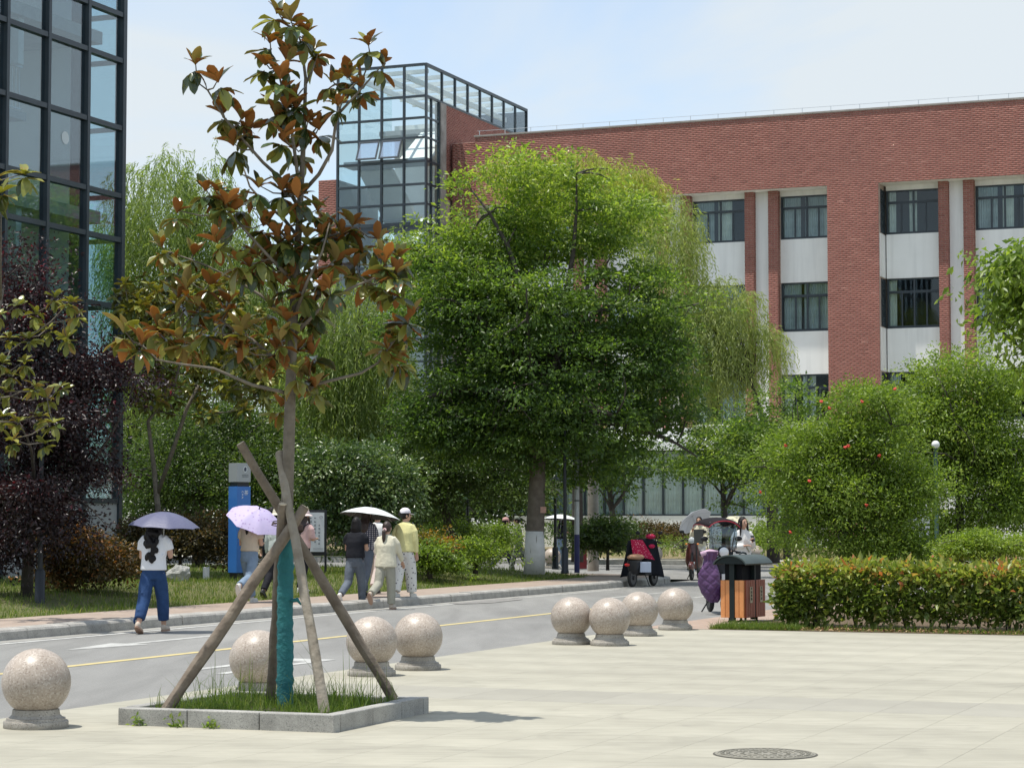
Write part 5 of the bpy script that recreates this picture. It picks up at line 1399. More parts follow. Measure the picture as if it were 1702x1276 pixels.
# end face (-x): orange slats with a dark post between
for y0, y1 in ((-LYy, -LYy + .072), (-LYy + .078, -LYy + .148), (.042, .112), (.118, .19)): slat(-LX - .02, -LX + .018, y0, y1, 'slat'); slat(LX - .018, LX + .02, y0, y1, 'slat')
for k in range(4):
    for sgn in (-1, 1):
        x0 = (-LX + 0.024 + k * 0.082) if sgn < 0 else (LX - 0.024 - (k + 1) * 0.082)
        for yy in ((-LYy - .02, -LYy + .018), (LYy - .018, LYy + .02)):
            slat(x0 + .003, x0 + .079, yy[0], yy[1], 'slat_red')
b = MB(); b.span(-LX - .03, -LX + .03, -.04, .04, .02, .93); b.build('post', M['binmetal'], BIN); b = MB(); b.span(LX - .03, LX + .03, -.04, .04, .02, .93); b.build('post', M['binmetal'], BIN)
b = MB(); b.span(-.022, .022, -LYy - .012, LYy + .012, z0, .90); b.build('divider', M['binmetal'], BIN)
b = MB(); b.span(-LX + .03, -.03, -LYy + .05, LYy - .05, z1 - .0, .90); b.span(.03, LX - .03, -LYy + .05, LYy - .05, z1, .90); b.build('hood', mat('black_hood', (0.005, 0.006, 0.008), 0.7, spec=0.15), BIN)
for x in (-0.2, 0.2):
    for y in (-LYy + .06, LYy - .06):
        b = MB(); b.lathe([(.03, 0), (.03, .012), (.018, .02), (.018, .08)], 10, c=(x, y, 0)); b.build('foot', M['binmetal'], BIN)
b = MB(); pts = []
for i in range(13):
    a = R(-72 + 12 * i); pts.append((math.sin(a) * .29, .80 + math.cos(a) * .19 - 0.0))
inner = [(x * .965, z - .02) for x, z in pts]
poly = pts + inner[::-1]
mm = Matrix(((0, 0, 1), (1, 0, 0), (0, 1, 0)))
b.prism(poly, .96, mm, (-.48, 0, .02)); b.build('roof', M['lid'], BIN, smooth='auto')
b = MB(); b.tube([(-.12, 0, 1.005), (-.10, 0, 1.03), (0, 0, 1.04), (.10, 0, 1.03), (.12, 0, 1.005)], 0.014, 8); b.build('handle', M['binmetal'], BIN)
b = MB(); b.prism([(x * .93, z) for x, z in pts], .012, mm, (-.455, 0, .015)); b.build('gable', M['binmetal'], BIN)
def glyph(b, cx, cz, s, y, r, M_=None):
    """one small square written character as strokes, in the xz plane at depth y"""
    for _ in range(3): 
        z = cz + r.uniform(-.45, .45) * s; b.box((cx + r.uniform(-.1, .1) * s, y, z), (s * r.uniform(.5, .95), .002, s * .10))
    for _ in range(2):
        x = cx + r.uniform(-.35, .35) * s; b.box((x, y - .0004, cz + r.uniform(-.1, .1) * s), (s * .11, .002, s * r.uniform(.5, .95)))
    x = cx; b.box((x - .22 * s, y - .0008, cz - .25 * s), (s * .5, .002, s * .09), M=Matrix.Rotation(R(40), 3, 'Y')); b.box((x + .22 * s, y - .0012, cz - .25 * s), (s * .5, .002, s * .09), M=Matrix.Rotation(R(-40), 3, 'Y'))
def text_mesh(body, size, m, parent, loc, rot, extr=0.001):
    cu = bpy.data.curves.new('lettering', 'FONT'); cu.body = body; cu.size = size; cu.extrude = extr; cu.align_x = 'CENTER'; cu.align_y = 'CENTER'; cu.resolution_u = 3
    o = bpy.data.objects.new('lettering', cu); me = bpy.data.meshes.new_from_object(o)
    bpy.data.objects.remove(o)
    me.materials.clear(); me.materials.append(m); me.name = 'lettering'
    return link('lettering', me, parent, loc, rot)
for x, tx_ in ((-.17, '可回收物'), (.19, '其他垃圾')):
    b = MB(); b.span(x - .045, x + .045, -LYy - .028, -LYy - .021, .29, .53); o = b.build('label_plate', M['plate'], BIN)
    for k, ch in enumerate(tx_): text_mesh(ch, .045, M['ink'], o, (x, -LYy - .03, .50 - k * .052), (R(90), 0, 0))

# ------------------------------------------------------------------ manhole cover
M['iron'] = mat('worn_iron_cover', (0.19, 0.18, 0.145), 0.75, col2=(0.27, 0.255, 0.21), scale=14, bump=0.2)
M['iron_dark'] = mat('cover_gap', (0.09, 0.085, 0.07), 0.9)
MH = thing('manhole_cover', 'round patterned manhole cover set flush in the plaza', 'manhole cover', G(1272, 1253), -TH)
b = MB(); b.lathe([(.0, .001), (.345, .001), (.345, .003), (0.0, .003)], 48); b.build('rim_gap', M['iron_dark'], MH)
b = MB(); b.lathe([(.0, .0035), (.332, .0035), (.332, .006), (0, .006)], 48); b.build('lid', M['iron'], MH)
b = MB()
for R0 in (.315, .20, .11):
    b.torus((0, 0, .006), R0, .006, 40, 5)
b.build('ring', M['iron'], MH)
b = MB(); rr = random.Random(2)
for ring, n in ((.155, 22), (.245, 34), (.285, 40), (.065, 10)):
    for k in range(n):
        a = 2 * math.pi * k / n + ring * 9; b.box((ring * math.cos(a), ring * math.sin(a), .0075), (.026, .013, .005), rz=a + (.8 if k % 2 else -.8))
stuff(b.build('stud', M['iron'], MH))
# ------------------------------------------------------------------ signs, posts, rock
M['blue'] = mat('sign_blue', (0.030, 0.16, 0.50), 0.45, var=0.06, scale=2, coat=0.2)
M['signgrey'] = mat('sign_grey', (0.36, 0.38, 0.39), 0.4, metal=0.2)
M['black'] = mat('matt_black', (0.012, 0.013, 0.016), 0.5)
M['whitep'] = mat('white_plastic', (0.72, 0.73, 0.74), 0.45)
M['inkb'] = mat('sign_ink', (0.05, 0.06, 0.09), 0.6)
M['letter'] = mat('white_lettering', (0.82, 0.86, 0.9), 0.5)
p = W(397, 976, 45.0); p.z = 0.2
SG = thing('sign_pillar', 'blue and grey direction sign pillar with white lettering on the lawn edge', 'sign', p, R(42))
hx, hy = .165, .15
b = MB(); b.span(-hx + .02, hx - .02, -hy + .02, hy - .02, 0, .27); b.build('plinth', M['black'], SG)
b = MB(); b.span(-hx, hx, -hy, hy, .27, 2.0); b.build('blue_shaft', M['blue'], SG, bevel=.004)
b = MB(); b.span(-hx + .025, hx - .025, -hy + .025, hy - .025, 2.0, 2.09); b.build('neck', M['black'], SG)
b = MB(); b.span(-hx, hx, -hy, hy, 2.09, 2.47); hd = b.build('head', M['signgrey'], SG, bevel=.004)
b = MB(); mm = Matrix.Rotation(R(90), 3, 'X')
b.torus((0.03, -hy - .003, 2.345), .042, .004, 24, 6, Matrix(((1, 0, 0), (0, 1, 0), (0, 0, 1.35))) @ mm); b.build('emblem_ring', M['letter'], SG)
b = MB(); b.ell((0.03, -hy - .002, 2.345), (.026, .003, .042), 12, 8); b.build('emblem', M['inkb'], SG)
r = random.Random(5)
b = MB()
for k in range(6): glyph(b, -.035 + k * .026, 2.235, .018, -hy - .003, r)
stuff(b.build('small_print', M['inkb'], SG))
b = MB()
for k in range(11): b.box((-.04 + k * .0142, -hy - .003, 2.20), (.009, .002, .012))
stuff(b.build('small_print', M['inkb'], SG))
text_mesh('茶', .105, M['letter'], SG, (.055, -hy - .004, 1.87), (R(90), 0, 0))
for k, ch in enumerate('CHA'): text_mesh(ch, .062, M['letter'], SG, (-.035, -hy - .004, 1.89 - k * .055), (R(90), R(90), 0))
p = W(524, 962, 49.0); p.z = 0.25
NBD = thing('notice_board', 'upright white notice board with columns of dark characters in a black frame', 'notice board', p, R(4))
b = MB(); b.span(-.19, .19, 0, .05, .58, 1.44); b.build('panel', M['whitep'], NBD)
b = MB(); b.span(-.23, .24, .055, .10, .50, 1.50); b.build('frame', M['black'], NBD)
for x in (-.21, .22):
    b = MB(); b.span(x - .025, x + .025, .105, .15, 0, 1.50); b.build('post', M['black'], NBD)
b = MB()
for cx, zs in ((-.10, (1.32, 1.24, 1.17, 1.09, 1.01, .93, .86)), (-.01, (1.32, 1.24, 1.16, 1.08, 1.0, .88, .80)), (.08, (1.16, 1.08, 1.0, .92, .84, .76))):
    for z in zs: glyph(b, cx, z, .045, -.003, r)
stuff(b.build('characters', M['inkb'], NBD))
b = MB(); b.torus((.12, -.003, 1.34), .03, .006, 18, 5, mm); b.build('round_emblem', mat('emblem_grey', (.35, .35, .38), .6), NBD)
b = MB(); b.span(-.05, .17, -.004, -.001, .65, .655); b.span(-.05, .17, -.004, -.001, .625, .63); stuff(b.build('footer_lines', M['inkb'], NBD))

def lamp_post(label, p, top, base_h=0.62, lantern=True, group='black lamp posts'):
    t = thing('lamp_post', label, 'lamp post', p, 0, group)
    b = MB(); b.lathe([(.095, 0), (.095, .06), (.082, .08), (.082, base_h - .04), (.06, base_h)], 16); b.build('base', M['lamp'], t, smooth='auto')
    b = MB(); b.lathe([(.042, base_h), (.038, top)], 14); b.build('pole', M['lamp'], t, smooth='auto')
    if lantern:
        b = MB(); b.lathe([(.05, top), (.14, top + .06), (.15, top + .10), (.13, top + .11)], 12); b.build('collar', M['lamp'], t, smooth='auto')
        b = MB(); b.lathe([(.11, top + .11), (.14, top + .40)], 4); b.build('lantern_glass', M['lantern'], t)
        b = MB(); b.lathe([(.17, top + .40), (.16, top + .43), (.05, top + .55), (.02, top + .60)], 4); b.build('cap', M['lamp'], t)
    return t
M['lamp'] = mat('lamp_post_paint', (0.018, 0.022, 0.028), 0.4, metal=0.3)
M['lantern'] = mat('lantern_glass', (0.32, 0.32, 0.28), 0.5)
p = G(66, 1010, 0.13); lamp_post('dark lamp post with a thick base in the shade of the plum tree', p, 3.2, lantern=False)
p = W(939, 953, 53.0); p.z = .26; lamp_post('black lamp post on the lawn right of the limewashed trunk', p, 3.4, lantern=False)
p = W(923, 940, 60.0); p.z = .2; lamp_post('shorter lamp post with its lantern showing between the limewashed trunk and the silver pole', p, 1.95, 0.6)
p = W(777, 900, 62.0); p.z = .3; lamp_post('thin black lamp post rising out of the flat topped low hedge', p, 3.4, 0.5)
p = W(959, 944, 54.5); p.z = .24
SP_ = thing('silver_pole', 'silver pole with black clamps and a dark blue wrapped foot by the shade tree', 'pole', p)
b = MB(); b.lathe([(.062, 0), (.058, 4.5)], 16); b.build('pole', mat('galvanised_steel', (.42, .44, .45), .4, metal=.5, var=.1, scale=4), SP_, smooth='auto')
b = MB(); b.lathe([(.067, 0), (.066, .93)], 16); b.build('wrap', mat('navy_wrap', (.018, .02, .10), .5), SP_, smooth='auto')
for z in (1.74, 2.13):
    b = MB(); b.lathe([(.068, z), (.068, z + .03)], 16); b.build('clamp', M['black'], SP_)
p = W(986, 940, 58.0); p.z = .2
UP = thing('utility_pole', 'thick weathered concrete pole half hidden in the shade behind the silver pole', 'pole', p)
b = MB(); b.lathe([(.15, 0), (.13, 5.5)], 14); b.build('shaft', M['oldconc'], UP, smooth='auto')
p = W(297, 962, 44.0); p.z = .3
rk_ = MB(); rk_.ell((0, 0, .13), (.24, .16, .20), 22, 14); gg = random.Random(4)

rk_.v = [tuple(Vector(v) * (1 + .30 * mnoise.noise(Vector(v) * 6.0) + .16 * mnoise.noise(Vector(v) * 15))) for v in rk_.v]
o = rk_.build('garden_rock', mat('pitted_limestone', (.22, .22, .20), .95, col2=(.46, .46, .43), scale=9, bump=.8, bscale=16), None); o.location = p
tag(o, 'pitted grey ornamental rock on the grass right of the woman in white shirt', 'rock')
p = W(343, 948, 46.0); p.z = .3
o = MB().span(-.065, .065, -.05, .05, 0, .26).build('marker_box', M['whitep'], None, bevel=.01); o.location = p; tag(o, 'small pale box on a stub in the grass left of the blue sign pillar', 'utility box')
p = W(903, 847, 53.66)
o = MB().span(-.07, .07, -.006, 0, -.075, .075).build('paper_notice', mat('faded_notice', (.50, .30, .24), .8, var=.2, scale=30), None, bevel=.0); o.location = p; o.rotation_euler = (0, 0, R(12)); tag(o, 'small faded pinkish notice fixed to the shade tree trunk', 'notice')
p = W(1535, 905, 50.0); p.z = .1
KB = thing('information_panel', 'white information panel with a dark roof half hidden by the pomegranate bush', 'sign', p)
b = MB(); b.span(-.32, .14, 0, .06, .75, 1.75); b.build('panel', M['whitep'], KB)
b = MB(); b.span(-.38, .20, -.06, .14, 1.80, 1.98); b.build('roof', mat('brown_roof', (.08, .055, .04), .8), KB)
for x in (-.30, .12):
    b = MB(); b.span(x - .025, x + .025, .065, .11, 0, 1.80); b.build('post', M['whitep'], KB)
p = W(1557, 905, 49.0); p.z = .1
GL = thing('globe_lamp', 'green post lamp with a small white globe beside the white information panel', 'lamp post', p)
b = MB(); b.lathe([(.07, 0), (.06, .4), (.045, .42), (.045, 3.0)], 12); b.build('pole', mat('green_post', (.03, .07, .05), .5), GL, smooth='auto')
b = MB(); b.ell((0, 0, 3.08), (.09, .09, .09), 14, 10); b.build('globe', mat('white_globe', (.82, .82, .8), .3), GL, smooth=True)

# ------------------------------------------------------------------ umbrellas
def fabric(name, c, rough=0.6, trans=0.0, tcol=None, **kw):
    m = mat(name, c, rough, bump=kw.pop('bump', 0.25), bscale=kw.pop('bscale', 30), **kw)
    if trans: translucent(m, tcol or c, trans)
    return m
def umbrella(label, apex, tilt, Rr, depth, outer, inner, shaft_len=0.8, ribs=8, rot=0.0, group='umbrellas'):
    """apex: world point of the hub; tilt: direction of the umbrella's axis (up)"""
    t = thing('umbrella', label, 'umbrella', apex, 0, group)
    t.rotation_mode = 'QUATERNION'
    t.rotation_quaternion = Vector(tilt).normalized().to_track_quat('Z', 'Y') @ Euler((0, 0, rot)).to_quaternion()
    def dome(dz, sc):
        b = MB(); n = ribs * 6; m = 8; vs = [(0, 0, dz)]
        for i in range(1, m + 1):
            u = i / m
            for k in range(n):
                a = 2 * math.pi * k / n; ph = (k % 6) / 6.0; sag = math.sin(math.pi * ph)
                rr = Rr * sc * u * (1 - 0.075 * sag * u); z = -depth * (u ** 1.9) - 0.012 * sag * u * (1 - u) * 3 + 0.03 * sag * max(0, u - .7)
                vs.append((rr * math.cos(a), rr * math.sin(a), z + dz))
        fs = [(0, 1 + k, 1 + (k + 1) % n) for k in range(n)]
        for i in range(m - 1):
            for k in range(n):
                a = 1 + i * n + k; c = 1 + i * n + (k + 1) % n; fs.append((a, a + n, c + n, c))
        b.add(vs, fs); return b
    b = dome(0, 1.0); can = b.build('canopy', outer, t, smooth=True)
    b = dome(-.006, .995); b.build('lining', inner, can, smooth=True)
    b = MB(); b.lathe([(.012, -.01), (.010, .045), (.004, .055)], 8); b.build('ferrule', M['black'], t)
    b = MB(); b.lathe([(.0055, -shaft_len), (.0055, -.01)], 8); b.build('shaft', M['steel'], t)
    b = MB(); b.lathe([(.013, -shaft_len - .09), (.016, -shaft_len - .05), (.013, -shaft_len)], 8); b.build('handle', M['black'], t)
    for k in range(ribs):
        a = 2 * math.pi * k / ribs; b = MB()
        b.tube([(Rr * u * math.cos(a) * .99, Rr * u * math.sin(a) * .99, -depth * u ** 1.9 - .012) for u in (.02, .35, .7, 1.0)], .003, 4)
        b.tube([(.01, 0, -.22 * shaft_len / .8), (Rr * .45 * math.cos(a), Rr * .45 * math.sin(a), -depth * .45 ** 1.9 - .012)], .0025, 4)
        b.build('rib', M['steel'], t)
    return t

# ------------------------------------------------------------------ people
M['skin'] = mat('skin', (0.50, 0.30, 0.21), 0.55, var=0.05, scale=6)
M['hair'] = mat('black_hair', (0.010, 0.008, 0.008), 0.5, bump=0.5, bscale=60, spec=0.25)
M['hair_b'] = mat('brown_hair', (0.04, 0.022, 0.016), 0.4, bump=0.5, bscale=60)
M['eye'] = mat('eye_dark', (0.02, 0.015, 0.012), 0.3)
M['lip'] = mat('lips', (0.45, 0.12, 0.10), 0.4)
def cloth(name, c, **kw): return mat(name, c, 0.85, bump=0.55, bscale=kw.pop('bscale', 14), spec=0.2, **kw)
def pattern(m, kind, c2, scale):
    n, l = m.node_tree.nodes, m.node_tree.links; b = n['Principled BSDF']; tcn = n.new("ShaderNodeTexCoord")
    mx = n.new("ShaderNodeMixRGB"); mx.inputs[1].default_value = b.inputs['Base Color'].default_value; mx.inputs[2].default_value = (*c2, 1)
    if kind == 'dots':
        v = n.new("ShaderNodeTexVoronoi"); v.inputs['Scale'].default_value = scale; l.new(tcn.outputs['Object'], v.inputs[0])
        c = n.new("ShaderNodeMath"); c.operation = 'LESS_THAN'; c.inputs[1].default_value = 0.23; l.new(v.outputs['Distance'], c.inputs[0]); l.new(c.outputs[0], mx.inputs[0])
    elif kind == 'plaid':
        w1 = n.new("ShaderNodeTexWave"); w1.bands_direction = 'Z'; w1.inputs['Scale'].default_value = scale
        w2 = n.new("ShaderNodeTexWave"); w2.bands_direction = 'X'; w2.inputs['Scale'].default_value = scale
        ml = n.new("ShaderNodeMath"); ml.operation = 'MULTIPLY'
        for w in (w1, w2): l.new(tcn.outputs['Object'], w.inputs[0])
        l.new(w1.outputs['Fac'], ml.inputs[0]); l.new(w2.outputs['Fac'], ml.inputs[1]); l.new(ml.outputs[0], mx.inputs[0])
    elif kind == 'camo':
        v = n.new("ShaderNodeTexNoise"); v.inputs['Scale'].default_value = scale; l.new(tcn.outputs['Object'], v.inputs[0])
        rp_ = n.new("ShaderNodeValToRGB"); rp_.color_ramp.interpolation = 'CONSTANT'; rp_.color_ramp.elements[0].position = 0; rp_.color_ramp.elements[1].position = .52
        l.new(v.outputs[0], rp_.inputs[0]); l.new(rp_.outputs[0], mx.inputs[0])
    l.new(mx.outputs[0], b.inputs['Base Color']); return m
def remesh(o, vox, it=4):
    m = o.modifiers.new('remesh', 'REMESH'); m.mode = 'VOXEL'; m.voxel_size = vox; m.use_smooth_shade = True
    s = o.modifiers.new('smooth', 'SMOOTH'); s.factor = 0.5; s.iterations = it
    return o
ARMS = {'down': ((.14, -.03, -1), (.06, .12, -1)), 'fwd': ((.12, .38, -.9), (.02, .55, -.75)), 'back': ((.14, -.36, -.9), (.08, -.12, -1)),
        'hold': ((.10, .10, -1), (-.38, .85, .10)), 'umb': ((.14, .25, -.9), (-.28, .62, .72)), 'cross': ((.12, .12, -1), (-.75, .60, .12)), 'phone': ((.10, .12, -1), (-.30, .70, .45)), 'bar': ((.05, .55, -.7), (.05, .9, -.2))}
def person(label, loc, rotz, H, legs, arms, top, bottom, shoes, hair, hat=None, group=None, lean=0.03, head_turn=0.0, wide=1.0, long_shirt=0.0, bag=None, skinny=1.0):
    s = H / 1.62
    root = thing('person', label, 'person', loc, rotz, group)
    V3 = lambda x, y, z: Vector((x, y, z)) * s
    hip = [V3(-.085, 0, .84), V3(.085, 0, .84)]
    kn, an, sh = [], [], []
    for i in (0, 1):
        th, kb_ = R(legs[i][0]), R(legs[i][1])
        k_ = hip[i] + Vector((0, math.sin(th), -math.cos(th))) * .395 * s
        a_ = k_ + Vector((0, math.sin(th - kb_), -math.cos(th - kb_))) * .375 * s
        kn.append(k_); an.append(a_); sh.append(th - kb_)
    # lower the body so that the lowest sole rests on the ground
    low = min(a.z - (0.075 * s if abs(q) < .45 else 0.14 * s) for a, q in zip(an, sh))
    dz = Vector((0, 0, -low))
    for L_ in (hip, kn, an):
        for q in range(2): L_[q] = L_[q] + dz
    def T(x, y, z): return V3(x, y + lean * (z - .84) * 2, z) + dz
    shd = [T(-.172, 0, 1.315), T(.172, 0, 1.315)]
    el, ha = [], []
    for i, sd in ((0, -1), (1, 1)):
        u, f = ARMS[arms[i]]
        e_ = shd[i] + Vector((u[0] * sd, u[1], u[2])).normalized() * .275 * s
        h_ = e_ + Vector((f[0] * sd, f[1], f[2])).normalized() * .235 * s
        el.append(e_); ha.append(h_)
    hc = T(0, .015, 1.502)
    HR = Matrix.Rotation(head_turn, 3, 'Z')
    # body: one continuous surface
    b = MB()
    b.loft([(T(0, 0, .80), .13 * s, .085 * s), (T(0, 0, .90), .15 * s, .10 * s), (T(0, 0, 1.02), .125 * s, .085 * s), (T(0, 0, 1.18), .145 * s, .095 * s), (T(0, 0, 1.29), .155 * s, .08 * s), (T(0, 0, 1.35), .10 * s, .06 * s), (T(0, .005, 1.39), .05 * s, .05 * s), (T(0, .01, 1.45), .05 * s, .052 * s)], 14)
    b.ell(hc, (.072 * s, .088 * s, .112 * s), 16, 12, HR)
    b.ell(hc + HR @ Vector((0, .03 * s, -.055 * s)), (.05 * s, .055 * s, .055 * s), 12, 8, HR)
    b.tube([hc + HR @ Vector((0, .075 * s, .015 * s)), hc + HR @ Vector((0, .108 * s, -.022 * s))], [.010 * s, .017 * s], 6)
    for sd in (-1, 1): b.ell(hc + HR @ Vector((sd * .076 * s, -.002, -.008 * s)), (.014 * s, .022 * s, .03 * s), 8, 6, HR)
    for i, sd in ((0, -1), (1, 1)):
        b.tube([shd[i] + Vector((-sd * .03 * s, 0, 0)), shd[i].lerp(el[i], .5), el[i], el[i].lerp(ha[i], .4), ha[i]], [.048 * s, .042 * s, .036 * s, .036 * s, .024 * s], 10)
        b.tube([hip[i], hip[i].lerp(kn[i], .5), kn[i], kn[i].lerp(an[i], .35), an[i]], [.082 * s, .070 * s, .052 * s, .052 * s, .034 * s], 10)
        b.tube([an[i], an[i] + Vector((0, .02, -.04)) * s], [.034 * s, .036 * s], 8)
        d = (ha[i] - el[i]).normalized(); x = Vector((sd, 0, 0)); x = (x - d * x.dot(d)).normalized(); nn = d.cross(x)
        pc = ha[i] + d * .045 * s
        q = Matrix((x, d, nn)).transposed()
        b.ell(pc, (.036 * s, .050 * s, .016 * s), 10, 7, q)
        for k, (ox, L_) in enumerate(((-.027, .062), (-.009, .072), (.009, .068), (.026, .052))):
            p0 = pc + x * ox * s + d * .035 * s; p1 = p0 + d * L_ * .5 * s + nn * .010 * s * sd; p2 = p1 + d * L_ * .38 * s + nn * .026 * s * sd
            b.tube([p0, p1, p2], [.0098 * s, .009 * s, .0065 * s], 6)
        p0 = pc - x * .028 * s * 1.0 - d * .015 * s; b.tube([p0, p0 - x * .024 * s + d * .028 * s, p0 - x * .020 * s + d * .055 * s], [.012 * s, .0105 * s, .007 * s], 6)
    remesh(b.build('body', M['skin'], root, smooth=True), 0.0105 * s, 2)
    for sd in (-1, 1):
        e = MB(); e.ell(hc + HR @ Vector((sd * .030 * s, .081 * s, .008 * s)), (.013 * s, .006 * s, .007 * s), 8, 6, HR); e.build('eye', M['eye'], root, smooth=True)
        e = MB(); e.tube([hc + HR @ Vector((sd * .017 * s, .086 * s, .030 * s)), hc + HR @ Vector((sd * .046 * s, .074 * s, .032 * s))], .004 * s, 5); e.build('eyebrow', M['hair'], root)
    e = MB(); e.ell(hc + HR @ Vector((0, .083 * s, -.052 * s)), (.020 * s, .008 * s, .007 * s), 8, 6, HR); e.build('mouth', M['lip'], root, smooth=True)
    # clothes
    tm, slv, hem = top; rr = random.Random(int(abs(loc[0]) * 977 + abs(loc[1]) * 31))
    w = wide
    b = MB(); fl = 1.0 + long_shirt
    hz_ = hem
    b.loft([(T(0, 0, hz_), .172 * s * w * fl, .125 * s * w), (T(0, 0, hz_ + .06), .168 * s * w * fl, .124 * s * w), (T(0, 0, 1.04), .158 * s * w, .118 * s * w), (T(0, 0, 1.18), .166 * s * w, .122 * s * w), (T(0, 0, 1.28), .178 * s, .105 * s), (T(0, 0, 1.345), .135 * s, .08 * s), (T(0, .005, 1.385), .068 * s, .062 * s)], 16)
    sl_ = {'short': .62, 'half': .95, 'long': 1.9}[slv]
    for i, sd in ((0, -1), (1, 1)):
        p0 = shd[i] + Vector((-sd * .05 * s, 0, .005)); 
        if sl_ <= 1: b.tube([p0, shd[i].lerp(el[i], .25), shd[i].lerp(el[i], sl_)], [.062 * s, .064 * s * w, .066 * s * w], 12)
        else: b.tube([p0, shd[i].lerp(el[i], .4), el[i], el[i].lerp(ha[i], .5), el[i].lerp(ha[i], .93)], [.060 * s, .058 * s * w, .052 * s * w, .048 * s, .038 * s], 12)
    for k in range(10):
        a = rr.uniform(0, 6.28); zz = rr.uniform(hz_ + .02, 1.2); b.ell(T(.155 * w * math.cos(a), .112 * w * math.sin(a), zz), (.018 * s, .016 * s, rr.uniform(.05, .09) * s), 6, 5, Matrix.Rotation(rr.uniform(-.5, .5), 3, 'Y'))
    remesh(b.build('shirt', tm, root, smooth=True), 0.0125 * s, 4)
    bm, lw, ll = bottom
    b = MB()
    b.loft([(T(0, 0, .74), .135 * s, .098 * s), (T(0, 0, .82), .160 * s, .115 * s), (T(0, 0, .90), .162 * s, .115 * s), (T(0, 0, .985), .140 * s, .10 * s)], 16)
    for i in (0, 1):
        pts = [hip[i] + Vector((0, 0, -.02)) * s, hip[i].lerp(kn[i], .5), kn[i], kn[i].lerp(an[i], .5), kn[i].lerp(an[i], ll)]
        b.tube(pts, [.092 * s, .084 * s * (1 + (lw - 1) * .5), .066 * s * lw, .062 * s * lw, .056 * s * lw], 12)
        for k in range(6):
            t_ = rr.uniform(.2, .9); c_ = kn[i].lerp(an[i], t_) if rr.random() < .6 else hip[i].lerp(kn[i], t_); a = rr.uniform(0, 6.28)
            b.ell(c_ + Vector((math.cos(a), math.sin(a), 0)) * .052 * lw * s, (.02 * s, .02 * s, .05 * s), 6, 5, Matrix.Rotation(rr.uniform(-.7, .7), 3, 'X'))
    remesh(b.build('trousers', bm, root, smooth=True), 0.0125 * s, 3)
    for i in (0, 1):
        b = MB(); q = sh[i]; mm = Matrix.Rotation(q * (0.95 if abs(q) > .45 else 0.15), 3, 'X')
        mm = Matrix.Rotation(min(q, 0) * 1.0 if abs(q) > .45 else q * .1, 3, 'X')
        a_ = an[i]
        b.ell(a_ + mm @ Vector((0, .065 * s, -.042 * s)), (.043 * s, .125 * s, .034 * s), 14, 8, mm)
        b.ell(a_ + mm @ Vector((0, -.005 * s, -.02 * s)), (.04 * s, .05 * s, .05 * s), 12, 8, mm)
        b.build('shoe', shoes[0], root, smooth=True)
        b = MB(); oval = [(.046 * s * math.cos(t) * (1 if math.sin(t) < 0 else 1.05), .065 * s + .13 * s * math.sin(t)) for t in [2 * math.pi * k / 18 for k in range(18)]]
        b.prism(oval, .022 * s, mm, a_ + mm @ Vector((0, 0, -.078 * s))); b.build('sole', shoes[1], bpy.data.objects[[o.name for o in bpy.data.objects if o.parent == root and o.name.startswith('shoe')][-1]])
    hm, style = hair
    b = MB()
    b.ell(hc + HR @ Vector((0, -.014 * s, .018 * s)), (.086 * s, .094 * s, .112 * s), 16, 12, HR)
    b.v = [tuple(Vector(v) - HR @ Vector((0, .03 * s, 0)) if (HR.transposed() @ (Vector(v) - hc)).y > .055 * s and (HR.transposed() @ (Vector(v) - hc)).z < .055 * s else v) for v in b.v]
    if style in ('long', 'curly'):
        L0 = .34 if style == 'long' else .50
        b.loft([(hc + HR @ Vector((0, -.135 * s, -L0 * s)), .045 * s, .02 * s), (hc + HR @ Vector((0, -.13 * s, -L0 * .8 * s)), .09 * s, .04 * s), (hc + HR @ Vector((0, -.105 * s, -L0 * .5 * s)), .098 * s, .05 * s), (hc + HR @ Vector((0, -.04 * s, -.06 * s)), .092 * s, .065 * s), (hc + HR @ Vector((0, -.02 * s, .05 * s)), .08 * s, .08 * s)], 14)
        if style == 'long' :
            for sd in (-1, 1): b.tube([hc + HR @ Vector((sd * .07 * s, .02 * s, .05 * s)), hc + HR @ Vector((sd * .085 * s, .03 * s, -.08 * s)), hc + HR @ Vector((sd * .10 * s, .04 * s, -.24 * s))], [.02 * s, .026 * s, .012 * s], 8)
        if style == 'curly':
            for k in range(40): 
                a = rr.uniform(math.pi * 1.02, math.pi * 1.98); z = rr.uniform(-.50, .02); b.ell(hc + HR @ Vector((.105 * s * math.cos(a) * (1 - .5 * max(0, -z - .28) / .22) * rr.uniform(.8, 1.1), (-.03 - .17 * min(1, max(0, -z) / .3) * .65) * s + .06 * s * math.sin(a), z * s)), (.032 * s, .03 * s, .045 * s), 6, 5)
    if style == 'bob':
        b.loft([(hc + HR @ Vector((0, -.02 * s, -.15 * s)), .10 * s, .085 * s), (hc + HR @ Vector((0, -.02 * s, -.08 * s)), .105 * s, .095 * s), (hc + HR @ Vector((0, -.015 * s, .02 * s)), .092 * s, .09 * s)], 14)
    if style == 'pony':
        p0 = hc + HR @ Vector((0, -.095 * s, -.02 * s)); b.tube([p0, p0 + Vector((0, -.05, -.04)) * s, p0 + Vector((0, -.055, -.16)) * s, p0 + Vector((-.012, -.03, -.30)) * s], [.022 * s, .036 * s, .036 * s, .012 * s], 10)
    if style == 'bun': b.ell(hc + HR @ Vector((0, -.10 * s, .03 * s)), (.045 * s, .04 * s, .045 * s), 10, 8)
    remesh(b.build('hair', hm, root, smooth=True), 0.010 * s, 2)
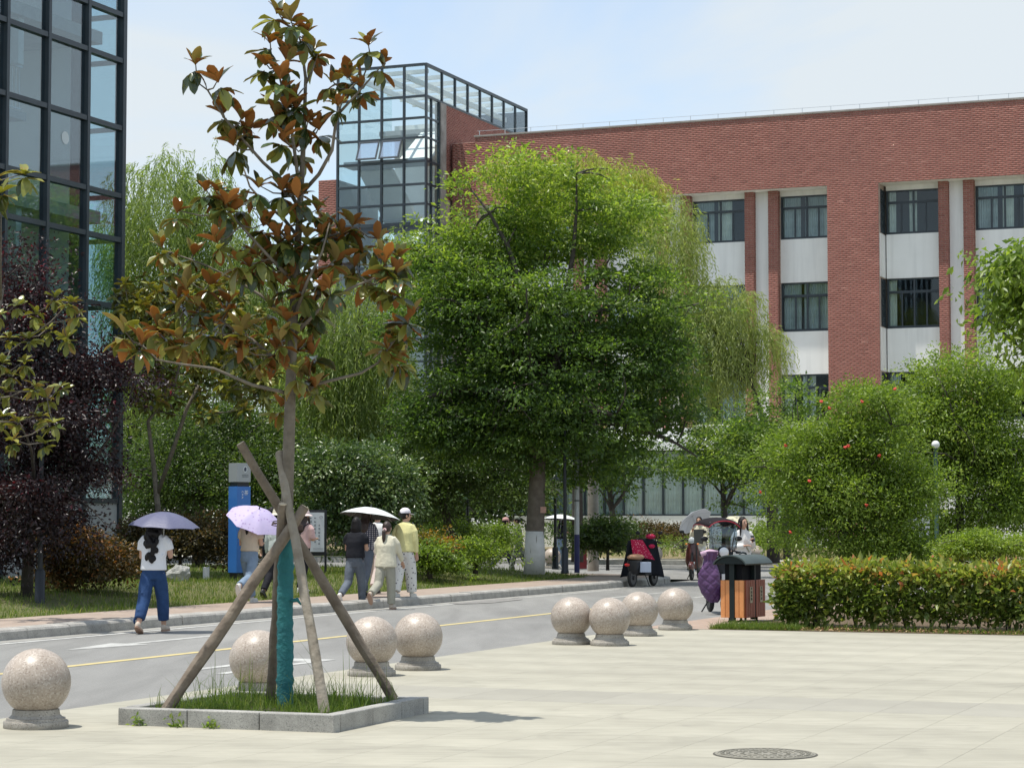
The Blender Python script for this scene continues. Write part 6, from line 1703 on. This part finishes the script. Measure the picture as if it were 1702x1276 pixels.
    if style == 'pony' and hat is None:
        b = MB(); b.torus(hc + HR @ Vector((0, -.115 * s, -.035 * s)), .026 * s, .013 * s, 14, 8, Matrix.Rotation(R(70), 3, 'X')); b.build('hair_tie', mat('pink_scrunchie', (.75, .5, .5), .8), root, smooth=True)
    if hat:
        hm_, kind = hat
        b = MB()
        c_ = hc + HR @ Vector((0, -.012 * s, .045 * s))
        if kind == 'cap':
            b.lathe([(.098 * s, 0), (.10 * s, .02 * s), (.09 * s, .06 * s), (.05 * s, .092 * s), (0.004, .10 * s)], 18, c=c_)
            br = [(.085 * s * math.cos(t), .085 * s + .085 * s * math.sin(t)) for t in [math.pi * k / 10 for k in range(11)]]
            b.prism(br, .008 * s, HR @ Matrix.Rotation(R(-12), 3, 'X'), c_ + Vector((0, 0, .004)))
        else:
            b.lathe([(.165 * s, -.035 * s), (.16 * s, -.03 * s), (.105 * s, .0), (.10 * s, .04 * s), (.075 * s, .095 * s), (.004, .105 * s)], 20, c=c_)
        b.build('hat', hm_, root, smooth='auto')
    if bag:
        b = MB(); b.tube([T(-.16, -.09, .80), T(-.05, -.125, 1.05), T(.10, -.10, 1.32), T(.12, 0, 1.365), T(.06, .10, 1.2), T(-.1, .13, .95)], .014 * s, 6); b.build('bag_strap', bag, root)
        b = MB(); b.box(T(-.20, .0, .84), (.07 * s, .20 * s, .20 * s)); b.build('bag', bag, root, bevel=.015)
    root['hand_r'] = list(root.matrix_basis @ ha[1]); root['hand_l'] = list(root.matrix_basis @ ha[0])
    return root
WALK = -TH
C_ = {}
C_['white'] = cloth('white_cotton', (.74, .74, .76)); C_['jeans'] = cloth('blue_denim', (.026, .060, .15), var=.25, scale=5); C_['ljeans'] = cloth('washed_denim', (.20, .27, .36), var=.15, scale=5)
C_['beige'] = cloth('beige_knit', (.56, .47, .36)); C_['black'] = cloth('black_cotton', (.016, .017, .022)); C_['grey'] = cloth('grey_denim', (.12, .14, .17), var=.2, scale=5)
C_['cream'] = cloth('cream_cotton', (.66, .62, .48)); C_['khaki'] = cloth('khaki_twill', (.34, .33, .27), var=.1); C_['yellow'] = cloth('pale_yellow_linen', (.70, .66, .32))
C_['dots'] = pattern(cloth('dotted_white_cotton', (.68, .67, .63)), 'dots', (.12, .11, .13), 16); C_['plaid'] = pattern(cloth('plaid_flannel', (.03, .035, .06)), 'plaid', (.55, .5, .5), 9)
C_['pink'] = cloth('pink_cotton', (.62, .42, .40)); C_['palepink'] = cloth('pale_pink_cotton', (.60, .50, .46)); C_['camo'] = pattern(cloth('camouflage', (.20, .22, .18)), 'camo', (.05, .06, .04), 14)
C_['navy'] = cloth('navy_cotton', (.02, .025, .05)); C_['mint'] = cloth('pale_mint_jacket', (.52, .58, .56)); C_['offwhite'] = cloth('off_white_knit', (.70, .69, .67)); C_['dgrey'] = cloth('dark_grey_cotton', (.05, .055, .065))
SHO = {'white': (mat('white_shoe', (.66, .64, .60), .6), mat('white_sole', (.70, .68, .64), .7)), 'black': (mat('black_shoe', (.02, .02, .022), .5), mat('dark_sole', (.04, .04, .04), .7)), 'tan': (mat('tan_shoe', (.50, .42, .34), .7), mat('tan_sole', (.34, .22, .16), .8)), 'grey': (mat('grey_shoe', (.12, .12, .13), .6), mat('gum_sole', (.32, .2, .13), .8))}
M['u_blue'] = fabric('blue_grey_umbrella', (.13, .135, .22), .5, .15, (.22, .23, .38)); M['u_dark'] = mat('dark_lining', (.02, .02, .025), .7)
M['u_lilac'] = fabric('lilac_umbrella', (.66, .58, .80), .6, .3, (.75, .66, .95)); pattern(M['u_lilac'], 'dots', (.42, .30, .55), 14)
M['u_white'] = fabric('white_umbrella', (.76, .80, .78), .6, .1); M['u_cream'] = fabric('cream_umbrella', (.80, .76, .58), .6, .3); M['u_pale'] = fabric('pale_grey_umbrella', (.68, .70, .74), .6, .3)

# woman in white shirt and jeans with the grey blue umbrella
p1 = G(254, 1052, -.03)
person('person in white shirt and cropped blue jeans walking away under the grey blue umbrella', p1, WALK + .15, 1.62, [(-18, 12), (20, 12)], ['hold', 'umb'], (C_['white'], 'short', .87), (C_['jeans'], 1.35, .80), SHO['tan'], (M['hair'], 'curly'), wide=1.10)
umbrella('grey blue umbrella shading the woman in white shirt and jeans', p1 + Vector((.13, .15, 1.68)), (.06, -.05, 1), .50, .205, M['u_blue'], M['u_blue'], .62, rot=.2)
# woman in beige with the lilac umbrella
p2 = G(414, 1001, .12)
person('person in short beige top and light jeans beneath the lilac umbrella', p2, WALK, 1.60, [(22, 4), (-22, 48)], ['hold', 'hold'], (C_['beige'], 'short', .93), (C_['ljeans'], 1.25, .92), SHO['white'], (M['hair'], 'pony'))
umbrella('lilac dotted umbrella tipped to the right in front of the blue sign pillar', p2 + Vector((.15, .10, 1.60)), (.36, -.42, 1), .52, .24, M['u_lilac'], M['u_lilac'], .60, rot=.35)
p3 = G(455, 996, .12) + Vector((0, .5, 0))
person('person in pale mint jacket and black trousers half hidden behind the propped trunk', p3, WALK, 1.63, [(-15, 25), (18, 6)], ['down', 'hold'], (C_['mint'], 'long', .86), (C_['black'], 1.1, .95), SHO['black'], (M['hair'], 'bob'), hat=(mat('cream_hat', (.68, .64, .5), .8), 'sun'))
p4 = G(438, 985, .12) + Vector((0, 1.2, 0))
person('person in dark clothes standing between the beige top and the mint jacket', p4, WALK, 1.66, [(8, 4), (-10, 10)], ['down', 'down'], (C_['dgrey'], 'long', .84), (C_['black'], 1.1, .95), SHO['black'], (M['hair'], 'short'))
p5 = G(503, 985, .14)
person('person with pink sun hat and pink top beside the white notice board', p5, WALK - .2, 1.58, [(12, 4), (-10, 12)], ['down', 'hold'], (C_['pink'], 'half', .88), (C_['black'], 1.2, .95), SHO['white'], (M['hair_b'], 'long'), hat=(mat('pale_pink_hat', (.70, .56, .54), .8), 'sun'), bag=C_['black'])
# the group in front of the lawn
p6 = G(590, 1010, -.02)
person('person in black short sleeved shirt and grey jeans walking at the kerb', p6, WALK, 1.60, [(-16, 40), (12, 6)], ['hold', 'hold'], (C_['black'], 'short', .90), (C_['grey'], 1.15, .95), SHO['white'], (M['hair'], 'bob'), wide=1.08)
p7 = G(606, 993, .12) + Vector((0, .1, 0))
person('person in dark plaid shirt and slate trousers beneath the white umbrella', p7, WALK, 1.62, [(15, 4), (-14, 18)], ['umb', 'hold'], (C_['plaid'], 'long', .86), (C_['grey'], 1.1, .95), SHO['black'], (M['hair_b'], 'long'))
umbrella('white umbrella with dark lining held over the group on the pavement', p7 + Vector((.10, .10, 1.64)), (.12, .10, 1), .56, .17, M['u_white'], M['u_dark'], .60, rot=.1)
p8 = G(622, 988, .12) + Vector((0, .6, 0))
person('person in white top and pale pink trousers behind the ponytailed walker', p8, WALK, 1.60, [(14, 4), (-14, 20)], ['down', 'down'], (C_['offwhite'], 'long', .90), (C_['palepink'], 1.4, .95), SHO['black'], (M['hair'], 'short'))
p9 = G(641, 1012, -.02)
person('person in long cream shirt and khaki trousers with a low ponytail and pink hair tie', p9, WALK, 1.52, [(-20, 42), (8, 6)], ['hold', 'fwd'], (C_['cream'], 'long', .78), (C_['khaki'], 1.3, .95), SHO['tan'], (M['hair_b'], 'pony'), wide=1.18, long_shirt=.08)
p10 = G(672, 992, .12)
person('person in pale yellow shirt, dotted white trousers and a white cap', p10, WALK, 1.62, [(-12, 8), (14, 6)], ['down', 'down'], (C_['yellow'], 'long', .84), (C_['dots'], 1.65, .95), SHO['white'], (M['hair'], 'bun'), hat=(mat('white_cap', (.72, .68, .72), .7), 'cap'), wide=1.14, head_turn=-.9)
# people further off under the trees
def far(px, Y, z): v = W(px, 940, Y); v.z = z; return v
p11 = far(838, 66, -.03)
person('person in dark navy clothes and pinkish cap stepping out beside the shade tree', p11, -1.35, 1.66, [(24, 4), (-24, 24)], ['down', 'fwd'], (C_['navy'], 'half', .86), (C_['navy'], 1.1, .95), SHO['black'], (M['hair'], 'short'), hat=(mat('pink_cap', (.5, .28, .26), .8), 'cap'))
p12 = far(862, 65, -.03)
person('person in camouflage clothing and cap just left of the limewashed trunk', p12, 1.6, 1.68, [(20, 4), (-18, 22)], ['fwd', 'back'], (C_['camo'], 'long', .80), (C_['camo'], 1.15, .95), SHO['black'], (M['hair'], 'short'), hat=(C_['camo'], 'cap'))
p13 = far(932, 70, -.03)
person('person in black cropped top and light blue jeans under a far white umbrella', p13, -1.2, 1.62, [(10, 4), (-10, 12)], ['umb', 'bar'], (C_['black'], 'short', .96), (C_['ljeans'], 1.2, .95), SHO['white'], (M['hair'], 'long'))
umbrella('far white umbrella with dark underside between the lamp posts', p13 + Vector((.02, -.1, 1.72)), (.05, .05, 1), .56, .16, M['u_white'], M['u_dark'], .7)
p14 = far(1163, 63, -.03)
person('person in cream clothes holding a tipped pale umbrella behind the canopied scooter', p14, math.pi - .3, 1.64, [(8, 4), (-8, 10)], ['hold', 'umb'], (C_['cream'], 'long', .80), (C_['offwhite'], 1.3, .95), SHO['white'], (M['hair'], 'bun'), wide=1.1)
umbrella('tipped pale grey umbrella with visible ribs left of the scooter canopy', p14 + Vector((-.18, .45, 1.66)), (-.45, .55, .75), .52, .20, M['u_pale'], M['u_pale'], .62)
p15 = far(1222, 60, -.03)
person('person in grey carrying a dark bag under the cream umbrella', p15, math.pi, 1.62, [(8, 4), (-8, 10)], ['umb', 'down'], (C_['khaki'], 'long', .84), (C_['dgrey'], 1.1, .95), SHO['black'], (M['hair'], 'long'), bag=C_['black'])
umbrella('cream yellow umbrella between the scooter canopy and the woman in white', p15 + Vector((-.05, -.1, 1.66)), (-.05, .10, 1), .50, .24, M['u_cream'], M['u_cream'], .62)
p16 = G(1234, 1000, -.03)
person('person with long black hair in a white cardigan looking at a phone', p16, math.pi + .25, 1.62, [(10, 4), (-6, 8)], ['phone', 'cross'], (C_['offwhite'], 'long', .78), (C_['offwhite'], 1.35, .95), SHO['white'], (M['hair'], 'long'), wide=1.08, head_turn=.35, bag=C_['khaki'])
hl = Vector(bpy.data.objects[[o.name for o in bpy.data.objects if o.name.startswith('person')][-1]]['hand_l'])
o = MB().box((0, 0, 0), (.07, .012, .14)).build('phone', M['black'], None, bevel=.004); o.location = hl + Vector((0.0, -.05, .05)); o.rotation_euler = (R(-35), 0, .2); tag(o, 'black phone held up by the woman in the white cardigan', 'phone')

# ------------------------------------------------------------------ scooters
M['rimgrey'] = mat('wheel_grey', (.09, .09, .095), .5, metal=.4); M['tyre'] = mat('tyre_rubber', (.02, .02, .02), .85); M['chrome'] = mat('chrome', (.6, .6, .62), .2, metal=1.0)
M['lens'] = mat('headlight_lens', (.75, .78, .8), .08, spec=.8); M['amber'] = mat('amber_lens', (.75, .22, .03), .2)
M['screen'] = glassmat('clear_windscreen', (.50, .57, .62), .07)
def wheel(root, y, rad=.215, w=.05, m=None):
    mm = Matrix.Rotation(R(90), 3, 'Y')
    b = MB(); b.torus((0, y, rad), rad - w * .75, w * .75, 28, 10, mm); t = b.build('wheel', M['tyre'], root, smooth=True)
    b = MB(); b.lathe([(rad - w * 1.3, -.03), (rad - w * 1.3, .03)], 20, c=(0, y, rad), M=mm); b.build('rim', M['rimgrey'], t, smooth='auto')
    b = MB(); b.lathe([(.05, -.06), (.05, .06)], 14, c=(0, y, rad), M=mm); b.build('hub', M['black'], t)
def scooter(label, loc, rotz, paint, seatm, group='parked scooters', plate=True):
    t = thing('scooter', label, 'scooter', loc, rotz, group)
    wheel(t, .60); wheel(t, -.55)
    b = MB(); b.tube([(0, .62, .23), (0, .55, .45), (0, .42, .95), (0, .38, 1.02)], [.03, .035, .035, .03], 10); b.build('steering_column', M['black'], t)
    for sd in (-1, 1):
        b = MB(); b.tube([(sd * .06, .60, .215), (sd * .06, .56, .48)], .016, 8); b.build('fork', M['chrome'], t)
    b = MB(); b.ell((0, .60, .36), (.085, .24, .13), 16, 10); b.v = [v for v in b.v]; b.build('front_mudguard', paint, t, smooth=True)
    b = MB(); b.loft([((0, .42, .30), .13, .04), ((0, .46, .50), .19, .06), ((0, .44, .75), .17, .07), ((0, .42, .95), .12, .06)], 16); b.build('front_panel', paint, t, smooth='auto')
    b = MB(); b.span(-.15, .15, -.15, .44, .26, .32); b.build('floorboard', M['black'], t, bevel=.02)
    b = MB(); b.loft([((0, -.45, .30), .06, .18), ((0, -.43, .38), .10, .26), ((0, -.42, .50), .13, .31), ((0, -.42, .62), .12, .31)], 18); b.build('rear_body', paint, t, smooth='auto')
    b = MB(); b.ell((0, -.36, .69), (.15, .36, .075), 18, 10); b.build('seat', seatm, t, smooth=True)
    b = MB(); b.tube([(-.33, .30, 1.02), (-.20, .36, 1.05), (0, .38, 1.03), (.20, .36, 1.05), (.33, .30, 1.02)], .014, 8); b.build('handlebar', M['black'], t)
    for sd in (-1, 1):
        b = MB(); b.tube([(sd * .26, .33, 1.02), (sd * .34, .29, 1.02)], .02, 8); b.build('grip', M['tyre'], t)
        b = MB(); b.tube([(sd * .22, .36, 1.05), (sd * .27, .38, 1.22)], .007, 6); b.ell((sd * .29, .37, 1.25), (.065, .018, .042), 12, 8); b.build('mirror', M['black'], t)
        b = MB(); b.ell((sd * .15, .50, .93), (.035, .03, .025), 10, 6); b.build('indicator', M['amber'], t, smooth=True)
    b = MB(); b.lathe([(.0, 0), (.085, .0), (.095, .02), (.09, .09), (.05, .12)], 20, c=(0, .44, 1.03), M=Matrix.Rotation(R(-90), 3, 'X')); b.build('headlight_shell', M['black'], t, smooth='auto')
    b = MB(); b.ell((0, .565, 1.03), (.082, .022, .082), 18, 10); b.build('headlight', M['lens'], t, smooth=True)
    b = MB(); b.ell((0, -.83, .52), (.07, .03, .035), 12, 6); b.build('tail_light', mat('red_lens', (.5, .02, .02), .2), t, smooth=True)
    b = MB(); b.tube([(.10, -.05, .27), (.24, -.12, .02)], .012, 6); b.build('stand', M['black'], t)
    if plate:
        b = MB(); b.box((-.06, .56, .60), (.20, .006, .14)); o = b.build('number_plate', M['whitep'], t, bevel=.004)
    return t
M['p_dark'] = mat('dark_scooter_paint', (.014, .015, .018), .45, coat=.1, spec=.3); M['p_brown'] = mat('brown_scooter_paint', (.10, .025, .02), .3, coat=.5)
M['seat_b'] = mat('black_seat', (.025, .025, .028), .6); M['seat_t'] = mat('tan_seat', (.42, .24, .14), .6)
sc1 = G(1197, 1021, -.03)
S1 = scooter('dark scooter facing the viewer with a rain canopy, windscreen and purple leg quilt', sc1 + Vector((0, .55, 0)), math.pi + .12, M['p_dark'], M['seat_b'])
def canopy(root):
    b = MB(); n = 14; mseg = 14; vs = []
    for i in range(n + 1):
        u = i / n; y = .62 - 1.30 * u
        for j in range(mseg + 1):
            v = -1 + 2 * j / mseg; ww = .26 + .055 * (1 - abs(2 * u - 1) ** 3)
            vs.append((ww * v, y, 1.595 - .05 * (2 * u - 1) ** 2 - .075 * v * v - .03 * v ** 6))
    fs = [(i * (mseg + 1) + j, i * (mseg + 1) + j + 1, (i + 1) * (mseg + 1) + j + 1, (i + 1) * (mseg + 1) + j) for i in range(n) for j in range(mseg)]
    b.add(vs, fs); o = b.build('canopy', mat('dark_canopy', (.012, .008, .010), .7, spec=.15), root, smooth=True)
    so = o.modifiers.new('solid', 'SOLIDIFY'); so.thickness = .012
    b = MB(); 
    rim = [vs[j] for j in range(mseg + 1)]; b.tube(rim, .009, 6)
    for js in (0, mseg): b.tube([vs[i * (mseg + 1) + js] for i in range(n + 1)], .008, 6)
    b.build('canopy_rim', mat('red_piping', (.38, .02, .045), .5), o)
    # black side curtain on the viewer's left of the canopy
    b = MB(); b.add([(.305, .38, 1.41), (.305, -.45, 1.40), (.30, -.42, 1.18), (.30, .24, 1.16)], [(0, 1, 2, 3)]); c = b.build('side_curtain', M['black'], root); so = c.modifiers.new('solid', 'SOLIDIFY'); so.thickness = .01
    for sd in (-1, 1):
        b = MB(); b.tube([(sd * .15, .44, 1.04), (sd * .19, .50, 1.30), (sd * .21, .50, 1.53)], .010, 6); b.build('canopy_strut', M['chrome'], root)
        b = MB(); b.tube([(sd * .2, -.62, .6), (sd * .24, -.62, 1.40)], .012, 6); b.build('canopy_strut', M['black'], root)
    b = MB(); vs = []
    for i in range(9):
        u = -1 + 2 * i / 8
        for k in range(5): vs.append((u * .235, .56 - .05 * u * u - .03 * (k / 4 - .5) ** 2 * 4 + .0, 1.06 + .47 * k / 4))
    b.add(vs, [(i * 5 + k, (i + 1) * 5 + k, (i + 1) * 5 + k + 1, i * 5 + k + 1) for i in range(8) for k in range(4)])
    o = b.build('windscreen', M['screen'], root, smooth=True); so = o.modifiers.new('solid', 'SOLIDIFY'); so.thickness = .006
canopy(S1)
b = MB(); b.ell((0, .30, .86), (.13, .16, .12), 16, 10); hlm = b.build('helmet', M['whitep'], None, smooth=True)
hlm.location = sc1 + Vector((.03, .0, 0)); tag(hlm, 'white helmet hung on the front of the canopied scooter', 'helmet')
# quilted leg cover hanging from the handlebar
M['quilt'] = mat('purple_quilt', (.075, .028, .10), .36, col2=(.13, .06, .155), scale=4, bump=.5, bscale=9, spec=.5)
def quilt_mesh():
    b = MB(); nu, nv = 64, 60; vs = []
    for j in range(nv + 1):
        t = j / nv; z = .98 - .84 * t
        wv = [(0, .14), (.08, .12), (.16, .085), (.26, .10), (.45, .165), (.65, .170), (.82, .145), (.94, .10), (1, .05)]
        for (a0, r0), (a1, r1) in zip(wv[:-1], wv[1:]):
            if a0 <= t <= a1: rx = r0 + (r1 - r0) * (t - a0) / (a1 - a0); break
        ry = rx * .55; xc = .02 - .12 * t + .16 * t * t
        for i in range(nu):
            a = 2 * math.pi * i / nu
            puff = 0.0
            if t > .2:
                uu = a / (2 * math.pi) * 6; vv = t * 5.5; d1 = abs(((uu + vv) % 1) - .5) * 2; d2 = abs(((uu - vv) % 1) - .5) * 2; puff = .017 * (1 - max(d1, d2) ** 6) + .012 * math.sin(a * 3 + t * 8) * min(1, (t - .2) * 8)
            else: puff = .012 * math.sin(a * 9) * (1 if t > .05 else .5)
            vs.append((xc + (rx + puff) * math.cos(a), (ry + puff) * math.sin(a), z))
    fs = [(j * nu + i, j * nu + (i + 1) % nu, (j + 1) * nu + (i + 1) % nu, (j + 1) * nu + i) for j in range(nv) for i in range(nu)]
    fs += [tuple(range(nu)), tuple(range((nv + 1) * nu - 1, nv * nu - 1, -1))]
    b.add(vs, fs); return b
qt = quilt_mesh().build('leg_quilt', M['quilt'], None, smooth=True); qt.location = G(1179, 1021, -.03) + Vector((0, -.05, .06)); tag(qt, 'purple quilted leg cover hanging off the canopied scooter handlebar', 'scooter cover')
b = MB(); b.tube([(-.13, 0, .93), (0, -.04, .985), (.13, 0, .96)], [.05, .035, .045], 10); b.build('pink_lining', mat('pink_lining', (.62, .42, .55), .7), qt, smooth=True)
sc3 = far(1156, 58.0, -.03)
scooter('brown scooter behind the canopied one with its dark front wheel showing', sc3, math.pi - .25, M['p_brown'], M['seat_b'], plate=False)
sc2 = G(1062, 975, -.03)
S2 = scooter('parked scooter at the kerb under a red and black handlebar cover', sc2 + Vector((.1, .3, 0)), -.50, M['p_dark'], M['seat_t'], plate=False)
M['cover_b'] = cloth('black_cover', (.014, .016, .022)); M['cover_r'] = pattern(cloth('red_dotted_cover', (.42, .02, .07)), 'dots', (.75, .35, .42), 26)
b = MB(); nn = 18; vs = []
for j in range(13):
    t = j / 12; z = 1.14 - .86 * t
    for i in range(nn + 1):
        u = -1 + 2 * i / nn; w_ = .30 + .16 * t; vs.append((u * w_, .12 + .30 * u * u * (.4 + .6 * t) * .6 + .04 * math.sin(u * 9 + t * 3), z - .05 * u * u))
b.add(vs, [(j * (nn + 1) + i, j * (nn + 1) + i + 1, (j + 1) * (nn + 1) + i + 1, (j + 1) * (nn + 1) + i) for j in range(12) for i in range(nn)])
cv = b.build('handlebar_cover', M['cover_b'], None, smooth=True); so = cv.modifiers.new('solid', 'SOLIDIFY'); so.thickness = .02
cv.location = sc2 + Vector((.13, .25, -.02)); cv.rotation_euler = (0, 0, .1); cv.scale = (1.12, 1.0, 1.0); tag(cv, 'black padded cover with red dotted panels draped over the kerbside scooter', 'scooter cover')
b = MB(); vs = [(-.27, .06, 1.12), (-.02, .04, 1.10), (.22, .02, .70), (.24, .02, .62), (-.20, .03, .72)]
b.prism([(-.27, 1.12), (-.02, 1.11), (.24, .64), (-.22, .74)], .012, Matrix(((1, 0, 0), (0, 0, 1), (0, 1, 0))), (0, .045, 0)); b.build('red_panel', M['cover_r'], cv)
b = MB(); b.ell((.16, .10, 1.19), (.11, .07, .06), 14, 8); b.build('red_collar', M['cover_r'], cv, smooth=True)
b = MB(); b.ell((.18, .055, .96), (.07, .02, .05), 12, 6); b.build('red_patch', M['cover_r'], cv, smooth=True)
bx = MB().span(-.13, .13, -.09, .09, 0, .24).build('carton', mat('pale_blue_carton', (.50, .56, .68), .7), None, bevel=.01); bx.location = sc2 + Vector((.14, -.02, .34)); bx.rotation_euler = (0, 0, .15); tag(bx, 'pale blue carton carried on the kerbside scooter', 'box')
sc4 = far(1612, 49.0, 0.0)
scooter('brown scooter parked in the shade behind the low pale hedge on the right', sc4, 1.2, M['p_brown'], M['seat_b'], plate=False)
b = MB(); b.ell((0, 0, .12), (.13, .16, .12), 14, 10); o = b.build('helmet', M['whitep'], None, smooth=True); o.location = far(1645, 48.9, .78); tag(o, 'white helmet on the scooter behind the low pale hedge', 'helmet')
# red box seen between the posts
o = MB().span(-.14, .14, -.12, .12, 0, .62).build('red_bin', mat('red_plastic', (.22, .02, .025), .5), None, bevel=.02); o.location = far(968, 71, -.03); tag(o, 'dark red box standing across the street behind the silver pole', 'bin')
